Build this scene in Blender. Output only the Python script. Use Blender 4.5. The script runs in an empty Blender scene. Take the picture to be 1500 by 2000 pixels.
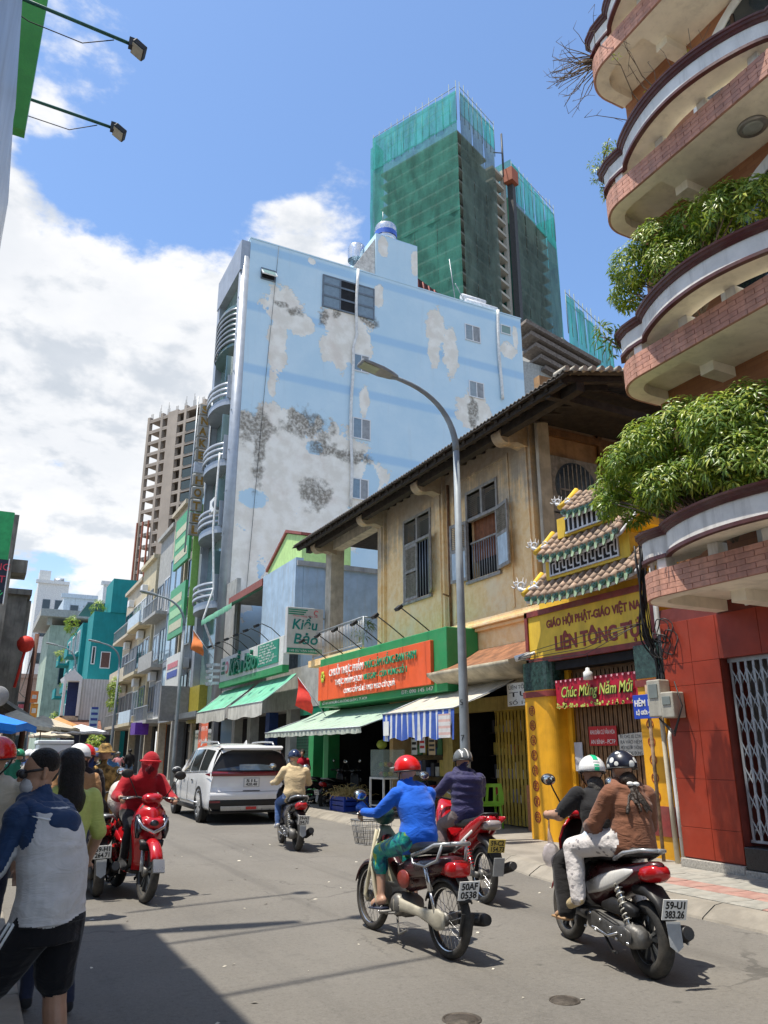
import bpy, bmesh, math, random
import numpy as np
from mathutils import Vector, Matrix, noise, Euler
R = math.radians
random.seed(7)
SC = bpy.context.scene
COL = SC.collection
# world axes: X = to the right across the street, Y = along the street (away), Z = up; metres
# ---------------------------------------------------------------- camera
CAMH, TILT, YAW = 1.55, math.atan(470/1500), math.atan2(.4537, .8912)
cam = bpy.data.cameras.new('camera'); camo = bpy.data.objects.new('camera', cam); COL.objects.link(camo)
cam.sensor_fit = 'HORIZONTAL'; cam.sensor_width = 36; cam.lens = 36; cam.clip_start = .05; cam.clip_end = 3000
camo.location = (0, 0, CAMH); camo.rotation_euler = (R(90)+TILT, 0, -YAW)
SC.camera = camo
SC.render.resolution_x, SC.render.resolution_y = 768, 1024
# ---------------------------------------------------------------- sky and sun
SUN_EL, SUN_AZ = R(73.5), R(-78)          # azimuth from +Y towards +X
sund = Vector((math.sin(SUN_AZ)*math.cos(SUN_EL), math.cos(SUN_AZ)*math.cos(SUN_EL), math.sin(SUN_EL)))
sl = bpy.data.lights.new('sun', 'SUN'); sl.energy = 4.2; sl.angle = R(.53); sl.color = (1, .94, .83)
slo = bpy.data.objects.new('sun', sl); COL.objects.link(slo); slo.rotation_euler = sund.to_track_quat('Z', 'Y').to_euler(); slo.location = (0, 0, 60)
SC.view_settings.view_transform = 'Standard'; SC.view_settings.look = 'None'
SC.view_settings.exposure = .62; SC.view_settings.gamma = 1.0; SC.view_settings.use_curve_mapping = False
SC.cycles.use_denoising = True
SC.cycles.max_bounces = 6; SC.cycles.transparent_max_bounces = 12
try: SC.cycles.sample_clamp_indirect = 6
except Exception: pass

class NT:
    """tiny node-tree writer"""
    def __init__(s, t): s.t = t; s.n = t.nodes; s.l = t.links
    def add(s, k, **kw):
        n = s.n.new(k)
        for a, b in kw.items(): setattr(n, a, b)
        return n
    def put(s, n, i, v):
        if isinstance(v, bpy.types.NodeSocket): s.l.new(v, n.inputs[i])
        elif v is not None:
            if isinstance(v, (tuple, list)) and len(v) == 3 and n.inputs[i].type == 'RGBA': v = (*v, 1)
            n.inputs[i].default_value = v
    def math(s, op, a, b=None, c=None, clamp=False):
        n = s.add('ShaderNodeMath', operation=op, use_clamp=clamp); s.put(n, 0, a)
        if b is not None: s.put(n, 1, b)
        if c is not None: s.put(n, 2, c)
        return n.outputs[0]
    def vm(s, op, a, b=None):
        n = s.add('ShaderNodeVectorMath', operation=op); s.put(n, 0, a)
        if b is not None: s.put(n, 1, b)
        return n.outputs['Value'] if op in ('LENGTH', 'DOT_PRODUCT', 'DISTANCE') else n.outputs[0]
    def noise(s, v, sc, det=4, rough=.55, dist=0):
        n = s.add('ShaderNodeTexNoise'); s.put(n, 'Vector', v); n.inputs['Scale'].default_value = sc
        n.inputs['Detail'].default_value = det; n.inputs['Roughness'].default_value = rough; n.inputs['Distortion'].default_value = dist
        return n.outputs['Fac']
    def ss(s, v, a, b):
        n = s.add('ShaderNodeMapRange', interpolation_type='SMOOTHSTEP'); s.put(n, 0, v)
        n.inputs[1].default_value = a; n.inputs[2].default_value = b
        return n.outputs[0]
    def mix(s, f, a, b, blend='MIX'):
        n = s.add('ShaderNodeMix', data_type='RGBA', blend_type=blend); s.put(n, 0, f); s.put(n, 6, a); s.put(n, 7, b)
        return n.outputs[2]
    def xyz(s, v):
        n = s.add('ShaderNodeSeparateXYZ'); s.put(n, 0, v); return n.outputs
    def comb(s, x, y, z):
        n = s.add('ShaderNodeCombineXYZ')
        for i, q in enumerate((x, y, z)): s.put(n, i, q)
        return n.outputs[0]
    def bump(s, h, st, d=.02):
        n = s.add('ShaderNodeBump'); n.inputs['Strength'].default_value = st; n.inputs['Distance'].default_value = d
        s.put(n, 'Height', h); return n.outputs[0]

def ray(x, y):
    """direction (street axes) of the photograph's pixel, used only to survey where things stand"""
    u, v = (x-750)/1500, (1000-y)/1500
    ct, st, ca, sa = math.cos(TILT), math.sin(TILT), math.cos(YAW), math.sin(YAW)
    f, z = ct-v*st, st+v*ct
    return Vector((ca*u+sa*f, -sa*u+ca*f, z))
def PX(x, y, r): d = ray(x, y); return Vector((0, 0, CAMH))+d*(r/d.x)
def PS(x, y, s): d = ray(x, y); return Vector((0, 0, CAMH))+d*(s/d.y)
def PG(x, y, z=0): d = ray(x, y); return Vector((0, 0, CAMH))+d*((z-CAMH)/d.z)

wd = bpy.data.worlds.new('World'); SC.world = wd; wd.use_nodes = True
w = NT(wd.node_tree); w.n.clear()
sky = w.add('ShaderNodeTexSky', sky_type='NISHITA', sun_disc=False, sun_elevation=SUN_EL, sun_rotation=SUN_AZ)
sky.air_density = 1.0; sky.dust_density = .5; sky.ozone_density = 3.0; sky.altitude = 5
tc = w.add('ShaderNodeTexCoord').outputs['Generated']
dr = w.vm('NORMALIZE', tc)
x_, y_, z_ = w.xyz(dr)[:3]
zz = w.math('ADD', w.math('MAXIMUM', z_, 0.0), .35)
pl = w.comb(w.math('DIVIDE', x_, zz), w.math('DIVIDE', y_, zz), w.math('MULTIPLY', z_, 1.2))
fb = w.noise(pl, 4.4, 12, .58, .1)
fb2 = w.noise(w.vm('ADD', pl, (3.3, 1.7, .4)), 1.6, 6, .6)
bias = None
for (px_, py_, rad, wt) in ((60, 620, .24, .26), (330, 610, .22, .28), (580, 380, .14, .42), (700, 420, .13, .75), (250, 380, .13, -.28), (100, 410, .08, -.12), (480, 530, .18, .2), (130, 800, .26, .10), (180, 1090, .26, .22), (620, 900, .3, .16),
                            (50, 320, .08, .34), (355, 305, .06, .32), (820, 50, .09, .42), (1040, 15, .1, .38), (190, 40, .12, .34), (300, 200, .22, -.16), (480, 230, .2, -.2), (900, 280, .36, -.5), (1160, 330, .4, -.4), (640, 230, .2, -.3)):
    dv = ray(px_, py_).normalized()
    q = w.vm('DISTANCE', dr, tuple(dv))
    m_ = w.math('MULTIPLY', w.ss(q, rad*1.25, rad*.35), wt)
    bias = m_ if bias is None else w.math('ADD', bias, m_)
dens = w.math('ADD', w.math('MULTIPLY_ADD', fb, 2.1, -.52), bias)
cov = w.ss(dens, .54, .76)
thick = w.ss(dens, .62, .95)
shade = w.math('MULTIPLY', w.ss(fb2, .42, .62), w.ss(dens, .68, 1.0), clamp=True)
fbs = w.noise(w.vm('MULTIPLY', pl, (.955, .955, .96)), 4.2, 7, .56, .12)
lit = w.ss(w.math('SUBTRACT', w.noise(pl, 4.2, 7, .56, .12), fbs), -.12, .02)
ccol = w.mix(shade, w.mix(lit, (.72, .76, .81), (1.0, 1.0, 1.0)), w.mix(lit, (.60, .65, .71), (.86, .88, .91)))
lowhaze = w.ss(z_, .42, .02)
skyc = w.add('ShaderNodeVectorMath', operation='MULTIPLY'); w.put(skyc, 0, sky.outputs[0]); skyc.inputs[1].default_value = (.92, .99, 1.04)
bg1 = w.add('ShaderNodeBackground'); w.put(bg1, 'Color', skyc.outputs[0]); bg1.inputs['Strength'].default_value = .15
bg2 = w.add('ShaderNodeBackground'); w.put(bg2, 'Color', ccol); bg2.inputs['Strength'].default_value = .68
ms = w.add('ShaderNodeMixShader'); w.put(ms, 0, w.math('MAXIMUM', w.math('MULTIPLY', cov, .96), w.math('MULTIPLY', lowhaze, .32)))
w.l.new(bg1.outputs[0], ms.inputs[1]); w.l.new(bg2.outputs[0], ms.inputs[2])
wo = w.add('ShaderNodeOutputWorld'); w.l.new(ms.outputs[0], wo.inputs[0])

# ---------------------------------------------------------------- materials
MATS = {}
def newmat(name):
    m = bpy.data.materials.new(name); m.use_nodes = True
    t = NT(m.node_tree); b = t.n['Principled BSDF']
    return m, t, b
def M(name, col=(.5, .5, .5), rough=.6, metal=0, var=.14, scale=6, bump=.15, bscale=None, spec=.4, coat=0, streak=0, scol=None, emit=0, alpha=1, dust=0, trans=0):
    """procedural material: colour with cloudy variation, optional vertical streaks and dust, fine bump"""
    if name in MATS: return MATS[name]
    m, t, b = newmat(name)
    P = t.add('ShaderNodeTexCoord').outputs['Object']
    c = (*col, 1)
    out = None
    if var:
        n = t.noise(P, scale, 5, .6)
        lo = tuple(max(0, q*(1-var)) for q in col); hi = tuple(min(1, q*(1+var)) for q in col)
        out = t.mix(t.ss(n, .3, .7), lo, hi)
    if streak:
        sp = t.vm('MULTIPLY', P, (1, 1, .12))
        n = t.noise(sp, 5.5, 6, .65)
        k = t.math('MULTIPLY', t.ss(n, .46, .72), streak)
        out = t.mix(k, out if out is not None else c, scol or tuple(q*.35 for q in col))
    if dust:
        n = t.noise(P, 2.3, 6, .7)
        out = t.mix(t.math('MULTIPLY', t.ss(n, .42, .7), dust), out if out is not None else c, (.24, .21, .17))
    if out is not None: t.put(b, 'Base Color', out)
    else: b.inputs['Base Color'].default_value = c
    if var and rough > .1:
        n2 = t.noise(P, scale*1.7, 3)
        t.put(b, 'Roughness', t.math('ADD', t.math('MULTIPLY', n2, .25), max(0, rough-.12)))
    else: b.inputs['Roughness'].default_value = rough
    b.inputs['Metallic'].default_value = metal
    b.inputs['Specular IOR Level'].default_value = spec
    if coat: b.inputs['Coat Weight'].default_value = coat; b.inputs['Coat Roughness'].default_value = .06
    if trans: b.inputs['Transmission Weight'].default_value = trans
    if alpha < 1: b.inputs['Alpha'].default_value = alpha
    if emit: b.inputs['Emission Color'].default_value = c; b.inputs['Emission Strength'].default_value = emit
    if bump: t.put(b, 'Normal', t.bump(t.noise(P, bscale or scale*6, 5, .6), bump, .02))
    MATS[name] = m
    return m
def rgb(r, g, b):
    f = lambda c: (c/255/12.92) if c <= 10 else ((c/255+.055)/1.055)**2.4
    return (f(r), f(g), f(b))

# ---------------------------------------------------------------- mesh helpers
class MB:
    """collects faces of one mesh; each face carries a material slot"""
    def __init__(s): s.v = []; s.f = []; s.m = []; s.sm = []
    def add(s, vs, fs, mi=0, smooth=False):
        o = len(s.v); s.v.extend([tuple(q) for q in vs])
        for f in fs: s.f.append([i+o for i in f]); s.m.append(mi); s.sm.append(smooth)
        return s
    def box(s, x0, x1, y0, y1, z0, z1, mi=0):
        return s.add([(x, y, z) for x in (x0, x1) for y in (y0, y1) for z in (z0, z1)],
              [(0, 1, 3, 2), (4, 6, 7, 5), (0, 4, 5, 1), (2, 3, 7, 6), (0, 2, 6, 4), (1, 5, 7, 3)], mi)
    def obox(s, c, ex, ey, ez, mi=0):
        """box from centre and three half-edge vectors"""
        c, ex, ey, ez = map(Vector, (c, ex, ey, ez))
        return s.add([c+ex*i+ey*j+ez*k for i in (-1, 1) for j in (-1, 1) for k in (-1, 1)],
              [(0, 1, 3, 2), (4, 6, 7, 5), (0, 4, 5, 1), (2, 3, 7, 6), (0, 2, 6, 4), (1, 5, 7, 3)], mi)
    def quad(s, a, b, c, d, mi=0): return s.add([a, b, c, d], [(0, 1, 2, 3)], mi)
    def prism(s, pts, vec, mi=0, smooth=False):
        """closed polygon (3-D points) swept along vec"""
        n = len(pts); vec = Vector(vec); pts = [Vector(p) for p in pts]
        s.add(pts+[p+vec for p in pts], [tuple(range(n))[::-1], tuple(range(n, 2*n))], mi)
        s.add(pts+[p+vec for p in pts], [(i, (i+1) % n, (i+1) % n+n, i+n) for i in range(n)], mi, smooth)
        return s
    def tube(s, path, r, n=8, mi=0, caps=True, smooth=True):
        """round bar along a path; r a number or one per point"""
        path = [Vector(p) for p in path]; N = len(path)
        rr = r if isinstance(r, (list, tuple)) else [r]*N
        t0 = (path[1]-path[0]).normalized()
        u = t0.orthogonal().normalized(); vs = []
        for i in range(N):
            t = ((path[min(i+1, N-1)]-path[i]).normalized()+(path[i]-path[max(i-1, 0)]).normalized())
            t = t.normalized() if t.length > 1e-6 else t0
            u = (u-t*u.dot(t)); u = u.normalized() if u.length > 1e-6 else t.orthogonal().normalized()
            w_ = t.cross(u)
            vs += [path[i]+(u*math.cos(2*math.pi*k/n)+w_*math.sin(2*math.pi*k/n))*rr[i] for k in range(n)]
        fs = [(i*n+k, i*n+(k+1) % n, (i+1)*n+(k+1) % n, (i+1)*n+k) for i in range(N-1) for k in range(n)]
        s.add(vs, fs, mi, smooth)
        if caps: s.add(vs[:n]+vs[-n:], [tuple(range(n))[::-1], tuple(range(n, 2*n))], mi)
        return s
    def lathe(s, prof, c=(0, 0, 0), ax='z', n=16, mi=0, smooth=True, a0=0, a1=2*math.pi):
        """profile (radius, height) turned about an axis through c"""
        full = abs(a1-a0-2*math.pi) < 1e-6; K = n if full else n+1; vs = []
        for (r, h) in prof:
            for k in range(K):
                a = a0+(a1-a0)*k/n; p, q = r*math.cos(a), r*math.sin(a)
                vs.append({'z': (c[0]+p, c[1]+q, c[2]+h), 'x': (c[0]+h, c[1]+p, c[2]+q), 'y': (c[0]+p, c[1]+h, c[2]+q)}[ax])
        fs = [(i*K+k, i*K+(k+1) % K, (i+1)*K+(k+1) % K, (i+1)*K+k) for i in range(len(prof)-1) for k in range(n)]
        return s.add(vs, fs, mi, smooth)
    def grid(s, rows, mi=0, smooth=True, closed=False):
        n = len(rows[0]); vs = [p for r_ in rows for p in r_]; K = n if closed else n-1
        fs = [(i*n+k, i*n+(k+1) % n, (i+1)*n+(k+1) % n, (i+1)*n+k) for i in range(len(rows)-1) for k in range(K)]
        return s.add(vs, fs, mi, smooth)
    def sweep(s, secs, y=0, n=14, p=2.6, mi=0, caps=True):
        """superellipse sections (x, z, halfwidth, halfheight) along a path in the XZ plane at offset y"""
        rows = []
        N = len(secs)
        for i, (x, z, hw, hh, *e) in enumerate(secs):
            a, b = secs[max(i-1, 0)], secs[min(i+1, N-1)]
            t = Vector((b[0]-a[0], 0, b[1]-a[1])); t = t.normalized() if t.length > 1e-6 else Vector((1, 0, 0))
            up = Vector((-t.z, 0, t.x)); pe = e[0] if e else p; yo = e[1] if len(e) > 1 else 0
            row = []
            for k in range(n):
                an = 2*math.pi*k/n; cu, su = math.cos(an), math.sin(an)
                cx = math.copysign(abs(cu)**(2/pe), cu); sx = math.copysign(abs(su)**(2/pe), su)
                row.append(Vector((x, y+yo, z))+Vector((0, 1, 0))*cx*hw+up*sx*hh)
            rows.append(row)
        s.grid(rows, mi, True, True)
        if caps: s.add(rows[0]+rows[-1], [tuple(range(n)), tuple(range(n, 2*n))[::-1]], mi, True)
        return s
    def ell(s, c, rx, ry, rz, n=14, m=9, mi=0, rot=None):
        vs = []
        for i in range(m+1):
            th = math.pi*i/m
            for k in range(n):
                a = 2*math.pi*k/n
                v = Vector((rx*math.sin(th)*math.cos(a), ry*math.sin(th)*math.sin(a), rz*math.cos(th)))
                if rot is not None: v = rot @ v
                vs.append(v+Vector(c))
        fs = [(i*n+k, (i+1)*n+k, (i+1)*n+(k+1) % n, i*n+(k+1) % n) for i in range(m) for k in range(n)]
        return s.add(vs, fs, mi, True)
    def mesh(s, name):
        me = bpy.data.meshes.new(name); me.from_pydata(s.v, [], s.f)
        me.polygons.foreach_set('material_index', s.m); me.polygons.foreach_set('use_smooth', s.sm)
        bm = bmesh.new(); bm.from_mesh(me); bmesh.ops.remove_doubles(bm, verts=bm.verts, dist=1e-5)
        bmesh.ops.recalc_face_normals(bm, faces=bm.faces); bm.to_mesh(me); bm.free()
        me.update(); return me

def link(o, parent=None, world=True):
    COL.objects.link(o)
    if parent is not None:
        o.parent = parent
        if world:
            g, q = Matrix.Identity(4), parent
            chain = []
            while q is not None: chain.append(q); q = q.parent
            for q in reversed(chain): g = g @ q.matrix_parent_inverse @ Matrix.LocRotScale(q.location, q.rotation_euler, q.scale)
            o.matrix_parent_inverse = g.inverted()
    return o
def obj(name, mb, mats, parent=None, world=True, bev=0, loc=None, kind=None):
    me = mb if isinstance(mb, bpy.types.Mesh) else mb.mesh(name)
    if mats is not None and len(me.materials) == 0:
        for m in (mats if isinstance(mats, (list, tuple)) else [mats]): me.materials.append(m)
    o = bpy.data.objects.new(name, me)
    if loc is not None: o.location = loc
    link(o, parent, world)
    if bev:
        b = o.modifiers.new('bevel', 'BEVEL'); b.width = bev; b.segments = 2; b.limit_method = 'ANGLE'; b.angle_limit = R(50)
    if kind: o['kind'] = kind
    return o
def tag(o, label, cat, group=None):
    o['label'] = label; o['category'] = cat
    if group: o['group'] = group
    return o
def thing(name, label, cat, loc=(0, 0, 0), rotz=0, group=None):
    o = bpy.data.objects.new(name, None); o.empty_display_size = .2; COL.objects.link(o)
    o.location = loc; o.rotation_euler = (0, 0, rotz)
    return tag(o, label, cat, group)
def structure(o): o['kind'] = 'structure'; return o
def box(name, x0, x1, y0, y1, z0, z1, m, parent=None, bev=0, world=True):
    return obj(name, MB().box(x0, x1, y0, y1, z0, z1), m, parent, world, bev)
def text(body, loc, size, m, rot=(0, 0, 0), parent=None, ext=.004, name='lettering', align='LEFT', shear=0, sx=1, world=True, bold=0, width=None):
    cu = bpy.data.curves.new(name, 'FONT'); cu.body = body; cu.size = size; cu.extrude = ext; cu.align_x = align; cu.shear = shear
    cu.resolution_u = 3; cu.offset = bold
    o = bpy.data.objects.new('tmp', cu)
    me = bpy.data.meshes.new_from_object(o)
    bpy.data.objects.remove(o)
    if len(me.vertices) == 0: return None
    me.materials.clear(); me.materials.append(m)
    if width:
        xs = [v.co.x for v in me.vertices]; sx = width/max(1e-4, max(xs)-min(xs))
    me.transform(Matrix.Translation(loc) @ Euler(rot).to_matrix().to_4x4() @ Matrix.Diagonal((sx, 1, 1, 1)))
    return obj(name, me, None, parent, world, kind='stuff')
FACE_ST = (R(90), 0, R(-90))   # lettering on a front that faces the street (-X): reads from far to near
FACE_US = (R(90), 0, 0)        # lettering on a face that looks towards -Y
def copy_tree(o, parent=None, label=None):
    c = o.copy(); COL.objects.link(c)
    if parent is not None: c.parent = parent
    if label: c['label'] = label
    for ch in [q for q in bpy.data.objects if q.parent == o]: copy_tree(ch, c)
    return c
# ================================================================ ground
def asphalt_mat():
    m, t, b = newmat('asphalt')
    P = t.add('ShaderNodeTexCoord').outputs['Object']
    n1 = t.noise(P, .35, 6, .6); n2 = t.noise(P, 60, 3, .7); n3 = t.noise(P, 2.2, 5, .65)
    c = t.mix(t.ss(n1, .32, .68), (.150, .139, .122), (.190, .177, .156))
    c = t.mix(t.math('MULTIPLY', t.ss(n2, .52, .75), .55), c, (.24, .225, .20))
    c = t.mix(t.math('MULTIPLY', t.ss(n2, .46, .25), .5), c, (.055, .052, .048))
    c = t.mix(t.math('MULTIPLY', t.ss(n3, .56, .75), .35), c, (.08, .075, .068)); n4 = t.noise(P, 22, 6, .75)
    c = t.mix(t.math('MULTIPLY', t.ss(n4, .50, .68), .45), c, (.215, .20, .178)); c = t.mix(t.math('MULTIPLY', t.ss(n4, .48, .32), .45), c, (.08, .074, .066))
    # oil and tyre-polished lanes running along the street
    st = t.noise(t.vm('MULTIPLY', P, (1.4, .05, 1)), 1.1, 4, .6)
    c = t.mix(t.math('MULTIPLY', t.ss(st, .52, .70), .38), c, (.075, .07, .064))
    vo = t.add('ShaderNodeTexVoronoi', feature='DISTANCE_TO_EDGE'); vo.inputs['Scale'].default_value = .55
    t.put(vo, 'Vector', t.vm('ADD', P, t.comb(t.math('MULTIPLY', n3, .9), t.math('MULTIPLY', n1, 1.2), 0.0)))
    crk = t.math('MULTIPLY', t.ss(vo.outputs['Distance'], .010, .003), t.ss(n1, .50, .60))
    c = t.mix(t.math('MULTIPLY', crk, .42), c, (.035, .033, .03))
    sp = t.math('MULTIPLY', t.ss(t.noise(P, 3.6, 2, .5), .70, .76), .5)
    c = t.mix(sp, c, (.06, .056, .05))
    t.put(b, 'Base Color', c); b.inputs['Roughness'].default_value = .82; b.inputs['Specular IOR Level'].default_value = .3
    h = t.math('ADD', t.math('MULTIPLY', n2, .5), t.noise(P, 160, 2, .7))
    t.put(b, 'Normal', t.bump(h, .55, .012))
    return m
MATS['asphalt'] = asphalt_mat()
conc = M('concrete pavement', (.25, .225, .19), .85, var=.22, scale=1.7, bump=.4, bscale=40, dust=.35)
conc2 = M('kerb concrete', (.25, .225, .185), .85, var=.2, scale=3, bump=.4, bscale=30, dust=.4)
structure(obj('road', MB().quad((-400, -60, 0), (600, -60, 0), (600, 900, 0), (-400, 900, 0)), MATS['asphalt']))
# right pavement, kerb following the surveyed edge
KERB = [(6.52, -4), (6.52, 7.6), (6.75, 9.2), (7.35, 11.5), (7.6, 14.5), (7.75, 18), (7.95, 23), (8.0, 34), (8.0, 140)]
def kerb_x(s):
    for (x0, s0), (x1, s1) in zip(KERB, KERB[1:]):
        if s0 <= s <= s1: return x0+(x1-x0)*(s-s0)/(s1-s0)
    return KERB[-1][0]
pv = MB(); top = .12
edge = [(kerb_x(s)+.3, s) for s in [-4, 0, 4, 7.6, 8.4, 9.2, 10.4, 11.5, 13, 14.5, 16, 18, 20, 23, 28, 34, 60, 140]]
pv.prism([(x, s, -.02) for x, s in edge]+[(14, 140, -.02), (14, -4, -.02)], (0, 0, top+.02))
pav = structure(obj('pavement', pv, conc))
ks = -4.0; i = 0
while ks < 70:
    L = 1.0 if ks < 30 else 4.0
    def drop(s): return .012 if 9.0 < s < 12.4 else (.12 if s < 8.6 or s > 13 else .06)
    a, b_ = ks+.008, ks+L-.008
    vs = []
    for s in (a, b_):
        x = kerb_x(s)+(.10*noise.noise(Vector((s*1.7, 3, 0))) if s > 9 else 0); z = top+.006
        vs += [(x, s, -.01), (x+.02, s, .02), (x+.2, s, z-.012), (x+.31, s, z), (x+.31, s, -.01)]
    obj('kerb_stone', MB().add(vs, [(0, 1, 6, 5), (1, 2, 7, 6), (2, 3, 8, 7), (3, 4, 9, 8), (0, 1, 2, 3, 4), (5, 6, 7, 8, 9)]), conc2, pav)
    ks += L; i += 1
# interlocking pavers in front of the red building (red and grey courses)
pv_r = M('red paver', (.36, .20, .165), .85, var=.25, scale=5, bump=.5, bscale=26, dust=.5)
pv_g = M('grey paver', (.30, .29, .255), .85, var=.25, scale=5, bump=.5, bscale=26, dust=.5)
def paver_mesh(m):
    mb = MB(); n = 10; q = .196
    pts = [(-q+2*q*k/n, -q+.018*math.sin(2*math.pi*k/n), 0) for k in range(n+1)] + [(q-2*q*k/n, q+.018*math.sin(2*math.pi*(n-k)/n), 0) for k in range(n+1)]
    mb.prism(pts, (0, 0, .012)); me = mb.mesh('paver'); me.materials.append(m); return me
pm = [paver_mesh(pv_r), paver_mesh(pv_g)]
for i in range(4):
    for j in range(15):
        x = 6.83+.2+i*.4; s = 2.55+j*.4
        if x > 8.35 or s > 8.4: continue
        k = 0 if i in (1,) or (i == 0 and j % 5 == 2) else 1
        o = obj('paver', pm[k], None, pav, True); o.location = (x, s, top+.001)
        o.matrix_parent_inverse = Matrix.Identity(4); o.rotation_euler = (random.uniform(-.006, .006), random.uniform(-.006, .006), random.uniform(-.01, .01))
# left pavement
lp = structure(obj('pavement', MB().box(-7, .28, -6, 140, -.02, .09), conc))
for k in range(20):
    o = box('kerb_stone', .285, .46, -4+k*1.0+.01, -3+k*1.0-.01, -.01, .10, conc2, lp, bev=.02)
# specks of litter and grit
lit_ = MB(); random.seed(31)
for _ in range(90):
    x, s, r_ = random.uniform(.6, 7.2), random.uniform(3.8, 16)**1.0, random.uniform(.006, .02); a = random.random()*6; z = .003+(.12 if x > kerb_x(s)+.3 else 0)
    lit_.add([(x+r_*math.cos(a+q)*(1+.8*(q_ % 2)), s+r_*math.sin(a+q), z+.004*(q_ % 3)) for q_, q in enumerate((0, 1.7, 3.1, 4.6))], [(0, 1, 2, 3)])
tag(obj('litter', lit_, M('pale litter', (.5, .46, .38), .8, var=.5, scale=3), kind='stuff'), 'tiny pale specks of litter scattered over the road', 'litter')
# manhole covers
iron = M('cast iron', (.10, .085, .07), .6, .6, var=.3, scale=20, bump=.6, bscale=60)
for (px_, py_, r_, lab) in ((1103, 1955, .10, 'small round rusty cover set in the asphalt behind the two-up scooter'), (902, 1992, .12, 'small round dark cover in the asphalt at the bottom edge')):
    p = PG(px_, py_)
    mb = MB().lathe([(0, .006), (r_*.82, .006), (r_*.84, .002), (r_*.9, .002), (r_*.92, .008), (r_, .008), (r_*1.02, .0)], (p.x, p.y, 0), n=24)
    tag(obj('drain_cover', mb, iron), lab, 'drain cover')

# ================================================================ red building with balconies (right)
redt = M('glazed red tile', (.27, .032, .012), .5, var=.18, scale=2.2, bump=.05, spec=.3, dust=.05)
redin = M('dark red reveal', (.16, .03, .022), .5, var=.15, bump=.05)
cream = M('cream soffit paint', (.84, .78, .64), .75, var=.13, scale=1.6, bump=.08, bscale=30, streak=.32, scol=(.40, .36, .28))
white = M('weathered white paint', (.76, .74, .69), .7, var=.08, scale=4, bump=.1, streak=.5, scol=(.30, .28, .25))
maroon = M('maroon cap paint', (.085, .022, .022), .42, var=.2, scale=6, bump=.08, dust=.2)
brickc = M('band brick', (.58, .29, .205), .75, var=.2, scale=7, bump=.2, bscale=40, dust=.2)
brickd = M('band brick dark', (.50, .25, .185), .78, var=.2, scale=7, bump=.2, bscale=40, dust=.3)
mortar = M('mortar', (.42, .24, .18), .9, var=.2)
steel = M('grey painted steel', (.30, .33, .36), .45, .3, var=.12, bump=.1, streak=.25, scol=(.15, .12, .10))
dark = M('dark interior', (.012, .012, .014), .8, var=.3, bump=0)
glassd = M('dark window glass', (.02, .03, .035), .06, var=0, bump=0, spec=.9)
blackg = M('black granite', (.018, .020, .022), .3, var=.4, scale=30, bump=.02)
granite = M('grey granite', (.36, .34, .30), .6, var=.3, scale=40, bump=.1)
def brickwall_mat(name, c1, c2, mo, sx=4.0):
    m, t, b = newmat(name)
    P = t.add('ShaderNodeTexCoord').outputs['Object']; x, y, z = t.xyz(P)[:3]
    n = t.add('ShaderNodeTexBrick'); t.put(n, 'Vector', t.comb(t.math('ADD', x, y), z, 0.0))
    n.inputs['Color1'].default_value = (*c1, 1); n.inputs['Color2'].default_value = (*c2, 1); n.inputs['Mortar'].default_value = (*mo, 1)
    n.inputs['Scale'].default_value = sx; n.inputs['Mortar Size'].default_value = .012; n.inputs['Brick Width'].default_value = .9; n.inputs['Row Height'].default_value = .28
    g = t.noise(P, 1.5, 5, .6)
    t.put(b, 'Base Color', t.mix(t.math('MULTIPLY', t.ss(g, .4, .7), .3), n.outputs['Color'], tuple(q*.5 for q in c1)))
    b.inputs['Roughness'].default_value = .8
    t.put(b, 'Normal', t.bump(n.outputs['Fac'], -.35, .02))
    return m
brickw = brickwall_mat('facing brick wall', (.36, .15, .07), (.42, .19, .09), (.28, .13, .075))

RB = thing('apartment_house', 'red tiled house with stacked rounded brick balconies full of shrubs, on the right', 'house', (8.5, 4, .12))
# ground floor: red wall in three pieces round the gate opening, tiles proud of it
WR = 8.5
gs0, gs1, gz = 3.2, 7.05, 2.72      # gate opening along the street and its head
mb = MB().box(WR+.02, 14, gs1, 8.0, .1, 3.5).box(WR+.02, 14, -3, gs0, .1, 3.5).box(WR+.02, 14, gs0, gs1, gz, 3.5).box(WR+.6, 14, gs0, gs1, .1, gz)
obj('wall', mb, redin, RB)
tile_me = {}
def redtile(s0, s1, z0, z1):
    obj('tile', MB().box(WR, WR+.019, s0+.0025, s1-.0025, z0+.0025, z1-.0025), redt, RB, bev=.003)
zs = [.25, .62, 1.22, 1.82, 2.42, 2.72, 3.30]
for z0, z1 in zip(zs, zs[1:]):
    redtile(7.05, 7.5, z0, z1); redtile(7.5, 8.0, z0, z1)
    if z0 >= 2.71:
        for q in range(6): redtile(gs1-(q+1)*.64, gs1-q*.64, z0, z1)
obj('plinth', MB().box(WR-.05, WR+.03, gs1-.02, 8.02, .1, .235).box(WR-.06, WR+.03, gs0, gs1-.03, .1, .2), granite, RB, bev=.006)
box('door_sill', WR-.03, WR+.3, gs0, gs1-.03, .205, .46, blackg, RB, bev=.01)
box('panel', WR+.5, WR+.55, gs0, gs1, .4, gz, M('grey shutter', (.20, .22, .24), .5, .2, streak=.2), RB)
gate_r = box('folding_gate', WR+.12, WR+.16, gs0, gs1-.02, gz-.05, gz, steel, RB); box('gate_rail', WR+.12, WR+.16, gs0, gs1-.02, .5, .53, steel, gate_r)
n = 34
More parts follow.
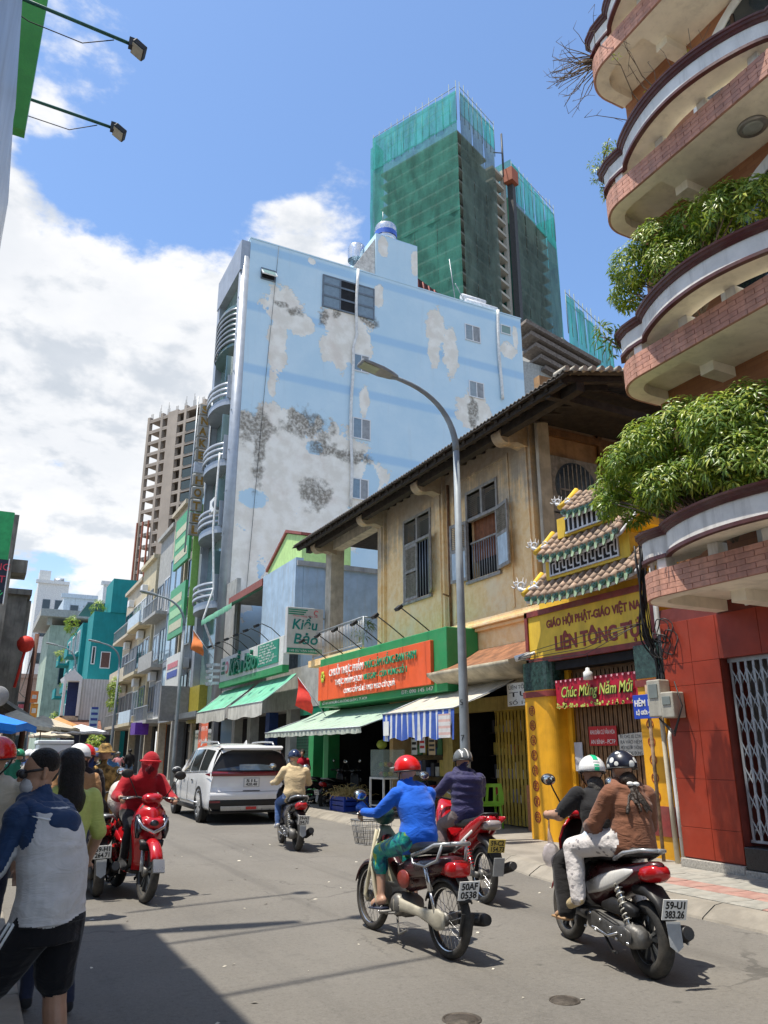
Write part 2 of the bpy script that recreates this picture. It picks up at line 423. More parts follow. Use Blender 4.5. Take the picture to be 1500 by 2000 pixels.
for k in range(n):
    s = gs1-.06-k*.112
    if s < gs0+.05: break
    obj('gate_bar', MB().box(WR+.125, WR+.14, s-.017, s+.017, .5, gz-.03), steel, gate_r)
    lat = MB()
    for q in range(7):
        z = .62+q*.30
        lat.obox((WR+.118, s-.056, z+.075), (.003, 0, 0), (0, .05, .1), (0, .007, -.0035)).obox((WR+.150, s-.056, z+.075), (.003, 0, 0), (0, -.05, .1), (0, .007, .0035))
    obj('lattice', lat, steel, gate_r)
# upper wall and arched windows
LV = [3.55, 6.43, 9.15, 11.67]
WU = 7.9
obj('wall', MB().box(WU, 14, -3, 6.98, 3.62, 16), brickw, RB)
def arch_pts(s0, z0, hw, zs_, n=20, x=0):
    return [(x, s0-hw, z0)]+[(x, s0-hw*math.cos(math.pi*k/n), zs_+hw*math.sin(math.pi*k/n)) for k in range(n+1)]+[(x, s0+hw, z0)]
for z in LV:
    zc = z+.95; s0 = 4.35; hw = 1.25
    o_ = arch_pts(s0, z+.15, hw+.16, zc); i_ = arch_pts(s0, z+.15, hw, zc)
    mb = MB()
    for k in range(len(o_)-1):
        A, B, C_, D = [Vector(q) for q in (o_[k], o_[k+1], i_[k+1], i_[k])]
        mb.prism([A+Vector((WU-.05, 0, 0)), B+Vector((WU-.05, 0, 0)), C_+Vector((WU-.05, 0, 0)), D+Vector((WU-.05, 0, 0))], (.1, 0, 0))
    win = obj('window', mb, white, RB)
    obj('pane', MB().prism([(WU-.03, q[1], q[2]) for q in i_], (.04, 0, 0)), glassd, win)
    fr = MB()
    for s in (s0-.62, s0, s0+.62): fr.box(WU-.045, WU-.032, s-.025, s+.025, z+.15, zc+math.sqrt(max(0, hw*hw-(s-s0)**2)))
    fr.box(WU-.046, WU-.033, s0-hw, s0+hw, zc-.03, zc+.03)
    obj('frame', fr, M('brown window frame', (.07, .035, .02), .5), win)
# balconies
def rim_path(z, off=0, s_end=3.4, ds=.08):
    """plan of the slab edge from the wall round the far end and along the front; off = inwards"""
    R_ = .55-off; P = [(WU, 6.5+R_, z), (7.72, 6.5+R_, z)]
    P += [(7.55+R_*math.cos(R(90+90*k/12)), 6.5+R_*math.sin(R(90+90*k/12)), z) for k in range(13)]
    s = 6.5-ds
    while s > s_end: P.append((7.0+off, s, z)); s -= ds
    P.append((7.0+off, s_end, z)); return [Vector(q) for q in P]
def resample(P, L):
    out = [P[0]]; acc = 0
    for a, b in zip(P, P[1:]):
        d = (b-a).length
        while acc+d >= L:
            t = (L-acc)/d; a = a+(b-a)*t; out.append(a.copy()); d = (b-a).length; acc = 0
        acc += d
    return out
lampg = M('frosted lamp glass', (.34, .36, .33), .25, var=.1, bump=0)
def ribbon(P, prof, mb, mi=0, smooth=True):
    """sweep a closed profile (outwards, up) along a plan path; outwards = to the left of the direction of travel reversed"""
    rows = []
    for i, p in enumerate(P):
        t = (P[min(i+1, len(P)-1)]-P[max(i-1, 0)]); t.z = 0; t.normalize()
        nrm = Vector((t.y, -t.x, 0))      # travelling towards -Y: points to -X (the street)
        rows.append([p+nrm*o+Vector((0, 0, h)) for (o, h) in prof])
    mb.grid(rows, mi, smooth, True); n = len(prof)
    mb.add(rows[0]+rows[-1], [tuple(range(n)), tuple(range(n, 2*n))[::-1]], mi)
    return mb
for li, zc in enumerate(LV):
    zb = zc-.23
    core = MB()
    P0 = rim_path(0, .035, -3)
    core.prism([(p.x, p.y, zb+.14) for p in P0]+[(WR+.2, -3, zb+.14), (WR+.2, P0[0].y, zb+.14)], (0, 0, .18))
    # flat soffit up to the cross beam, then a rim round the recessed end
    front = [p for p in P0 if p.y < 5.95]
    core.prism([(p.x, p.y, zb) for p in front]+[(WR+.2, -3, zb), (WR+.2, front[0].y, zb)], (0, 0, .145))
    outer = [p for p in P0 if p.y > 5.9]; inner = []
    for p in outer: inner.append(Vector((max(p.x, 7.22) if p.x < 7.55 else p.x, min(p.y, 6.83), 0)) if p.x >= 7.55 or p.y < 6.5 else Vector((7.55, 6.5, 0))+(p-Vector((7.55, 6.5, 0)))*.62)
    outer.insert(0, Vector((WR+.2, outer[0].y, 0))); inner.insert(0, Vector((WR+.2, inner[0].y, 0)))
    for k in range(len(outer)-1):
        A, B, C_, D = outer[k], outer[k+1], inner[k+1], inner[k]
        core.prism([(q.x, q.y, zb) for q in (A, B, C_, D)], (0, 0, .145))
    core.box(7.5, WR+.2, 5.75, 5.95, zb-.13, zb+.01)
    bal = obj('balcony', core, cream, RB)
    bricks_path = rim_path(0, 0, 3.4)
    for course in range(5):
        Q = resample(bricks_path, .03); step = 8; off = (course % 2)*4
        k = off
        while k+step < len(Q):
            seg = Q[k:k+step+1]
            mb = ribbon(seg[0:-1]+[seg[-1]-(seg[-1]-seg[-2])*.3], [(-.03, 0), (.0, 0), (.0, .060), (-.03, .060)], MB(), smooth=False)
            o = obj('brick', mb, brickc if random.random() < .7 else brickd, bal)
            k += step
        # one course's z
    zi = 0
    bl = [c for c in bpy.data.objects if c.parent == bal and c.name.startswith('brick')]
    per = {}
    # bricks were made course by course in order: lift each to its course
    cnt = 0; cur = None
    lens = []
    for course in range(5):
        Q = len(resample(bricks_path, .03)); k = (course % 2)*4; c = 0
        while k+8 < Q: c += 1; k += 8
        lens.append(c)
    order = sorted(bl, key=lambda o: (0 if '.' not in o.name else int(o.name.split('.')[-1])))
    it = iter(order)
    for course, c in enumerate(lens):
        for _ in range(c): next(it).location = (0, 0, zb+.005+course*.065)
    obj('band_backing', ribbon(rim_path(zb+.002, .012, -3), [(-.04, 0), (0, 0), (0, .328), (-.04, .328)], MB(), smooth=False), mortar, bal)
    # parapet: bowed white panel on stub supports, maroon moulded cap
    PP = [Vector((7.26, 6.92, 0)), Vector((7.15, 6.82, 0)), Vector((7.09, 6.65, 0)), Vector((7.08, 6.45, 0))]
    s = 6.36
    while s > 4.0:
        u = (6.36-s)/2.3; PP.append(Vector((7.08-.36*math.sin(math.pi*min(1, u))**.75, s, 0))); s -= .07
    PP += [Vector((7.08, 3.98, 0)), Vector((7.08, 3.4, 0)), Vector((7.08, -2.8, 0))]
    zp = zc+.26
    pan = ribbon([p+Vector((0, 0, zp)) for p in PP], [(-.06, 0), (.04, 0), (.04, .24), (-.06, .24)], MB(), smooth=False)
    par = obj('parapet', pan, white, bal)
    obj('parapet_soffit', ribbon([p+Vector((0, 0, zp)) for p in PP], [(-.35, .012), (.03, .012), (.03, -.012), (-.35, -.012)], MB(), smooth=False), cream, par)
    obj('parapet_edge', ribbon([p+Vector((0, 0, zp)) for p in PP], [(.0, -.03), (.065, -.03), (.065, .012), (.0, .012)], MB(), smooth=False), maroon, par)
    obj('cap', ribbon([p+Vector((0, 0, zp+.24)) for p in PP], [(-.10, 0), (.055, 0), (.07, .03), (.09, .038), (.10, .065), (.115, .075), (.12, .10), (-.12, .105)], MB(), smooth=False), maroon, par)
    for s in (6.5, 5.75, 5.05, 4.3, 3.6):
        box('support', 7.05, 7.22, s-.07, s+.07, zc+.09, zp-.01, white, bal, bev=.01)
    rp = resample(rim_path(0, .08, 3.4), .085)[1:11]
    for p in rp: obj('railing_bar', MB().tube([(p.x, p.y, zc+.09), (p.x, p.y, zp+.30)], .013, 6), white, bal)
    obj('handrail', MB().tube([p+Vector((0, 0, zp+.31)) for p in rp], .022, 6), white, bal)
    # ceiling lamp in the soffit
    if li < 3:
        zl = LV[li+1]-.23
        lp_ = obj('ceiling_lamp', MB().lathe([(0, -.05), (.10, -.045), (.125, -.03), (.13, -.002)], (7.5, 4.72, zl), n=20), lampg, RB)
        obj('lamp_ring', MB().lathe([(.125, -.035), (.17, -.03), (.18, -.004), (.13, -.002)], (7.5, 4.72, zl), n=20), M('brushed ring', (.32, .31, .29), .4, .5), lp_)
# small camera under the lowest balcony
cc = thing('security_camera', 'tiny white security camera under the lowest brick balcony', 'camera', (7.9, 6.2, 3.33))
whitep = M('white plastic', (.72, .72, .70), .4, var=.05, bump=0)
obj('bracket', MB().tube([(7.9, 5.9, 3.37), (7.9, 5.9, 3.28)], .02), whitep, cc); obj('body', MB().tube([(7.95, 5.86, 3.26), (7.78, 6.0, 3.22)], .035), whitep, cc)

# ---------------------------------------------------------------- shrubs
def leafmat(name, a, b, c):
    m, t, bs = newmat(name)
    oi = t.add('ShaderNodeNewGeometry').outputs['Random Per Island']
    cr = t.add('ShaderNodeValToRGB'); t.put(cr, 0, oi)
    cr.color_ramp.elements[0].color = (*a, 1); cr.color_ramp.elements[1].color = (*c, 1)
    e = cr.color_ramp.elements.new(.55); e.color = (*b, 1)
    t.put(bs, 'Base Color', cr.outputs[0]); bs.inputs['Roughness'].default_value = .38; bs.inputs['Specular IOR Level'].default_value = .5
    tr = t.add('ShaderNodeBsdfTranslucent'); t.put(tr, 0, t.mix(.5, cr.outputs[0], (.30, .42, .03)))
    mx = t.add('ShaderNodeMixShader'); mx.inputs[0].default_value = .3
    out = t.n['Material Output']; t.l.new(bs.outputs[0], mx.inputs[1]); t.l.new(tr.outputs[0], mx.inputs[2]); t.l.new(mx.outputs[0], out.inputs[0])
    return m
leaf_s = leafmat('glossy shrub leaf', (.07, .15, .018), (.22, .34, .035), (.50, .53, .07))
leaf_d = leafmat('dark tree leaf', (.02, .06, .01), (.05, .12, .015), (.12, .2, .03))
bark = M('bark', (.16, .12, .085), .9, var=.3, scale=10, bump=.6)
def whorl(mb, c, d, L, n=7, wd_=.26, droop=.35):
    """leaflets fanned round a stalk end, drooping"""
    d = Vector(d).normalized(); u = d.orthogonal().normalized(); v = d.cross(u); a0 = random.random()*6.28
    for k in range(n):
        a = a0+6.283*k/n+random.uniform(-.2, .2); l = L*random.uniform(.75, 1.15)
        r_ = (u*math.cos(a)+v*math.sin(a)); t = (r_+d*random.uniform(.0, .5)+Vector((0, 0, -droop*random.uniform(.4, 1.3)))).normalized()
        sd = t.cross(d); sd = sd.normalized() if sd.length > 1e-3 else u
        nn = sd.cross(t)
        p0 = Vector(c)+t*.02; p1 = p0+t*l*.5+nn*l*.05; p2 = p0+t*l-Vector((0, 0, l*.18)); hw = l*wd_*.5
        mb.add([p0, p1+sd*hw-nn*l*.03, p2, p1-sd*hw-nn*l*.03, p1+nn*l*.02], [(0, 1, 4), (1, 2, 4), (2, 3, 4), (3, 0, 4)], 0, False)
def shrub(name, label, base, blobs, dens, L, leaf=leaf_s, stems=6, n=7, wdt=.26, group='shrubs on the balconies', droop=.35):
    t = thing(name, label, 'shrub', base, 0, group)
    mb = MB(); st = MB()
    for (c, rx, ry, rz) in blobs:
        c = Vector(c); cnt = int(dens*(rx*ry*rz)**(2/3))
        for _ in range(cnt):
            d = Vector((random.gauss(0, 1), random.gauss(0, 1), random.gauss(0, 1)))
            d.normalize(); k = random.uniform(.45, 1.05)**.6
            k *= 1+.18*noise.noise(Vector((d.x*2+c.x, d.y*2+c.y, d.z*2)))
            p = c+Vector((d.x*rx, d.y*ry, d.z*rz))*k
            whorl(mb, p, d+Vector((0, 0, .45)), L*random.uniform(.7, 1.2), n, wdt, droop)
        b0 = Vector(base)+Vector((random.uniform(-.1, .1), random.uniform(-.1, .1), 0))
        for _ in range(stems):
            e = c+Vector((random.uniform(-rx, rx), random.uniform(-ry, ry), random.uniform(-rz, rz)))*.7
            mid = (b0+e)/2+Vector((random.uniform(-.1, .1), random.uniform(-.1, .1), .08))
            st.tube([b0, mid, e], [.018, .012, .005], 5)
    obj('foliage', mb, leaf, t, kind='stuff'); obj('stem', st, bark, t, kind='stuff')
    return t
random.seed(3)
shrub('balcony_shrub', 'big bushy umbrella shrub spilling over the lowest balcony above the temple gate', (7.35, 5.8, 3.85),
      [(PX(a, b_, 7.05+.25*(i_ % 2)), r_, r_*1.1, r_) for i_, (a, b_, r_) in enumerate(((1220, 905, .30), (1200, 960, .26), (1265, 870, .33), (1330, 830, .34), (1400, 830, .36), (1470, 810, .40), (1290, 950, .30), (1360, 920, .34), (1430, 900, .36), (1490, 900, .4), (1185, 985, .16), (1240, 1000, .16)))], 1700, .118, stems=4, droop=.22)
shrub('balcony_shrub', 'thick green umbrella shrub on the second balcony up, under the cream soffit', (7.5, 5.9, 6.9),
      [(PX(a, b_, 7.3+.2*(i_ % 2)), r_, r_*1.1, r_) for i_, (a, b_, r_) in enumerate(((1235, 520, .30), (1225, 575, .22), (1280, 470, .30), (1340, 440, .30), (1400, 410, .28), (1470, 400, .32), (1310, 510, .30), (1380, 480, .30), (1430, 385, .2)))], 1700, .108, stems=4, droop=.22)
shrub('balcony_shrub', 'small leggy plant with dark narrow leaves at the far end of the second balcony', (7.3, 6.9, 6.85), [((7.12, 7.1, 7.12), .2, .2, .26)], 330, .17, leaf_d, 3, 6, .2)
shrub('balcony_shrub', 'strip of trailing yellow-green creeper hanging at the third balcony end', (7.35, 6.95, 9.6), [((7.2, 7.0, 9.95), .12, .16, .3), ((7.25, 6.9, 9.55), .09, .12, .22), ((7.25, 6.75, 10.15), .16, .16, .14)], 700, .075, stems=3)
# twigs: nearly leafless plants on the third and top balconies
def twiggy(label, base, n, spread, up, L, leaves, seed):
    random.seed(seed)
    t = thing('bare_shrub', label, 'shrub', base, 0, 'bare shrubs on the balconies')
    mb = MB(); lf = MB()
    for _ in range(n):
        p = Vector(base); d = Vector((random.uniform(-1, 1)*spread[0]+spread[2], random.uniform(-1, 1)*spread[1]+spread[3], up*random.uniform(.4, 1.1))).normalized(); path = [p]
        for k in range(6):
            d = (d+Vector((random.uniform(-.4, .4), random.uniform(-.4, .4), random.uniform(-.35, .3)))).normalized(); p = p+d*L/6*random.uniform(.7, 1.2); path.append(p)
            if k > 2 and random.random() < .8:
                e = p+Vector((random.uniform(-.15, .15), random.uniform(-.15, .15), random.uniform(-.05, .15))); mb.tube([p, e], [.004, .002], 4)
                if random.random() < leaves: whorl(lf, e, (0, 0, 1), .06, 5)
        mb.tube(path, [.011-.0013*k for k in range(len(path))], 4)
    obj('twig', mb, bark, t, kind='stuff')
    if lf.f: obj('foliage', lf, leaf_s, t, kind='stuff')
twiggy('almost leafless shrub with thin branches on the third balcony', (7.25, 5.7, 9.75), 14, (.4, .8, 0, 0), 1, 1.25, .12, 5)
twiggy('bare tangled twigs hanging off the top balcony end against the sky', (7.35, 6.75, 11.9), 34, (.35, .35, -.55, .55), .05, .95, .02, 9)
# ================================================================ temple gate
yel = M('yellow ochre paint', (.74, .49, .045), .6, var=.12, scale=3, bump=.12, streak=.28, scol=(.33, .2, .03))
oran = M('orange yellow paint', (.74, .36, .012), .55, var=.14, scale=2.2, bump=.12, streak=.25, scol=(.38, .17, .02))
mar2 = M('brown red paint', (.22, .035, .03), .55, var=.2, bump=.1, dust=.2)
letr = M('dark red lettering', (.24, .028, .02), .5, var=.12, bump=0)
gmar = M('green veined marble', (.022, .05, .042), .25, var=.6, scale=14, bump=.03)
tile_c = M('clay barrel tile', (.37, .26, .19), .8, var=.3, scale=5, bump=.35, bscale=30, dust=.45)
tile_g = M('green glazed tile end', (.035, .13, .085), .25, var=.35, scale=14, bump=.15, spec=.7, dust=.2)
tile_w = M('pale glazed drip tile', (.30, .40, .26), .35, var=.4, scale=12, bump=.15)
plasw = M('white stucco ornament', (.66, .67, .70), .6, var=.15, scale=8, bump=.25, streak=.3)
brownm = M('brown painted bars', (.20, .105, .045), .5, .2, var=.25, scale=8, bump=.15, streak=.3)
pvc = M('aged cream pvc pipe', (.62, .56, .42), .5, var=.12, scale=4, bump=.06, streak=.45, scol=(.22, .17, .12))
cabl = M('black cable', (.015, .015, .016), .5, var=.1, bump=0)
GX = 8.98
TG = thing('temple_gate', 'yellow temple gate with three tiers of curved tiled roofs and red lettering', 'gate', (9.0, 10.2, .12))
# columns
def round_col(x0, x1, s0, s1, z0, z1, rr=.09, n=5):
    pts = []
    for (cx, cy, a0) in ((x1-rr, s1-rr, 0), (x0+rr, s1-rr, 90), (x0+rr, s0+rr, 180), (x1-rr, s0+rr, 270)):
        for k in range(n+1): a = R(a0+90*k/n); pts.append((cx+rr*math.cos(a), cy+rr*math.sin(a), z0))
    return MB().prism(pts, (0, 0, z1-z0), smooth=False)
cl = obj('column', round_col(8.86, 9.66, 10.98, 11.82, .1, 2.62, .16, 7), oran, TG)
obj('red_ring', round_col(8.84, 9.68, 10.96, 11.84, 2.50, 2.60, .16, 7), mar2, cl)
obj('capital', round_col(8.855, 9.66, 10.975, 11.83, 2.62, 3.12, .16, 7), gmar, cl)
cr_ = obj('column', round_col(8.86, 9.5, 8.42, 8.92, .1, 2.62, .03, 2), oran, TG)
obj('red_ring', round_col(8.84, 9.5, 8.40, 8.94, 2.50, 2.60, .03, 2), mar2, cr_)
obj('red_base', round_col(8.84, 9.5, 8.40, 8.94, .42, .82, .03, 2), mar2, cr_)
obj('capital', round_col(8.855, 9.5, 8.41, 8.93, 2.62, 3.12, .03, 2), gmar, cr_)
# round red characters down the columns
def glyph(c, r_, seed, parent):
    rnd = random.Random(seed); mb = MB(); x = c[0]
    for k in range(20):
        a0, a1 = 2*math.pi*k/20, 2*math.pi*(k+1)/20
        if k in (3, 13) and seed % 2: continue
        p = [(x, c[1]+q*math.cos(a), c[2]+q*1.05*math.sin(a)) for q, a in ((r_, a0), (r_, a1), (r_*.8, a1), (r_*.8, a0))]
        mb.prism(p, (-.004, 0, 0))
    for k in range(3):
        w_ = r_*rnd.uniform(.3, .6); z = c[2]+(k-1)*r_*.5
        mb.box(x-.004, x, c[1]-w_, c[1]+w_, z-r_*.07, z+r_*.07)
    for k in range(2):
        s = c[1]+(k*2-1)*r_*rnd.uniform(.15, .4); mb.box(x-.0045, x, s-r_*.08, s+r_*.08, c[2]-r_*.55*rnd.uniform(.4, 1), c[2]+r_*.6*rnd.uniform(.4, 1))
    obj('character', mb, letr, parent, kind='stuff')
for k in range(8): glyph((8.857, 11.52, 2.27-k*.255), .085, k+1, cl)
for k in range(7): glyph((8.857, 8.72, 2.2-k*.25), .07, k+21, cr_)
# lintel with the sign
sg = obj('sign_board', MB().box(8.93, 9.5, 8.5, 11.62, 3.13, 4.02), yel, TG)
fr = MB()
for (s0, s1, z0, z1) in ((8.46, 11.66, 3.10, 3.19), (8.46, 11.66, 3.96, 4.06), (8.46, 8.54, 3.10, 4.06), (11.58, 11.66, 3.10, 4.06)): fr.box(8.90, 8.98, s0, s1, z0, z1)
obj('frame', fr, mar2, sg)
text('GIÁO HỘI PHẬT-GIÁO VIỆT NAM', (8.928, 11.05, 3.70), .19, letr, FACE_ST, sg, .006, width=2.42, bold=.006)
text('LIÊN TÔNG TỰ', (8.928, 10.85, 3.28), .34, letr, FACE_ST, sg, .008, width=2.05, bold=.012)
box('wall', 9.35, 12, 8.42, 11.75, 3.05, 4.3, yel, TG); 
box('beam', 9.0, 9.5, 8.93, 10.97, 2.95, 3.09, dark, TG)
# tiers of roof
def tier(zE, sA, sB, xE, rise, run, ntile, rr, wall_z1):
    bed = MB(); mid = (sA+sB)/2; half = (sB-sA)/2
    up = lambda s: .10*abs((s-mid)/half)**3.2
    rows = [[Vector((xE+run*t, s, zE+up(s)*(1-.6*t)+rise*t)) for t in (0, .5, 1)] for s in np.linspace(sA, sB, 22)]
    bed.grid(rows, 0, True); bed.grid([[p-Vector((0, 0, .07)) for p in r_] for r_ in rows], 0, True)
    f = [r_[0] for r_ in rows]; bed.grid([f, [p-Vector((0, 0, .07)) for p in f]], 0, True)
    for e in (0, -1): bed.grid([rows[e], [p-Vector((0, 0, .07)) for p in rows[e]]], 0, True)
    ro = obj('roof_tier', bed, plasw, TG)
    for k in range(ntile):
        s = sA+(sB-sA)*(k+.5)/ntile; z = zE+up(s)
        p0 = Vector((xE-.05, s, z+.03)); p1 = Vector((xE+run, s, z+rise+.03))
        d = (p1-p0); L = d.length; d.normalize()
        mb = MB()
        for q in range(4):
            a = p0+d*L*q/4; b_ = p0+d*(L*(q+1)/4+.02)
            mb.tube([a+Vector((0, 0, .006)), b_], [rr, rr*.88], 10)
        obj('barrel_tile', mb, tile_c, ro)
        obj('tile_end', MB().lathe([(0, -.02), (rr*.55, -.02), (rr*.6, -.012), (rr*.95, -.012), (rr*1.02, -.02), (rr*1.06, .02), (0, .03)], (p0.x-.0, s, z+.03), 'x', 14), tile_g, ro)
        if k < ntile-1:
            s2 = s+(sB-sA)/ntile/2; z2 = zE+up(s2)
            pts = [(xE-.03, s2-rr*.75, z2+.02), (xE-.04, s2-rr*.55, z2-.06), (xE-.05, s2, z2-.10), (xE-.04, s2+rr*.55, z2-.06), (xE-.03, s2+rr*.75, z2+.02)]
            obj('drip_tile', MB().prism(pts, (.025, 0, .006)), tile_w, ro)
    # sloping ridge edge in yellow at the far end
    obj('verge', MB().tube([Vector((xE-.05, sB+.02, zE+.19)), Vector((xE+run*.5, sB+.02, zE+.19+rise*.45)), Vector((xE+run, sB+.01, zE+.16+rise))], [.05, .055, .06], 8), yel, ro)
    if wall_z1: obj('wall', MB().box(xE+run-.18, 9.9, sA+.32, sB-.32, zE+rise-.05, wall_z1), yel, ro)
    return ro
tier(4.12, 8.45, 11.20, 8.62, .46, .42, 14, .060, 4.93)
tier(4.84, 8.75, 10.88, 8.70, .46, .40, 11, .058, 5.62)
tier(5.54, 9.12, 10.22, 8.78, .42, .38, 7, .055, None)
# lattice panels between the tiers
lt = MB(); x = 8.83
lt.box(x, x+.03, 9.0, 10.75, 4.58, 4.61).box(x, x+.03, 9.0, 10.75, 4.88, 4.91).box(x, x+.03, 9.0, 9.03, 4.61, 4.88).box(x, x+.03, 10.72, 10.75, 4.61, 4.88)
for k in range(9):
    s = 10.66-k*.185; lt.box(x+.002, x+.028, s-.015, s+.015, 4.61, 4.80).box(x+.003, x+.027, s-.09, s, 4.785, 4.81).box(x+.002, x+.028, s-.105, s-.075, 4.68, 4.88).box(x+.003, x+.027, s-.17, s-.09, 4.66, 4.69)
obj('fret_panel', lt, plasw, TG, kind='stuff'); box('panel_backing', x+.012, x+.016, 9.0, 10.75, 4.58, 4.90, dark, TG)
lt = MB(); x = 8.875
lt.box(x, x+.03, 9.15, 10.3, 5.28, 5.31).box(x, x+.03, 9.15, 10.3, 5.54, 5.57)
for k in range(9): s = 10.2-k*.12; lt.box(x+.002, x+.028, s-.022, s+.022, 5.31, 5.54)
obj('baluster_panel', lt, plasw, TG, kind='stuff'); box('panel_backing', x+.012, x+.016, 9.15, 10.3, 5.28, 5.56, dark, TG)
# white dragon scrolls on the far roof corners
def scroll(mb, c, r0, turns, a0, ux, uz, th=.03, sgn=1):
    pts = []; n = int(14*turns)
    for k in range(n+1):
        t = k/n; a = a0+sgn*2*math.pi*turns*t; r_ = r0*(1-.82*t)
        pts.append(Vector(c)+Vector(ux)*r_*math.cos(a)+Vector(uz)*r_*math.sin(a))
    mb.tube(pts, [th*(1-.6*k/n) for k in range(n+1)], 6)
def dragon(c, k, parent):
    mb = MB(); c = Vector(c); ux = Vector((-.45, .85, 0))*k; uz = Vector((0, 0, 1))*k
    body = [c-ux*.42+uz*.0, c-ux*.25+uz*.1, c-ux*.05+uz*.02, c+ux*.15+uz*.02, c+ux*.3+uz*.12]
    mb.tube(body, [.03*k, .055*k, .06*k, .055*k, .03*k], 8)
    scroll(mb, c+ux*.18+uz*.16, .16, 1.3, -1.5, ux, uz, .032*k); scroll(mb, c-ux*.22+uz*.17, .11, 1.2, -1.2, ux, uz, .026*k, -1)
    scroll(mb, c+ux*.36+uz*.24, .08, 1.1, 0, ux, uz, .022*k)
    for (a, b_, h) in ((.05, .02, .36), (.16, .12, .42), (.28, .34, .44), (.38, .47, .34), (-.1, -.16, .28), (-.3, -.38, .25), (.42, .54, .2)):
        mb.tube([c+ux*a+uz*.12, c+ux*(a*.6+b_*.4)+uz*(h*.65), c+ux*b_+uz*h], [.026*k, .02*k, .004*k], 5)
    obj('dragon_ornament', mb, plasw, parent)
dragon((8.68, 11.22, 4.40), .62, TG); dragon((8.76, 10.9, 5.12), .52, TG); dragon((8.82, 10.25, 5.80), .45, TG)
# folding gate and notices
fg = MB().box(9.28, 9.31, 8.95, 10.95, 2.90, 2.96).box(9.28, 9.31, 8.95, 10.95, .16, .19)
gg = obj('gate_rail', MB().box(9.28, 9.31, 8.95, 10.95, 2.90, 2.96), brownm, TG)
obj('gate_rail', MB().box(9.28, 9.31, 8.95, 10.95, .14, .18), brownm, TG)
for k in range(38):
    s = 10.92-k*.052
    obj('gate_bar', MB().box(9.27-.012*(k % 2), 9.285-.012*(k % 2), s-.017, s+.017, .18, 2.9), brownm, gg)
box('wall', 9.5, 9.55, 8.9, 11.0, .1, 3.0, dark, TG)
obj('yellow_jamb', MB().box(9.2, 9.3, 10.86, 10.98, .1, 2.95), oran, TG)
bn = thing('new_year_banner', 'red new year banner with green-gold script above the temple door', 'banner', (8.97, 9.9, 2.3))
bann = M('red banner cloth', (.40, .008, .03), .5, var=.2, scale=8, bump=.1)
rows = [[Vector((8.97+.012*math.sin(s*7+z*3), s, z)) for z in np.linspace(2.28, 2.76, 6)] for s in np.linspace(8.93, 10.96, 30)]
obj('cloth', MB().grid(rows), bann, bn)
gold = M('green gold print', (.50, .56, .12), .5, var=.15, bump=0); gdk = M('dark green print', (.04, .09, .03), .5, var=.1, bump=0)
text('Chúc Mừng Năm Mới', (8.945, 10.80, 2.455), .25, gdk, FACE_ST, bn, .001, shear=.3, width=1.72, bold=.012)
text('Chúc Mừng Năm Mới', (8.940, 10.80, 2.462), .25, gold, FACE_ST, bn, .002, shear=.3, width=1.70, bold=.001)
fl = MB(); rnd = random.Random(4)
for k in range(70):
    s = rnd.uniform(8.98, 10.92); z = 2.29+abs(rnd.gauss(0, .035)); r_ = rnd.uniform(.012, .03)
    fl.prism([(8.945, s+r_*math.cos(a), z+r_*math.sin(a)) for a in np.linspace(0, 6.28, 6)[:-1]], (-.002, 0, 0))
obj('printed_flowers', fl, gold, bn, kind='stuff')
fl = MB()
for k in range(16):
    s = 10.9-k*.125; r_ = .022; fl.prism([(8.946, s+r_*math.cos(a), 2.735+r_*math.sin(a)) for a in np.linspace(0, 6.28, 7)[:-1]], (-.002, 0, 0))
obj('printed_dots', fl, M('pink print', (.75, .35, .40), .5, bump=0), bn, kind='stuff')
pap = M('white paper', (.70, .70, .67), .6, var=.08, bump=.05); redp = M('red plate', (.45, .012, .014), .45, var=.12, bump=.03)
def plate(name, label, cat, x, s0, s1, z0, z1, m, lines, tm, fs, group=None, tilt=0, ind=.06):
    t = thing(name, label, cat, (x, (s0+s1)/2, z0), 0, group)
    h = (z1-z0); c = Vector((x, (s0+s1)/2, (z0+z1)/2))
    obj('plate', MB().obox(c, (.006, 0, 0), (0, (s1-s0)/2, tilt*(s1-s0)/2), (0, -tilt*h/2, h/2)), m, t)
    n = len(lines)
    for k, l in enumerate(lines):
        zt = z1-h*(k+.82)/n if n > 1 else z0+h*.3
        text(l, (x-.0075, s1-(s1-s0)*ind, zt), fs if not isinstance(fs, (list, tuple)) else fs[k], tm, FACE_ST, t, .001, width=(s1-s0)*(1-2*ind))
    return t
plate('notice', 'red notice plate with white lettering on the temple folding gate', 'notice', 9.23, 9.82, 10.48, 1.66, 1.97, redp, ['KHU DÂN CƯ VĂN HÓA', 'AN BÌNH - PCTP'], pap, .10)
plate('notice', 'white notice card with grey lettering, tilted, beside the red notice', 'notice', 9.23, 9.26, 9.78, 1.50, 1.84, M('pale card', (.52, .50, .44), .6), ['ĐỂ CHO XE CON', 'RA VÀO HẺM', 'MỌI NGƯỜI THÔNG', '& ĐẬU XE ĐÚNG'], M('grey print', (.10, .10, .10), .6, bump=0), .075, tilt=-.06)
plate('notice', 'blank grey sheet taped at the left side of the temple folding gate', 'notice', 9.22, 10.66, 10.86, 1.25, 1.72, M('grey paper', (.45, .46, .50), .6), [], pap, .1)
bl_ = thing('pendant_lamp', 'white lamp shade hanging in the temple gate over the banner', 'lamp', (8.9, 9.95, 2.72))
obj('shade', MB().lathe([(.0, .20), (.03, .19), (.035, .15), (.075, .12), (.08, .0), (0, -.005)], (8.88, 10.0, 2.70), n=16), whitep, bl_); obj('cord', MB().tube([(8.88, 10.0, 2.88), (8.9, 10.0, 3.12)], .006, 5), cabl, bl_)
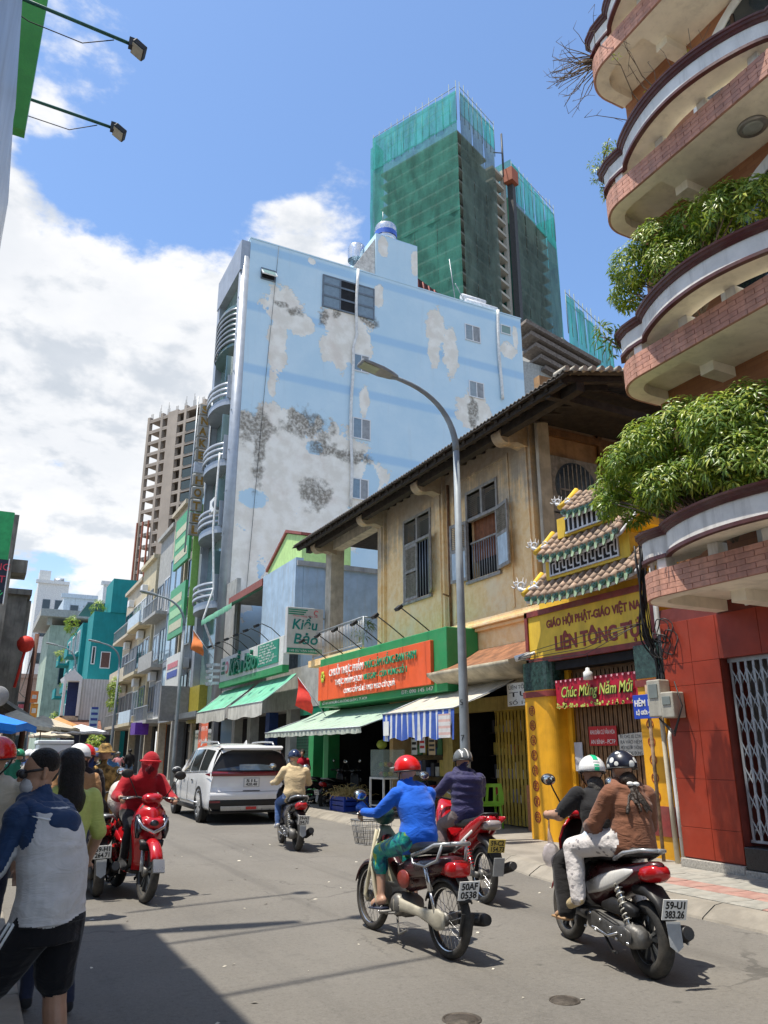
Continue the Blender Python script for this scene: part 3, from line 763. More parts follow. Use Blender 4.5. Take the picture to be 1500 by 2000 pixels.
wc = thing('security_camera', 'white bullet camera on the far lower corner of the temple sign', 'camera', (8.75, 11.5, 3.2))
obj('body', MB().tube([(8.86, 11.48, 3.27), (8.66, 11.68, 3.20)], .055, 12), whitep, wc); obj('bracket', MB().tube([(8.93, 11.42, 3.30), (8.86, 11.48, 3.27)], .03, 8), whitep, wc)
# blue alley sign on its pole
av = thing('alley_sign', 'blue plate reading HẺM 145 on a pole right of the temple banner', 'sign', (8.7, 8.5, .12))
obj('plate', MB().box(8.60, 8.61, 8.28, 8.76, 2.02, 2.36), M('blue sign enamel', (.012, .05, .40), .35, var=.1, bump=0), av, bev=.004)
text('HẺM 145', (8.597, 8.73, 2.20), .12, pap, FACE_ST, av, .002, width=.40, bold=.004); text('LỘ GIỚI: 4.0m', (8.597, 8.71, 2.08), .075, pap, FACE_ST, av, .002, width=.36, bold=.003)
obj('pole', MB().tube([(8.66, 8.52, .12), (8.66, 8.52, 2.5)], .025, 8), M('peeling brown pole', (.25, .17, .11), .8, var=.5, scale=9), av)
# conduit pipes beside the red wall
for k, (s, x, r_, z1, lab, m) in enumerate(((8.34, 8.72, .035, 2.05, 'cream conduit pipe nearest the yellow column', pvc), (8.17, 8.66, .03, 1.75, 'white conduit pipe in the middle of the three', M('white pvc', (.66, .65, .62), .5, streak=.4)), (8.06, 8.62, .04, 1.72, 'cream conduit pipe against the red tiled wall', pvc))):
    tag(obj('conduit_pipe', MB().tube([(x-.03, s-.04, .12), (x, s, z1*.5), (x+.01, s+.02, z1), (x+.05, s+.02, z1+.12)], r_, 10), m), lab, 'pipe', 'conduit pipes beside the gate')
tag(obj('downpipe', MB().tube([(8.62, 8.1, 2.5), (8.62, 8.12, 3.1), (8.7, 8.22, 3.3), (8.7, 8.22, 4.2)], .04, 10), M('grey pvc', (.36, .37, .37), .5, streak=.3)), 'grey downpipe rising from the meter boxes to the balcony', 'pipe')
em = thing('electric_meter', 'pair of grey beige electric meter boxes on the red wall corner', 'meter', (8.45, 7.9, 1.95))
mbx = M('meter box plastic', (.40, .38, .32), .5, var=.12, streak=.35)
for (s0, s1, z0, z1, x) in ((7.93, 8.17, 2.02, 2.52, 8.30), (7.70, 7.92, 2.0, 2.34, 8.28)):
    b_ = obj('meter_box', MB().box(x, 8.50, s0, s1, z0, z1), mbx, em, bev=.015)
    obj('window', MB().box(x-.012, x-.001, s0+.04, s1-.04, (z0+z1)/2+.0, z1-.06), M('meter glass', (.16, .18, .17), .15, var=.1, bump=0), b_, bev=.004)
random.seed(11)
def cable(pts, r_, n=14, sag=.0):
    P = [Vector(p) for p in pts]; out = []
    for a, b_ in zip(P, P[1:]):
        for k in range(n): t = k/n; q = a.lerp(b_, t); q.z -= sag*4*t*(1-t); out.append(q)
    out.append(P[-1]); return MB().tube(out, r_, 6)
cb = MB()
for k in range(16):
    j = lambda a=.08: random.uniform(-a, a)
    P = [(8.30+j(.05), 8.0+j(.15), 4.9+j(.3)), (8.40+j(), 8.12+j(), 4.0+j(.2)), (8.42+j(), 8.25+j(.12), 3.3+j(.15)), (8.55+j(.05), 8.15+j(.1), 2.85+j(.1)), (8.52+j(.04), 8.1+j(.1), 2.5), (8.48+j(.03), 8.05+j(.12), 1.95+j(.05))]
    pp = []
    for a, b_, c_ in zip(P, P[1:], P[2:]):
        for t in np.linspace(0, 1, 5)[:-1]: pp.append((Vector(a)+Vector(b_))*.5*(1-t)**2+2*t*(1-t)*Vector(b_)+t*t*(Vector(b_)+Vector(c_))*.5 if False else (Vector(a)+Vector(b_))*.5*(1-t)**2+Vector(b_)*2*t*(1-t)+(Vector(b_)+Vector(c_))*.5*t*t)
    cb.tube(pp, random.choice((.007, .009, .013)), 5)
for k in range(5):
    c = Vector((8.45, 8.0+random.uniform(-.2, .15), 2.95+random.uniform(-.2, .3))); cb.tube([c+Vector((.03*math.sin(3*a), .14*math.cos(a), .17*math.sin(a))) for a in np.linspace(0, 6.28, 18)], .008, 5)
for k in range(4): cb.tube([(8.4, 8.2+random.uniform(-.1, .1), 3.35), (8.5, 9.6, 3.05+.1*k), (8.62, 11.2, 3.12+.05*k), (8.7, 11.75, 3.2)], .006, 5)
for k in range(3): cb.tube([(8.36, 8.05, 2.0), (8.3, 7.75, 1.82-.03*k), (8.36, 7.62, 2.15), (8.4, 7.75, 2.48)], .009, 5)
tag(obj('cable_bundle', cb, cabl, kind='stuff'), 'tangle of black power cables at the corner of gate and red wall', 'cables')

# ================================================================ old ochre shophouse
def ochre_mat():
    m, t, b = newmat('old ochre plaster')
    P = t.add('ShaderNodeTexCoord').outputs['Object']; x, y, z = t.xyz(P)[:3]
    n1 = t.noise(P, 1.1, 7, .62); n2 = t.noise(P, 5, 6, .65); st = t.noise(t.vm('MULTIPLY', P, (2.5, 2.5, .16)), 2.4, 7, .65)
    c = t.mix(t.ss(n2, .3, .7), (.84, .55, .25), (.94, .70, .40))
    c = t.mix(t.math('MULTIPLY', t.ss(n1, .48, .68), .6), c, (.86, .74, .54))
    hz = t.math('MULTIPLY', t.math('SUBTRACT', z, 6.75), .42)                 # rain grime grows from the eaves down
    g = t.math('ADD', t.math('ADD', hz, t.math('MULTIPLY', t.math('SUBTRACT', n1, .5), 1.5)), t.math('MULTIPLY', t.math('SUBTRACT', st, .5), 1.2))
    c = t.mix(t.math('MULTIPLY', t.ss(g, -.12, .5), .85), c, t.mix(n2, (.15, .13, .11), (.42, .37, .31)))
    c = t.mix(t.math('MULTIPLY', t.ss(st, .58, .78), .45), c, (.46, .30, .14))
    t.put(b, 'Base Color', c); b.inputs['Roughness'].default_value = .9; b.inputs['Specular IOR Level'].default_value = .2
    t.put(b, 'Normal', t.bump(t.math('ADD', n2, t.noise(P, 30, 4, .6)), .35, .03))
    return m
ochre = ochre_mat()
oldwood = M('old dark timber', (.034, .026, .020), .85, var=.35, scale=7, bump=.4)
greyw = M('weathered grey shutter paint', (.29, .275, .255), .75, var=.25, scale=9, bump=.25, streak=.4, scol=(.08, .065, .05))
brwood = M('brown timber panelling', (.17, .085, .035), .8, var=.3, scale=5, bump=.25, streak=.35)
lblue = M('faded light blue paint', (.50, .60, .68), .7, var=.12, scale=6, bump=.1, streak=.35)
cpil = M('stained cream pillar', (.50, .45, .36), .85, var=.2, scale=3, bump=.25, streak=.5, scol=(.16, .13, .10))
OH = thing('old_shophouse', 'old ochre two-storey shophouse with louvred shutters and deep tiled eaves', 'house', (9.8, 16, .12))
HX = 9.8
W1 = (13.62, 14.80, 5.40, 7.50); W2 = (16.62, 17.98, 5.42, 7.62)
mb = MB(); ys = [12.2, W1[0], W1[1], W2[0], W2[1], 19.5]
for a, b_ in ((ys[0], ys[1]), (ys[2], ys[3]), (ys[4], ys[5])): mb.box(HX, HX+.3, a, b_, 4.3, 8.6)
for (a, b_, z0, z1) in (W1, W2): mb.box(HX, HX+.3, a, b_, 4.3, z0); mb.box(HX, HX+.3, a, b_, z1, 8.6)
obj('wall', mb, ochre, OH)
fw = obj('wall', MB().box(HX+.3, 16, 12.2, 12.4, .1, 9.6), M('brown flank plaster', (.34, .20, .095), .85, var=.3, scale=2.2, bump=.2, streak=.4, scol=(.10, .06, .03)), OH)
box('wall', HX+.3, 16, 19.3, 19.5, .1, 9, ochre, OH); box('floor', HX+.31, 16, 12.41, 19.29, 4.2, 4.3, oldwood, OH); box('wall', HX+2.5, HX+2.6, 12.41, 19.29, 4.3, 8.6, dark, OH)
for s, w_ in ((12.42, .44), (16.02, .42), (19.28, .40)):
    obj('pilaster', MB().box(HX-.09, HX-.002, s-w_/2, s+w_/2, 4.42, 8.5).box(HX-.13, HX-.092, s-w_*.28, s+w_*.28, 4.42, 8.5), ochre, OH)
obj('panel_moulding', MB().box(HX-.025, HX-.003, 13.1, 13.16, 4.5, 8.0).box(HX-.025, HX-.003, 15.4, 15.46, 4.5, 8.0).box(HX-.024, HX-.003, 13.16, 15.4, 7.92, 7.98), ochre, OH)
for k, (a, b_) in enumerate(((12.0, 16.0), (16.0, 19.6))):
    obj('cornice', MB().box(HX-.14, HX-.003, a, b_-.004, 4.30, 4.40).box(HX-.20, HX-.003, a, b_-.004, 4.22, 4.297).box(HX-.12, HX-.003, a, b_-.004, 4.14, 4.217), ochre, OH, bev=.015)
obj('wall', MB().box(HX-.03, HX+.2, 12.2, 23.2, 3.0, 4.14), ochre, OH)
for s in (12.42, 16.02, 19.28, 22.85):
    pr = [(HX, s-.16, 8.30), (9.18, s-.16, 8.30)]
    for k in range(9): a = R(180+90*k/8*1.3); pr.append((9.20+.22*math.cos(a), s-.16, 8.06+.24*math.sin(a)))
    pr += [(9.45, s-.16, 7.88), (HX, s-.16, 7.80)]
    obj('eave_bracket', MB().prism(pr, (0, .32, 0)), ochre, OH)
# timber-lined flank: posts, rails, round lattice windows
fl = MB()
for x in (10.0, 11.66, 12.6, 13.6): fl.box(x-.06, x+.06, 12.13, 12.199, 4.6, 9.2)
fl.box(9.94, 14, 12.12, 12.199, 8.15, 8.32).box(10.05, 14, 12.125, 12.199, 4.5, 4.62)
obj('timber_frame', fl, brwood, OH)
obj('corner_post', MB().box(9.80, 10.10, 12.02, 12.12, 4.5, 8.6), cpil, OH)
for zc_, r_ in ((7.0, .56), (5.85, .44)):
    pn = obj('window_panel', MB().box(10.14, 11.46, 12.085, 12.125, zc_-r_-.08, zc_+r_+.1), greyw, OH)
    ring = MB(); cx = 10.82
    obj('round_window', MB().lathe([(0, 0), (r_*.95, 0), (r_*.95, .02), (r_, .02), (r_+.02, .04)], (cx, 12.045, zc_), 'y', 32), M('blue grey lattice', (.085, .11, .13), .5, var=.25, scale=14), pn)
    bars = MB()
    for k in range(9):
        x = cx-r_*.85+k*r_*1.7/8; h = math.sqrt(max(.001, r_*r_*.9-(x-cx)**2)); bars.box(x-.012, x+.012, 12.036, 12.043, zc_-h, zc_+h)
    bars.box(cx-r_*.9, cx+r_*.9, 12.03, 12.035, zc_-.12, zc_-.08)
    obj('window_bars', bars, greyw, pn, kind='stuff')
# roof: corrugated sheet over rafters
def roofz(x): return 8.16+.235*(x-8.6)
rows = []
ns = 420
for k in range(ns+1):
    s = 9.72+(23.55-9.72)*k/ns; c = .022*math.cos(k*2*math.pi/4)
    rows.append([Vector((x, s, roofz(x)+c+.02*noise.noise(Vector((x, s*.7, 0))))) for x in (8.58, 9.6, 12, 16)])
rf = MB().grid(rows); rf.grid([[p-Vector((0, 0, .018)) for p in r_] for r_ in rows])
f = [r_[0] for r_ in rows]; rf.grid([f, [p-Vector((0, 0, .018)) for p in f]])
rfo = obj('roof', rf, M('weathered roof sheet', (.10, .085, .07), .8, var=.35, scale=3, bump=.3, streak=.3), OH)
rakes = MB()
for k in range(34):
    x = 8.66+k*.215; rakes.tube([(x, 9.66, roofz(x)+.05), (x, 10.0, roofz(x)+.05)], .06, 8)
obj('verge_tiles', rakes, M('pale verge tile', (.42, .38, .31), .8, var=.3, scale=6), rfo, kind='stuff')
for k in range(34):
    s = 9.9+k*.41; z = roofz(8.66)
    obj('rafter', MB().obox(((8.66+10.2)/2, s, (roofz(8.66)+roofz(10.2))/2-.085), (.77, 0, .181), (0, .045, 0), (-.012, 0, .055)), oldwood, rfo)
for k in range(60):
    s = 9.8+k*.233
    obj('eave_board', MB().obox((8.66, s, roofz(8.66)-.045), (.075, 0, .018), (0, .108, random.uniform(-.01, .01)), (0, 0, .014)), oldwood, rfo)
box('eave_beam', 9.02, 9.20, 9.85, 23.5, roofz(9.1)-.33, roofz(9.1)-.14, oldwood, rfo); box('eave_beam', 8.70, 8.80, 9.85, 23.5, roofz(8.75)-.20, roofz(8.75)-.10, oldwood, rfo)
box('eave_beam', 8.75, 16, 10.3, 10.44, 7.95, 8.12, oldwood, rfo); box('ceiling', 9.81, 16, 10.3, 12.1, 8.36, 8.40, oldwood, rfo); box('ceiling', 9.81, 16, 19.5, 23.5, 8.36, 8.40, oldwood, rfo)
# shutters
def louvre_leaf(h, w_, zl0, m, panel=None):
    """leaf in local axes: hinge at origin, width along +Y, height along Z, thickness X"""
    fm = MB(); t_ = .04
    fm.box(-t_/2, t_/2, 0, .06, 0, h).box(-t_/2, t_/2, w_-.06, w_, 0, h)
    for z in (0, zl0-.04, h-.08): fm.box(-t_/2+.001, t_/2-.001, .06, w_-.06, z, z+.08)
    sl_ = MB(); z = zl0+.06
    while z < h-.1: sl_.obox((0, w_/2, z), (.022, 0, .014), (0, w_/2-.062, 0), (-.003, 0, .004)); z += .045
    if panel is None:
        z = .1
        while z < zl0-.06: sl_.obox((0, w_/2, z), (.022, 0, .014), (0, w_/2-.062, 0), (-.003, 0, .004)); z += .045
    return fm, sl_
def shutter(hinge, ang, h, w_, zl0, panel=None):
    fm, sl_ = louvre_leaf(h, w_, zl0, greyw, panel)
    o = obj('shutter', fm, greyw, OH); o.matrix_parent_inverse = Matrix.Translation(-OH.location)
    o.location = hinge; o.rotation_euler = (0, 0, ang)
    l = obj('louvres', sl_, greyw, o, False, kind='stuff')
    if panel: obj('panel', MB().box(-.012, .012, .05, w_-.05, .07, zl0-.03), panel, o, False)
for wi, (a, b_, z0, z1) in enumerate((W1, W2)):
    fr = MB().box(HX-.03, HX+.1, a-.07, a, z0-.03, z1+.07).box(HX-.03, HX+.1, b_, b_+.07, z0-.03, z1+.07).box(HX-.03, HX+.1, a, b_, z1, z1+.07).box(HX-.06, HX+.1, a-.1, b_+.1, z0-.1, z0-.031)
    zt = z1-.62; fr.box(HX-.02, HX+.08, a, b_, zt-.07, zt); fr.box(HX-.02, HX+.08, (a+b_)/2-.04, (a+b_)/2+.04, zt, z1)
    wn = obj('window', fr, greyw, OH)
    tr = MB()
    for q in range(12):
        z = zt+.04+q*.047; tr.obox((HX+.03, (a+b_)/2, z), (.025, 0, .014), (0, (b_-a)/2, 0), (-.003, 0, .004))
    obj('transom_louvres', tr, greyw, wn, kind='stuff')
    if wi == 0:
        bars = MB(); n = 12
        for q in range(n): s = a+.06+(b_-a-.12)*q/(n-1); obj('window_bar', MB().tube([(HX+.05, s, z0), (HX+.05, s, z0+.86)], .011, 6), steel, wn)
        obj('window_rail', MB().box(HX+.03, HX+.07, a, b_, z0+.86, z0+.90), greyw, wn)
        cur = [[Vector((HX+.16+.02*math.sin(s*38), s, z)) for z in (z0+.45, zt)] for s in np.linspace(a, b_, 40)]
        obj('curtain', MB().grid(cur), M('rust brown blind', (.20, .07, .025), .7, var=.2, scale=12, streak=.3), wn)
        box('back', HX+.28, HX+.3, a, b_, z0, z1, dark, wn)
        shutter((HX-.05, a-.02, z0), R(168), zt-z0-.03, (b_-a)/2+.05, (zt-z0)*.52, lblue)     # near leaf folded back on the wall
        shutter((HX-.05, b_+.02, z0), R(10), zt-z0-.03, (b_-a)/2, (zt-z0)*.52, lblue)
    else:
        bars = MB(); n = 5
        for q in range(n): s = a+.05+(b_-a)*.42*q/(n-1); obj('window_bar', MB().tube([(HX+.05, s, z0), (HX+.05, s, zt-.07)], .014, 6), steel, wn)
        box('back', HX+.28, HX+.3, a, b_, z0, z1, dark, wn)
        shutter((HX-.0, b_, z0), R(180), zt-z0-.08, (b_-a)*.5, (zt-z0)*.5)
        shutter((HX-.04, a-.02, z0), R(152), zt-z0-.08, (b_-a)*.48, (zt-z0)*.5)
# veranda
vr = obj('veranda_floor', MB().box(9.2, 14, 19.5, 23.45, 4.16, 4.36), ochre, OH)
for (x, s, w_) in ((9.62, 22.95, .46), (12.9, 22.95, .3)): box('pillar', x, x+w_, s-.23, s+.23, 4.36, 8.2, cpil, OH)
box('pillar', 13.2, 13.6, 20.1, 20.5, 4.36, 8.3, cpil, OH); box('lintel', 9.66, 10.0, 19.5, 23.3, 7.95, 8.3, cpil, OH)
gsc = MB(); rows = [[Vector((12.4+.02*math.cos(k*1.57), 19.6+k*.055, z)) for z in (4.36, 6.2)] for k in range(50)]
obj('green_screen', MB().grid(rows), M('dark green sheet', (.012, .075, .055), .55, var=.2), OH)
rl = obj('railing', MB().tube([(9.3, 19.55, 5.22), (9.3, 23.3, 5.22)], .025, 8).tube([(9.3, 19.55, 4.48), (9.3, 23.3, 4.48)], .018, 8).tube([(9.3, 19.55, 4.36), (9.3, 19.55, 5.24)], .025, 8).tube([(9.3, 23.3, 4.36), (9.3, 23.3, 5.24)], .025, 8).tube([(9.3, 19.55, 5.22), (9.8, 19.55, 5.22)], .022, 8), steel, OH)
wbar = M('pale railing paint', (.52, .52, .53), .5, .2, streak=.3)
for k in range(34): s = 19.65+k*.108; obj('railing_bar', MB().tube([(9.3, s, 4.48), (9.3, s, 5.22)], .010, 5), wbar, rl)
shrub('potted_palm', 'small dark potted palm on the old veranda behind the railing', (9.7, 20.4, 4.4), [((9.7, 20.4, 5.05), .3, .3, .25)], 150, .3, leaf_d, 3, 6, .12, 'potted plants')
# rusty pipe and hook on the wall
tag(obj('downpipe', MB().tube([(HX-.05, 15.62, 4.4), (HX-.05, 15.62, 8.0)], .035, 8).tube([(HX-.05, 15.62, 5.15), (HX-.25, 15.62, 5.2)], .02, 6), M('rusty pipe', (.20, .10, .05), .8, var=.35, scale=8)), 'thin rusty downpipe on the ochre wall between the shuttered windows', 'pipe')
# ================================================================ shop fronts under the old house
grn = M('green sign panel', (.03, .27, .09), .4, var=.08, scale=3, bump=.03, dust=.12)
org = M('orange sign panel', (.80, .12, .035), .4, var=.06, scale=3, bump=.02, dust=.06)
chan = M('white channel letter', (.78, .77, .74), .4, var=.06, bump=0); chang = M('green channel letter', (.03, .30, .16), .4, var=.1, bump=0)
SB = thing('shop_sign', 'large orange fresh-food signboard with green surround and raised white and green letters', 'sign', (8.9, 18, 2.8))
obj('surround', MB().box(8.92, 9.76, 14.5, 21.75, 2.82, 4.22), grn, SB, bev=.02)
obj('panel', MB().box(8.83, 8.92, 15.05, 21.65, 3.0, 3.98), org, SB, bev=.008)
obj('panel_seams', MB().box(8.826, 8.829, 16.35, 16.358, 3.0, 3.98).box(8.826, 8.829, 17.7, 17.708, 3.0, 3.98).box(8.826, 8.829, 19.3, 19.308, 3.0, 3.98).box(8.826, 8.829, 20.9, 20.908, 3.0, 3.98), M('seam', (.25, .03, .012), .6, bump=0), SB)
for (t_, s, z, sz, m, wdt) in (('CHUỖI THỰC PHẨM', 20.75, 3.64, .27, chan, 2.25), ('PHÚC LÂM HỒNG ĐAN FARM', 18.4, 3.64, .27, chang, 2.75), ('THỰC PHẨM SẠCH', 20.3, 3.36, .21, chan, 1.75), ('VIETGAP - CỦA VÙNG SỐ 1', 18.45, 3.36, .21, chang, 2.35), ('CUNG CẤP SỈ-LẺ THỊT HEO CỦ QUẢ', 19.7, 3.10, .17, chan, 3.0)):
    text(t_, (8.79, s, z), sz, m, FACE_ST, SB, .012, width=wdt, bold=.0)
text('SỐ 147-149 PHƯỜNG AN ĐÔNG QUẬN 5, TP. HCM', (8.915, 21.5, 2.88), .10, chan, FACE_ST, SB, .002, width=3.0); text('ĐT: 090 145 147', (8.915, 16.6, 2.88), .12, chan, FACE_ST, SB, .002, width=1.5)
flw = MB()
for k in range(6): a = k*1.047; flw.ell((8.80, 21.25+.09*math.cos(a), 3.66+.11*math.sin(a)), .02, .05, .07, 8, 6)
obj('flower_logo', flw, M('yellow green logo', (.45, .50, .05), .4, bump=0), SB)
for k in range(6):
    s = 15.3+k*1.22
    t = thing('sign_lamp', ['rightmost', 'second from right', 'third from right', 'third from left', 'second from left', 'leftmost'][k]+' spotlight arm over the orange signboard', 'lamp', (8.95, s, 4.22), 0, 'spotlights over the orange sign')
    obj('arm', MB().tube([(9.0, s, 4.2), (8.6, s+.02, 4.48), (8.22, s+.03, 4.72)], .014, 6), cabl, t)
    obj('head', MB().obox((8.18, s+.03, 4.70), (.06, 0, .05), (0, .09, 0), (-.025, 0, .03)), M('black lamp housing', (.02, .02, .022), .5, bump=.05), t, bev=.008)
# rusty hood over the yellow door
hood = MB(); rust = M('rusty hood metal', (.26, .115, .055), .75, .1, var=.4, scale=4, bump=.25, streak=.5, scol=(.10, .05, .03))
rows = []
for s in np.linspace(11.9, 14.95, 12): rows.append([Vector((8.66+1.1*t, s, 3.22+.52*t**1.3+(-.04 if s > 14.8 else 0))) for t in np.linspace(0, 1, 7)])
hood.grid(rows); hood.grid([[Vector((8.66, s, 3.22)), Vector((8.68, s, 3.14)), Vector((8.95, s, 2.98)), Vector((9.75, s, 2.93))] for s in np.linspace(11.9, 14.95, 12)], 1)
hood.add([rows[-1][0], *rows[-1][1:], Vector((9.76, 14.95, 2.93)), Vector((8.95, 14.95, 2.98)), Vector((8.68, 14.95, 3.14))], [tuple(range(10))], 1); hood.add([rows[0][0], *rows[0][1:], Vector((9.76, 11.9, 2.93)), Vector((8.95, 11.9, 2.98)), Vector((8.68, 11.9, 3.14))], [tuple(range(10))], 1)
tag(obj('door_hood', hood, [rust, M('stained hood soffit', (.42, .37, .27), .8, var=.25, scale=3, streak=.4)]), 'curved rusty brown hood over the yellow folding door', 'canopy')
# striped awning
def awning(label, s0, s1, x0, z0, x1, z1, mtop, mval, vh, wave=.02, n=40, name='awning', scal=9):
    t = thing(name, label, 'awning', (x0, (s0+s1)/2, z1))
    rows = [[Vector((x0+(x1-x0)*u, s, z0+(z1-z0)*u-.10*math.sin(math.pi*u)*.5+.012*math.sin(s*13)*u)) for u in np.linspace(0, 1, 9)] for s in np.linspace(s0, s1, n)]
    obj('canopy', MB().grid(rows), mtop, t)
    v = [[Vector((x1+wave*math.sin(s*22)*u, s+.0, z1-vh*u*(1+.07*math.sin(s*scal)))) for u in np.linspace(0, 1, 5)] for s in np.linspace(s0, s1, n*2)]
    obj('valance', MB().grid(v), mval, t)
    fr = MB().tube([(x1, s0, z1), (x1, s1, z1)], .018, 6)
    for s in (s0+.05, s1-.05): fr.tube([(x0, s, z0-.05), (x1, s, z1-.01)], .015, 6)
    obj('frame', fr, steel, t)
    return t
def stripes(name, axis, w_, c1, c2, duty=.5, rough=.7, dirt=.4, dcol=(.18, .17, .14)):
    m, t, b = newmat(name)
    P = t.add('ShaderNodeTexCoord').outputs['Object']; q = t.xyz(P)[axis]
    f_ = t.math('FRACT', t.math('DIVIDE', q, w_)); k = t.math('GREATER_THAN', f_, duty)
    c = t.mix(k, c1, c2); n = t.noise(t.vm('MULTIPLY', P, (2, 2, .7)), 2.2, 6, .65)
    t.put(b, 'Base Color', t.mix(t.math('MULTIPLY', t.ss(n, .42, .72), dirt), c, dcol)); b.inputs['Roughness'].default_value = rough
    t.put(b, 'Normal', t.bump(t.noise(P, 6, 4), .3, .05)); return m
awning('blue and white striped shop awning with dingy cream top', 12.75, 15.75, 9.5, 3.0, 7.98, 2.36, stripes('cream ribbed awning', 1, .11, (.56, .51, .42), (.44, .40, .33), .6), stripes('blue white stripe', 1, .24, (.035, .10, .42), (.62, .64, .66), .68, dirt=.3), .54, .03)
awt = [c for c in bpy.data.objects if c.get('label', '').startswith('blue and white')][0]
obj('notice_patch', MB().box(7.925, 7.935, 12.82, 13.25, 1.82, 2.26), stripes('printed sheet', 2, .12, (.62, .60, .58), (.62, .40, .36), .6), awt); obj('notice_patch', MB().box(7.925, 7.935, 15.35, 15.6, 1.9, 2.2), pap, awt)
awning('long grey-green ribbed awning below the orange signboard', 16.6, 23.45, 9.6, 2.78, 7.85, 2.12, stripes('grey green awning', 1, .16, (.36, .47, .37), (.27, .40, .31), .55), stripes('mildewed valance', 1, .3, (.50, .52, .44), (.42, .46, .38), .5, dirt=.7), .14, .02, 60)
# shop interiors, door, pillars
SH = thing('shop_row', 'dark open shop bays with yellow folding door below the old house', 'shop', (10, 16, .12))
for (a, b_, z0, z1, m) in ((12.25, 12.62, .1, 3.0, M('flaking cream pillar', (.56, .51, .40), .85, var=.25, scale=3, bump=.3, streak=.6, scol=(.25, .16, .10))), (15.72, 16.15, .1, 3.0, M('dirty yellow pillar', (.36, .27, .08), .8, streak=.5)), (23.0, 23.4, .1, 3.0, grn)): box('pillar', HX-.03, HX+.35, a, b_, z0, z1, m, SH)
box('door_head', HX+.02, HX+.3, 12.63, 15.71, 2.42, 2.7, M('dirty yellow pillar'), SH)
ydo = obj('folding_door', MB().box(HX+.14, HX+.18, 12.63, 14.25, 2.38, 2.42), M('yellow door paint', (.42, .30, .045), .55, .1, var=.2, streak=.4, scol=(.18, .12, .03)), SH)
for k in range(26):
    s = 12.66+k*.0615; x = HX+.15-.022*(k % 2)
    obj('door_slat', MB().obox((x, s, 1.27), (.012 if k % 2 else -.012, .029, 0), (.003, 0, 0), (0, 0, 1.12)), MATS['yellow door paint'], ydo)
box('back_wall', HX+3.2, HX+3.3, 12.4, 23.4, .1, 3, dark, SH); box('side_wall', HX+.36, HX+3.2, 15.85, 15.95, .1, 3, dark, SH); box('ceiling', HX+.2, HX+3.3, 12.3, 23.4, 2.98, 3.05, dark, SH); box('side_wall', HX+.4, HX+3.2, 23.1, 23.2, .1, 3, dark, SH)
obj('brick_stub', MB().box(HX-.12, HX-.031, 12.66, 12.9, .12, .95), brickw, SH)
plate('shop_plate', 'white plate with black lettering hanging under the rusty hood', 'sign', 9.3, 12.05, 12.85, 2.42, 2.86, pap, ['LIÊN TÔNG', 'TỰ', 'SỐ 145'], cabl, (.10, .13, .09))
for (s, z, lab) in ((12.3, 1.95, 'upper small white meter box on the cream pillar'), (12.15, 1.35, 'lower small grey meter box on the cream pillar')):
    e = thing('meter_box', lab, 'meter', (9.6, s, z), 0, 'meter boxes on the cream pillar'); obj('box', MB().box(9.55, 9.76, s-.14, s+.14, z-.2 if 'upper' in lab else z-.13, z+.2 if 'upper' in lab else z+.13), M('white box plastic', (.58, .57, .54), .5, streak=.4), e, bev=.015); obj('cover', MB().box(9.535, 9.549, s-.09, s+.09, z-.08, z+.1), mbx, e, bev=.006)
tag(obj('conduit_pipe', MB().tube([(9.62, 12.02, .12), (9.62, 12.05, 1.3), (9.6, 12.08, 2.4), (9.4, 11.95, 3.2)], .028, 8), pvc), 'pinkish conduit pipe climbing the cream pillar left of the temple column', 'pipe', 'conduit pipes beside the gate')
# goods on the pavement
blu = M('blue plastic crate', (.015, .05, .33), .45, var=.15, bump=.05)
def crate(label, x, s, z, w_, d_, h_, m):
    t = thing('crate', label, 'crate', (x, s, z)); mb = MB()
    for (a0, a1, b0, b1) in ((-w_, w_, -d_, -d_+.02), (-w_, w_, d_-.02, d_), (-w_, -w_+.02, -d_+.02, d_-.02), (w_-.02, w_, -d_+.02, d_-.02)):
        for k in range(3): mb.box(x+a0, x+a1, s+b0, s+b1, z+.02+k*h_/3, z+.02+(k+.78)*h_/3)
    for a in (-1, 1):
        for b_ in (-1, 1): mb.box(x+a*w_-.025, x+a*w_+.025, s+b_*d_-.025, s+b_*d_+.025, z, z+h_)
    mb.box(x-w_, x+w_, s-d_, s+d_, z, z+.02); obj('basket', mb, m, t); return t
crate('blue plastic crate heaped with dry straw on the shop pavement', 8.85, 19.4, .12, .32, .42, .36, blu)
stw = MB(); random.seed(5)
for _ in range(420):
    c = Vector((8.85+random.gauss(0, .2), 19.4+random.gauss(0, .27), .46+abs(random.gauss(0, .1)))); d = Vector((random.gauss(0, 1), random.gauss(0, 1), random.gauss(.2, .5))).normalized()*random.uniform(.12, .3)
    stw.tube([c-d*.5, c+Vector((0, 0, random.uniform(-.03, .05))), c+d*.5], [.006, .008, .003], 4)
tag(obj('straw_bundle', stw, M('dry straw', (.50, .38, .15), .8, var=.3, scale=4), kind='stuff'), 'loose heap of yellow straw in the blue crate', 'straw')
bagm = M('blue plastic bag', (.02, .13, .62), .3, var=.15, bump=.4, bscale=14)
bg = MB().ell((8.78, 18.35, .25), .2, .22, .14, 18, 12)
for i_, v in enumerate(bg.v): nn = noise.noise(Vector(v)*9)*.05; bg.v[i_] = (v[0]+nn, v[1]-nn, max(.121, v[2]+nn))
tag(obj('plastic_bag', bg, bagm), 'crumpled blue plastic bag on the pavement by the glass cabinet', 'bag')
GC = thing('glass_cabinet', 'glass food cabinet on a white metal stand outside the shop', 'cabinet', (8.9, 17.3, .12))
wst = M('white metal stand', (.58, .58, .55), .5, .1, streak=.3)
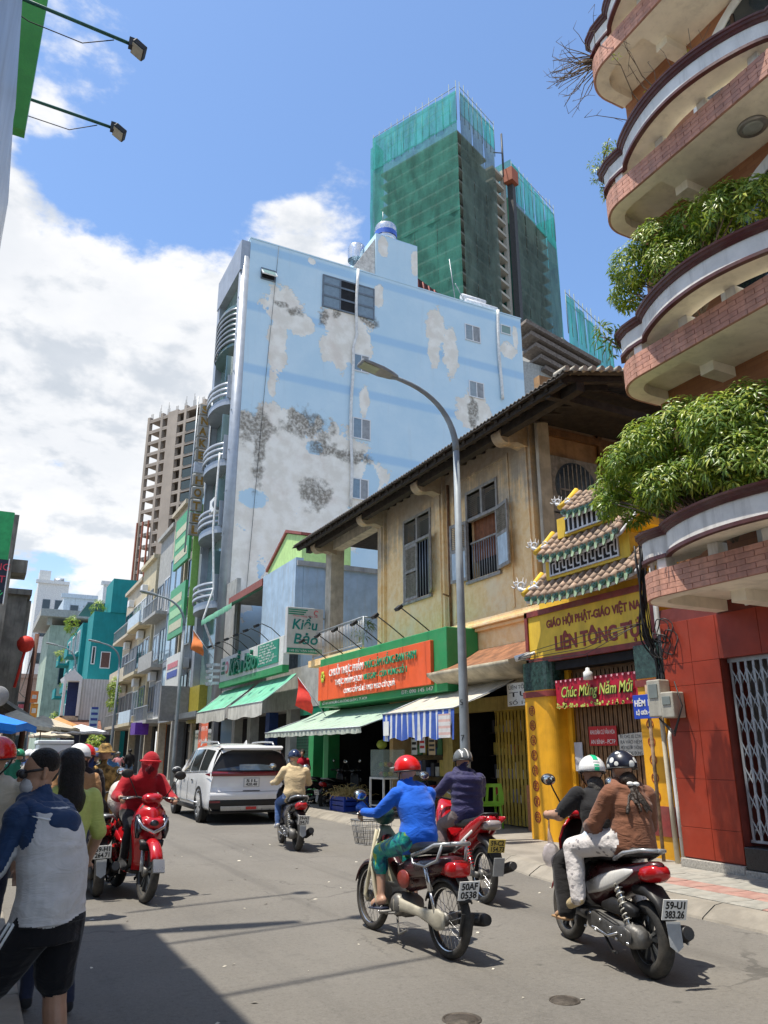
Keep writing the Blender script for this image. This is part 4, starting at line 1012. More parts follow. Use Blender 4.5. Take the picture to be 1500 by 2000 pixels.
for a in (8.62, 9.18):
    for b_ in (16.95, 17.65): obj('leg', MB().box(a-.02, a+.02, b_-.02, b_+.02, .12, .95), wst, GC)
obj('shelf', MB().box(8.6, 9.2, 16.93, 17.67, .95, .99), wst, GC); obj('shelf', MB().box(8.6, 9.2, 16.93, 17.67, .35, .37), wst, GC)
gl = M('greenish glass', (.55, .68, .62), .05, var=0, bump=0, alpha=.28, spec=.8)
obj('glass_case', MB().box(8.62, 9.18, 16.95, 17.65, .992, 1.62), gl, GC)
for k in range(6):
    obj('goods', MB().ell((8.75+.12*(k % 3), 17.1+.22*(k//2), 1.06+.22*(k % 2)), .07, .09, .06, 8, 6), [M('green produce', (.12, .2, .03), .6), M('jar red', (.3, .05, .03), .4), M('yellow produce', (.5, .35, .06), .6)][k % 3], GC)
mel = tag(obj('melon', MB().ell((8.85, 17.5, 1.74), .13, .13, .11, 16, 10), M('yellow green melon', (.35, .42, .06), .5, var=.2)), 'yellow-green melon on top of the glass cabinet', 'melon')
for k, (s, z, w_, h_, lab) in enumerate(((17.05, 1.75, .26, .5, 'left price poster in the dark shop'), (16.65, 1.78, .26, .46, 'middle price poster with red print in the dark shop'), (16.2, 1.7, .3, .4, 'right cardboard price poster in the dark shop'))):
    t = thing('price_poster', lab, 'poster', (9.5, s, z-h_/2), 0, 'posters in the shop'); obj('sheet', MB().box(9.50, 9.506, s-w_/2, s+w_/2, z-h_/2, z+h_/2), [pap, pap, M('cardboard', (.42, .30, .16), .8)][k], t)
    for q in range(3): obj('print', MB().box(9.495, 9.4985, s-w_*.4, s+w_*.4, z+h_*(.22-.25*q), z+h_*(.34-.25*q)), [cabl, redp, cabl][k], t)
def shelf_goods(x, s0, s1, lab, seed):
    random.seed(seed); t = thing('goods_rack', lab, 'rack', (x, (s0+s1)/2, .12))
    for z in (.5, 1.0, 1.5, 2.0): obj('shelf', MB().box(x, x+.4, s0, s1, z-.02, z), oldwood, t)
    pal = [M('pk%d' % i, c, .5, var=.2) for i, c in enumerate(((.4, .05, .04), (.45, .35, .08), (.08, .25, .1), (.1, .16, .4), (.5, .5, .46), (.35, .18, .06), (.05, .05, .06)))]
    for z in (.5, 1.0, 1.5, 2.0):
        s = s0+.05
        while s < s1-.12:
            w_ = random.uniform(.09, .2); h_ = random.uniform(.14, .38); obj('packet', MB().box(x+random.uniform(0, .08), x+.35, s, s+w_, z, z+h_), random.choice(pal), t, bev=.01); s += w_+.02
shelf_goods(10.1, 16.2, 18.2, 'rack of packaged goods inside the open shop behind the glass cabinet', 3); shelf_goods(10.7, 14.3, 15.6, 'rack of hanging packets in the narrow dark doorway by the yellow door', 8)
# green plastic chair and small steel table
lim = M('lime green plastic', (.20, .46, .04), .35, var=.06, bump=.02)
CH = thing('plastic_chair', 'lime green plastic armchair by the yellow folding door', 'chair', (9.35, 13.75, .12), R(70))
for a in (-.2, .2):
    for b_ in (-.2, .2): obj('leg', MB().tube([(a*1.15, b_*1.15, 0), (a, b_, .42)], [.022, .03], 6), lim, CH, False)
obj('seat', MB().box(-.23, .23, -.23, .23, .41, .44), lim, CH, False, bev=.015)
bk = [[Vector((-.22-.10*v+.03*math.cos(u*2.5), u*.26*(1-.25*v*v), .44+.40*v)) for v in np.linspace(0, 1, 7)] for u in np.linspace(-1, 1, 11)]
keep = MB()
for i_ in range(10):
    for j_ in range(6):
        if (i_ in (2, 4, 5, 7)) and j_ in (1, 2, 3, 4): continue
        keep.add([bk[i_][j_], bk[i_+1][j_], bk[i_+1][j_+1], bk[i_][j_+1]], [(0, 1, 2, 3)])
bo = obj('backrest', keep, lim, CH, False); so = bo.modifiers.new('solid', 'SOLIDIFY'); so.thickness = .014
for b_ in (-1, 1): obj('armrest', MB().tube([(-.28, b_*.24, .66), (.1, b_*.27, .64), (.2, b_*.25, .6), (.2, b_*.23, .43)], .018, 6), lim, CH, False)
TB = thing('folding_table', 'small steel table leaning by the green chair behind the purple rider', 'table', (9.15, 14.6, .12))
obj('tabletop', MB().obox((9.15, 14.6, .80), (.30, 0, 0), (0, .3, .08), (0, -.003, .012)), M('brushed steel', (.50, .52, .52), .35, .7, var=.1), TB)
for a in (-.25, .25):
    for b_ in (-.25, .25): obj('leg', MB().tube([(9.15+a, 14.6+b_, .12), (9.15+a*.9, 14.6+b_*.9, .78)], .014, 6), steel, TB)

# ================================================================ Kieu Bao building
kbw = M('pale grey terrace wall', (.36, .36, .34), .8, var=.15, scale=3, streak=.4, bump=.15)
pblu = M('pale blue parapet', (.36, .48, .60), .8, var=.12, scale=2, streak=.4, scol=(.30, .28, .25), bump=.15)
KB = thing('corner_shop_building', 'low shop building with green signs, awnings and roof terrace beside the old house', 'building', (9.6, 29, .12))
box('wall', 9.7, 16, 23.5, 35.4, 3.0, 4.4, kbw, KB); box('terrace_wall', 9.65, 9.85, 33.8, 35.4, 4.4, 9.2, kbw, KB)
box('terrace_back', 11.5, 11.7, 25.8, 35.3, 4.4, 8.3, M('dull terrace wall', (.24, .235, .22), .85, var=.2, streak=.4), KB); box('side_wall', 9.72, 14.5, 25.5, 25.78, 4.4, 8.0, pblu, KB); box('roof_edge', 9.45, 14.6, 25.4, 33.9, 8.0, 8.18, kbw, KB)
box('blue_block', 9.42, 9.71, 25.5, 29.2, 5.4, 8.3, pblu, KB); box('roof_fascia', 9.38, 9.44, 29.25, 34, 7.95, 8.25, M('red brown fascia', (.26, .07, .05), .6), KB)
gbl = M('lime green gable', (.48, .68, .26), .75, var=.08, streak=.25, bump=.1)
obj('gable', MB().prism([(9.9, 26.2, 8.18), (9.9, 26.2, 9.35), (9.9, 27.9, 9.85), (9.9, 30.1, 8.75), (9.9, 30.1, 8.18)], (2.0, 0, 0)), gbl, KB)
obj('gable_coping', MB().prism([(9.82, 26.15, 9.36), (9.82, 27.9, 9.88), (9.82, 30.2, 8.74), (9.82, 30.2, 8.86), (9.82, 27.9, 10.0), (9.82, 26.15, 9.47)], (2.1, 0, 0)), M('red brown fascia'), KB)
for s in (29.5, 33.6): box('post', 9.66, 9.82, s-.08, s+.08, 4.4, 8.0, kbw, KB)
rows = [[Vector((9.5-1.3*u, s, 7.9-.75*u+.03*math.sin(s*5))) for u in np.linspace(0, 1, 5)] for s in np.linspace(29.3, 34, 24)]
obj('terrace_awning', MB().grid(rows).grid([[Vector((8.2, s, 7.15+.03*math.sin(s*5))), Vector((8.22, s, 6.93+.02*math.sin(s*9)))] for s in np.linspace(29.3, 34, 24)]), M('faded green tarpaulin', (.10, .30, .19), .7, var=.25, scale=2, streak=.3, scol=(.35, .38, .32)), KB)
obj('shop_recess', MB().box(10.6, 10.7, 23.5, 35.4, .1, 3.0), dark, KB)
for k, s in enumerate((24.4, 26.6, 28.9, 31.2, 33.4)): box('pier', 9.75, 10.1, s-.22, s+.22, .1, 3.0, [grn, kbw, M('dark blue pier', (.02, .05, .18), .6), kbw, kbw][k], KB)
box('roller_shutter', 10.0, 10.06, 24.62, 26.38, .1, 2.6, stripes('ribbed shutter', 2, .1, (.05, .16, .10), (.03, .10, .06), .5), KB)
ks = thing('shop_sign', 'white and green signboard with raised script letters Kiều Bảo over green awnings', 'sign', (9.0, 29, 4.3))
wsign = M('white sign face', (.66, .66, .62), .45, var=.06, dust=.12); dgr = M('dark green letter', (.010, .15, .085), .4, var=.1, bump=0); tgr = M('teal green panel', (.02, .24, .15), .45, var=.08, bump=0)
obj('face', MB().box(8.98, 9.2, 25.25, 33.2, 4.42, 5.42), wsign, ks, bev=.01); obj('lower_band', MB().box(8.96, 9.2, 25.25, 33.2, 4.18, 4.415), grn, ks); obj('info_panel', MB().box(8.95, 8.979, 25.7, 28.0, 4.55, 5.36), tgr, ks)
text('Kiều Bảo', (8.93, 31.6, 4.58), .95, dgr, FACE_ST, ks, .05, shear=.15, width=3.5, bold=.012)
for q in range(7): text('Thịt heo quay - lạp xưởng - giò chả'[q*3:q*3+18], (8.945, 27.85, 5.25-q*.1), .1, pap, FACE_ST, ks, .002, width=1.5+.4*((q*7) % 3)/2)
for q in range(3): box('stripe', 8.955, 8.975, 32.5, 33.0-.08*q, 4.72+q*.2, 4.84+q*.2, dgr, ks)
obj('logo', MB().lathe([(0, -.03), (.36, -.03), (.38, 0)], (8.97, 32.05, 4.95), 'x', 24), pap, ks); obj('logo_mark', MB().lathe([(.14, -.01), (.26, -.01), (.26, 0)], (8.935, 32.05, 4.95), 'x', 20, a0=.6, a1=5.4), M('pink logo', (.6, .18, .2), .5, bump=0), ks)
lob = MB()
for q in range(4): lob.grid([[Vector((9.0-.42*math.sin(a)*1.0, 33.35+.9*(1-math.cos(a))*.6, 4.35+q*.26)), Vector((9.0-.46*math.sin(a), 33.35+.9*(1-math.cos(a))*.6, 4.47+q*.26))] for a in np.linspace(0, 3.0, 14)])
obj('curved_fins', lob, plasw, ks)
for k, (s0, s1) in enumerate(((24.75, 28.7), (29.2, 33.5))): awning(['near green canvas awning with pale valance below the Kiều Bảo sign', 'far green canvas awning with pale valance below the Kiều Bảo sign'][k], s0, s1, 9.3, 4.1, 8.15, 3.15, M('green canvas', (.13, .42, .27), .65, var=.2, scale=2.5, bump=.15, dust=.25), M('dingy white canvas', (.55, .54, .48), .75, var=.2, scale=2, streak=.5), .45, .015, 24, scal=3)
for k in range(6):
    s = 25.8+k*1.25
    t = thing('sign_lamp', ['first', 'second', 'third', 'fourth', 'fifth', 'sixth'][k]+' spotlight arm from the near end over the Kiều Bảo signboard', 'lamp', (9.0, s, 5.42), 0, 'spotlights over the Kiều Bảo sign')
    obj('arm', MB().tube([(9.1, s, 5.4), (8.7, s, 5.72), (8.35, s, 5.85), (8.2, s, 5.78)], .016, 6), cabl, t); obj('head', MB().obox((8.15, s, 5.76), (.07, 0, .03), (0, .1, 0), (-.02, 0, .04)), MATS['black lamp housing'], t)
bs = thing('blade_sign', 'white hanging blade sign reading Kiều Bảo in teal script', 'sign', (8.9, 23, 4.5))
obj('box', MB().box(8.27, 9.5, 23.0, 23.22, 4.53, 6.0), M('pale sign face', (.52, .52, .50), .45, var=.06, dust=.15), bs, bev=.015); tl = M('teal letter', (.006, .19, .17), .4, var=.1, bump=0)
text('Kiều', (8.42, 22.992, 5.30), .46, tl, FACE_US, bs, .004, shear=.15, width=.86, bold=.008); text('Bảo', (8.48, 22.992, 4.84), .46, tl, FACE_US, bs, .004, shear=.15, width=.82, bold=.008)
for q in range(3): box('stripe', 8.30, 8.95-.06*q, 22.99, 22.998, 5.90-q*.07, 5.935-q*.07, tgr, bs)
box('lower_band', 8.29, 9.48, 22.99, 22.998, 4.55, 4.70, tgr, bs); text('145 SƯ VẠN HẠNH', (8.36, 22.985, 4.59), .09, pap, FACE_US, bs, .002, width=.95); text('Giao hàng tận nơi', (8.45, 22.988, 5.70), .08, M('pink logo'), FACE_US, bs, .002, width=.85)
obj('logo_mark', MB().lathe([(.05, 0), (.09, 0), (.09, -.005)], (9.25, 22.997, 5.85), 'y', 16, a0=.5, a1=5.2), M('pink logo'), bs); [obj('bracket', MB().tube([(9.5, 23.1, z), (9.8, 23.1, z)], .03), steel, bs) for z in (5.7, 4.8)]
bs2 = obj('shop_wall_panel', MB().box(9.72, 9.76, 23.45, 25.4, 2.75, 4.1), dgr, KB); text('Kiều Bảo', (9.715, 25.2, 3.0), .5, wsign, FACE_ST, bs2, .004, shear=.15, width=1.5)
def flag(label, p0, d, L, col, drop, name='flag'):
    t = thing(name, label, 'flag', p0); p0 = Vector(p0); d = Vector(d).normalized(); tip = p0+d*L
    obj('pole', MB().tube([p0, tip], .012, 6), steel, t); rows = []
    for k in range(12):
        u = k/11; a = tip-d*L*.55*u
        rows.append([a+Vector((.05*math.sin(v*5+u*4)-.02, .10*math.sin(v*6+u*3)*v, -drop*v*(1-.45*u))) for v in np.linspace(0, 1, 9)])
    obj('cloth', MB().grid(rows), col, t)
redf = M('red flag cloth', (.62, .035, .02), .7, var=.12, bump=.1); orf = M('orange flag cloth', (.75, .22, .06), .7, var=.12, bump=.1)
flag('drooping red flag on a short pole between the two green signs', (9.2, 21.9, 2.6), (-.55, .55, .95), 1.5, redf, .85)
flag('orange-red flag leaning from the grey hotel front above the green awning', (9.0, 34.6, 5.6), (-.45, .8, .9), 2.0, orf, .9)

# ================================================================ blue hotel building
def blue_mat():
    m, t, b = newmat('peeling blue wall')
    P = t.add('ShaderNodeTexCoord').outputs['Object']; x, y, z = t.xyz(P)[:3]
    n1 = t.noise(P, .5, 7, .62); n2 = t.noise(P, 1.7, 5, .55); n3 = t.noise(P, 7, 4, .55); st = t.noise(t.vm('MULTIPLY', P, (1.6, 1, .1)), 1.6, 6, .65)
    c = t.mix(t.ss(n1, .3, .7), (.52, .70, .82), (.60, .76, .86))
    band = t.ss(t.math('ABSOLUTE', t.math('SUBTRACT', t.math('FRACT', t.math('DIVIDE', t.math('SUBTRACT', z, .35), 3.72)), .5)), .10, .04)
    c = t.mix(t.math('MULTIPLY', band, .75), c, (.36, .58, .80))
    c = t.mix(t.math('MULTIPLY', t.ss(st, .56, .78), .25), c, (.42, .47, .50))
    def patches(L, amp=.55, edge=.06):
        out = None
        for (cx, cz, rx, rz) in L:
            q = t.vm('LENGTH', t.vm('MULTIPLY', t.vm('SUBTRACT', P, (cx, 35.46, cz)), (1/rx, 0, 1/rz)))
            q = t.math('ADD', q, t.math('MULTIPLY', t.math('SUBTRACT', n2, .5), 2*amp*1.3))
            q = t.math('ADD', q, t.math('MULTIPLY', t.math('SUBTRACT', n3, .5), .5))
            k = t.ss(q, 1+edge, 1-edge); out = k if out is None else t.math('MAXIMUM', out, k)
        return out
    white_p = patches([(11.9, 24.9, 1.2, 1.3), (11.6, 22.7, .55, 2.2), (12.9, 24.2, .8, .8), (15.6, 24.9, 1.6, 1.3), (15.2, 23.3, 1.1, 1.3), (16.6, 23.8, .7, 1.5), (21.6, 26.2, .7, 1.3), (22.6, 25.0, .55, 1.7), (21.4, 24.8, .4, 1.2),
        (12.3, 15.4, 3.5, 2.9), (14.6, 15.8, 2.9, 2.6), (12.0, 18.0, 1.6, 1.0), (16.8, 15.9, 1.5, 1.1), (11.0, 13.2, 1.5, 2.2), (12.8, 11.7, 2.4, 2.2), (10.4, 16.9, 1.0, 1.5), (15.0, 12.8, 1.6, 2.0), (24.2, 21.2, 1.2, 1.3), (27.0, 26.1, .6, .6), (17.7, 27.4, .3, .9), (18.0, 30.9, .35, .7), (20.2, 30.5, .3, .9), (27.6, 27.2, .22, .8),
        (10.3, 10.2, .9, 2.6), (11.4, 20.0, .22, .6), (16.8, 20.4, .35, .9), (17.8, 8.5, .5, 2.0), (12.6, 7.4, 1.1, 1.2), (13.4, 28.4, .25, .25)])
    pc = t.mix(t.ss(n2, .35, .65), (.80, .75, .66), (.92, .88, .80)); pc = t.mix(t.math('MULTIPLY', t.ss(n1, .5, .7), .35), pc, (.68, .56, .48))
    c = t.mix(white_p, c, pc)
    blue_p = patches([(17.2, 15.6, .55, 1.1), (10.7, 13.7, .7, .5), (13.9, 17.0, .5, .4)], .35)
    c = t.mix(blue_p, c, (.52, .70, .82))
    mold = patches([(10.6, 17.6, .9, .9), (13.4, 18.2, 1.3, .8), (14.3, 17.1, .8, .5), (11.7, 25.1, .5, .2), (12.6, 24.9, .5, .3), (15.0, 25.7, .25, .45), (17.1, 25.5, .6, .35), (14.1, 14.4, .8, .8), (10.9, 16.0, .3, 1.8), (16.3, 16.9, 1.2, .35), (14.2, 24.9, .3, .6), (24.1, 21.2, .3, 1.2)], 1.0, .3)
    c = t.mix(t.math('MULTIPLY', mold, t.math('ADD', .3, t.math('MULTIPLY', t.ss(n3, .32, .62), .55))), c, t.mix(n3, (.075, .065, .05), (.22, .19, .15)))
    t.put(b, 'Base Color', c); b.inputs['Roughness'].default_value = .85; b.inputs['Specular IOR Level'].default_value = .25
    t.put(b, 'Normal', t.bump(t.math('ADD', t.math('MULTIPLY', white_p, -1.0), t.math('MULTIPLY', n3, .35)), .5, .05))
    return m
bluem = blue_mat()
BH = thing('blue_hotel', 'tall pale blue hotel block with peeling flank wall and curved grey balconies', 'hotel', (10, 37, .1))
FS = 35.46
obj('flank_wall', MB().box(9.8, 28.1, FS, FS+5, 0, 28.72), bluem, BH); obj('stair_tower', MB().box(17.5, 20.38, FS-.006, FS+4, 28.5, 31.75), bluem, BH)
obj('tower_buttress', MB().prism([(15.95, FS+.1, 28.73), (17.49, FS+.1, 28.73), (17.49, FS+.1, 31.4)], (0, .8, 0)), M('bare white render', (.62, .59, .54), .85, var=.2, streak=.4, scol=(.30, .24, .19)), BH)
obj('parapet_cap', MB().box(9.75, 28.15, FS-.03, FS+.4, 28.725, 28.80), bluem, BH)
WF = M('white window frame', (.72, .73, .74), .4, var=.04, bump=0); greyf = M('grey metal frame', (.16, .19, .22), .5, .3)
glz = M('pale reflecting glass', (.20, .27, .32), .08, var=.1, bump=0, spec=.9); curt = M('grey curtain behind glass', (.30, .31, .32), .6, var=.15, streak=.4)
def win_y(par, x0, x1, z0, z1, s, m=WF, panes=2, glass=None, fw_=.06, name='window'):
    fr = MB().box(x0, x1, s-.05, s+.02, z0, z0+fw_).box(x0, x1, s-.05, s+.02, z1-fw_, z1).box(x0, x0+fw_, s-.05, s+.02, z0+fw_, z1-fw_).box(x1-fw_, x1, s-.05, s+.02, z0+fw_, z1-fw_)
    for k in range(1, panes): x = x0+(x1-x0)*k/panes; fr.box(x-fw_/2, x+fw_/2, s-.048, s+.018, z0+fw_, z1-fw_)
    w_ = obj(name, fr, m, par)
    for k in range(panes):
        a, b_ = x0+(x1-x0)*k/panes, x0+(x1-x0)*(k+1)/panes
        obj('pane', MB().box(a+.02, b_-.02, s-.03, s-.024, z0+.02, z1-.02), (glass or [glz, curt])[k % 2] if not isinstance(glass, bpy.types.Material) else glass, w_)
    return w_
for (x0, x1, z0, z1) in ((16.1, 17.1, 22.1, 23.2), (16.1, 17.2, 18.0, 19.25), (16.1, 17.1, 14.5, 15.7), (23.7, 24.85, 26.05, 27.2), (23.85, 24.95, 22.2, 23.3)): win_y(BH, x0, x1, z0, z1, FS-.01)
win_y(BH, 26.45, 27.25, 27.25, 27.9, FS-.01, WF, 1, M('green awning glass', (.22, .32, .29), .2, var=.05, bump=0))
lw = win_y(BH, 14.1, 17.4, 25.65, 27.75, FS-.02, greyf, 3, [M('grey louvre', (.20, .27, .33), .5, var=.1), dark], .09)
for z in (26.35, 27.1): box('rail', 14.1, 17.4, FS-.08, FS-.074, z, z+.12, greyf, lw)
aw = win_y(BH, 10.45, 11.3, 26.35, 27.05, FS-.01, greyf, 1, dark)
obj('awning_sash', MB().obox((10.87, FS-.22, 26.72), (.42, 0, 0), (0, .20, .26), (0, -.02, .015)), WF, aw); obj('pane', MB().obox((10.87, FS-.235, 26.73), (.36, 0, 0), (0, .17, .22), (0, -.018, .013)), MATS['green awning glass'], aw)
for k, (x, r_, za, zb_, lab) in enumerate(((16.0, .09, 14.0, 28.7, 'white drain pipe running down the middle of the blue flank wall'), (26.2, .10, 22.5, 28.8, 'white drain pipe near the right end of the blue flank wall'))):
    P_ = [(x+(.25 if k == 0 and z > 24 else 0)+.06*math.sin(z*.9), FS-.12, z) for z in np.linspace(za, zb_, 18)]
    pp = tag(obj('drain_pipe', MB().tube(P_, r_, 8), M('white drain pvc', (.72, .71, .68), .5, streak=.2)), lab, 'pipe')
tag(obj('wall_cable', cable([(11.4, FS-.06, 28.7), (11.0, FS-.06, 20), (10.6, FS-.06, 9)], .011, 6), cabl), 'thin dark cable hanging down the left part of the blue flank wall', 'cable')
tk = thing('water_tank', 'shiny steel water tank with a blue band on the blue stair tower', 'water tank', (18.5, 36.3, 31.75)); stn = M('stainless steel', (.62, .64, .66), .25, .9, var=.08, bump=.02)
obj('drum', MB().lathe([(0, 1.55), (.35, 1.5), (.62, 1.32), (.68, 1.2), (.66, 1.1), (.7, 1.0), (.66, .9), (.7, .8), (.66, .45), (.7, .35), (.66, .25), (.66, 0), (0, 0)], (18.6, 36.3, 31.8), n=24), stn, tk); obj('band', MB().lathe([(.705, .45), (.705, .8)], (18.6, 36.3, 31.8), n=24), M('blue band', (.05, .13, .5), .4, bump=0), tk); obj('antenna', MB().tube([(18.4, 36.3, 33.2), (18.4, 36.3, 34.2)], .02, 5), steel, tk)
tk = thing('water_tank', 'small steel tank half hidden behind the white buttress on the blue roof', 'water tank', (16.9, 37.5, 31)); obj('drum', MB().lathe([(0, 1.2), (.5, 1.05), (.55, .9), (.55, 0)], (17.2, 37.6, 31.0), n=20), stn, tk)
rs = thing('roof_shed', 'low red-framed shed on the blue roof right of the stair tower', 'shed', (22, 37, 28.7)); rmm = M('rusty red frame', (.22, .05, .04), .7, var=.3)
for k in range(8): obj('frame_bar', MB().tube([(20.5+k*.42, 36.2, 28.8), (20.5+k*.42, 36.5, 30.4-.16*k)], .05, 5), rmm, rs)
obj('sheet', MB().prism([(20.42, 36.6, 28.8), (20.42, 36.6, 30.6), (23.8, 36.6, 29.2), (23.8, 36.6, 28.8)], (0, .2, 0)), M('dark red sheet', (.07, .02, .018), .7, var=.4), rs)
for k, lab in ((0, 'upper long white roof cylinder at the right end of the blue roof'), (1, 'lower long white roof cylinder at the right end of the blue roof')): tag(obj('roof_cylinder', MB().tube([(24.1+.1*k, 36.3-.3*k, 29.75-.5*k), (25.9+.7*k, 36.3-.3*k, 29.75-.5*k)], .2, 12), plasw), lab, 'cylinder', 'solar cylinders on the blue roof')
tag(obj('antenna', MB().tube([(23.6, 36.2, 28.8), (23.2, 36.2, 32.2)], .03, 5).tube([(23.6, 36.2, 30.5), (24.3, 36.2, 29.3)], .03, 5), steel), 'thin bent aerial pole on the blue roof edge', 'antenna')
# grey street front with curved balconies
alu = M('grey aluminium cladding', (.36, .39, .43), .4, .35, var=.1, scale=2, bump=.05, streak=.2); alud = M('dark grey cladding', (.18, .20, .22), .4, .3)
gfr = M('green tinted glass', (.13, .21, .20), .08, var=.2, scale=.8, bump=0, spec=.9)
obj('corner_column', MB().tube([(9.62, FS+.25, 3), (9.62, FS+.25, 27.5)], .30, 14), alu, BH); box('front_wall', 9.7, 9.79, FS+.5, 40.2, 3, 28.0, gfr, BH); box('edge_column', 9.35, 9.75, 39.7, 40.2, 3, 28.3, alu, BH); obj('crown', MB().box(9.3, 9.79, FS+.02, 40.2, 26.6, 28.5), alu, BH)
for k in range(22): box('cladding_joint', 9.33, 9.345, FS+.05, FS+.55, 4+k*1.1, 4.04+k*1.1, alud, BH) if k % 2 else None
def hoop(z, off, h, m, par, name):
    P_ = [Vector((9.7-(.95+off)*math.sin(a)**.8, FS+2.45-1.75*math.cos(a), z)) for a in np.linspace(.001, math.pi-.001, 20)]
    mb = MB(); rows = [[p, p+Vector((0, 0, h)), p+Vector((.06, 0, h)), p+Vector((.06, 0, 0))] for p in P_]; mb.grid(rows, 0, True, True); return obj(name, mb, m, par)
for z in (8.2, 11.95, 15.5, 18.9):
    P_ = [(9.75-.95*math.sin(a)**.8, FS+2.45-1.75*math.cos(a), z) for a in np.linspace(0, math.pi, 20)]
    b_ = obj('balcony', MB().prism(P_, (0, 0, .35)), alu, BH)
    for q in range(3): hoop(z+.5+q*.3, .04, .16, alu, b_, 'rail_band')
    box('window_sash', 9.1, 9.65, FS+.8, FS+.85, z+1.3, z+2.8, gfr, b_)
    obj('side_post', MB().box(9.2, 9.7, FS+.62, FS+.72, z+.3, z+1.6), alu, b_)
for q in range(7): hoop(22.6+q*.32, -.2, .14, alud, BH, 'louvre_band')
obj('louvre_drum', MB().prism([(9.75-.7*math.sin(a)**.8, FS+2.45-1.7*math.cos(a), 22.4) for a in np.linspace(0, math.pi, 20)], (0, 0, 2.5)), M('green tinted glass'), BH)
ac = thing('air_conditioner', 'white air conditioner unit on a curved hotel balcony', 'air conditioner', (9.0, 37, 12.3)); obj('case', MB().box(8.95, 9.35, 36.3, 37.1, 13.0, 13.75), whitep, ac, bev=.03); obj('fan_grille', MB().lathe([(0, 0), (.25, 0), (.28, .02)], (9.15, 36.285, 13.37), 'y', 16), alud, ac)
tag(obj('drain_pipe', cable([(9.0, FS+.5, 16), (8.9, FS+.4, 12), (9.1, FS+.3, 9.0), (8.7, FS+.3, 7.5), (9.3, FS+.4, 6.2)], .05, 8), MATS['white drain pvc']), 'loose white hoses hanging down the corner of the grey hotel front', 'pipe')
# vertical hotel sign
hs = thing('hotel_sign', 'vertical stack of dull square boxes with gold letters ending in HOTEL', 'sign', (8.9, 39.5, 12))
bxm = M('dull sign box', (.34, .33, .30), .6, var=.2, scale=3, streak=.4); gldl = M('tarnished gold letter', (.30, .17, .035), .45, .3, var=.3, scale=6)
for ch, (a, b_) in zip('SNAKE HOTEL', ((402, 800), (399, 822), (397, 842), (395, 865), (393, 889), (391, 913), (388, 938), (386, 962), (384, 987), (382, 1011), (380, 1034))):
    p = PS(a, b_, 39.5); q = obj('letter_box', MB().box(p.x-.31, p.x+.31, 39.5, 39.75, p.z-.30, p.z+.30), bxm if ch != ' ' else M('blank grey box', (.40, .44, .50), .5), hs, bev=.02)
    if ch != ' ': text(ch, (p.x-.20, 39.49, p.z-.22), .6, gldl, FACE_US, q, .01, width=.40, bold=.02, name='letter')
obj('mast', MB().tube([(8.42, 39.62, 11.6), (8.5, 39.62, 20.6)], .04, 6).tube([(9.28, 39.62, 11.6), (9.3, 39.62, 20.6)], .04, 6), steel, hs)
# ================================================================ street lamps
galv = M('galvanised steel', (.25, .28, .30), .62, .12, var=.14, scale=3, bump=.05, streak=.2)
lampface = M('lamp lens', (.30, .34, .24), .2, var=.1, bump=0); housing = M('lamp housing grey', (.26, .27, .27), .5, .2)
def street_lamp(x, s, label, k=1.0):
    t = thing('street_lamp', label, 'street lamp', (x, s, .12), 0, 'street lamps along the pavement')
    post = obj('post', MB().tube([(x, s, .12), (x, s, 1.4*k), (x, s, 4*k), (x, s, 7.2*k)], [.098*k, .088*k, .074*k, .06*k], 14), galv, t)
    if k == 1.0 and s < 20:
        box('base_plate', x-.2, x+.2, s-.2, s+.2, .12, .15, galv, post, bev=.01)
        for (z, lab) in ((2.35, '5'), (1.75, '7')): text(lab, (x-.098, s-.02, z), .14, cabl, (R(90), 0, R(-50)), post, .001)
    arc = [(x, s, 7.2*k)]
    for q in range(1, 13):
        a = R(78*q/12); arc.append((x-(1-math.cos(a))*1.25*k*.95-(.25*k*(q/12)**3), s, 7.2*k+1.28*k*math.sin(a)))
    arc.append((x-1.42*k, s, 8.49*k))
    obj('arm', MB().tube(arc, [.066*k-.002*k*i for i in range(len(arc))], 10), galv, t)
    hx, hz = x-1.30*k, 8.47*k
    body = MB(); secs = []
    for (u, wd_, th) in ((0, .05, .05), (.12, .10, .07), (.35, .16, .075), (.62, .165, .06), (.78, .15, .05), (.8, .13, .02)):
        c = Vector((hx-u*k, s, hz+.02*k+.17*u*k)); secs.append([c+Vector((0, wd_*a*k, th*b*k)) for a, b in ((-1, -.6), (-1, .2), (-.55, .9), (.55, .9), (1, .2), (1, -.6))])
    body.grid(secs, 0, False, True); body.add(secs[0]+secs[-1], [tuple(range(6)), tuple(range(6, 12))[::-1]])
    hd = obj('lamp_head', body, housing, t)
    c = Vector((hx-.60*k, s, hz+.02*k+.17*.60*k-.042*k))
    obj('lens', MB().obox(c, Vector((-.17, 0, .029))*k, Vector((0, .12, 0))*k, Vector((0, 0, .006))*k), lampface, hd)
street_lamp(7.62, 11.85, 'nearest tall grey street lamp, curving over the road in front of the old house')
street_lamp(7.5, 34.2, 'second street lamp, in front of the grey hotel balconies', .96)
street_lamp(7.5, 52, 'third street lamp, left of the beige row of houses', .97)
street_lamp(6.75, 72, 'farthest street lamp, in front of the teal house', 1.22)

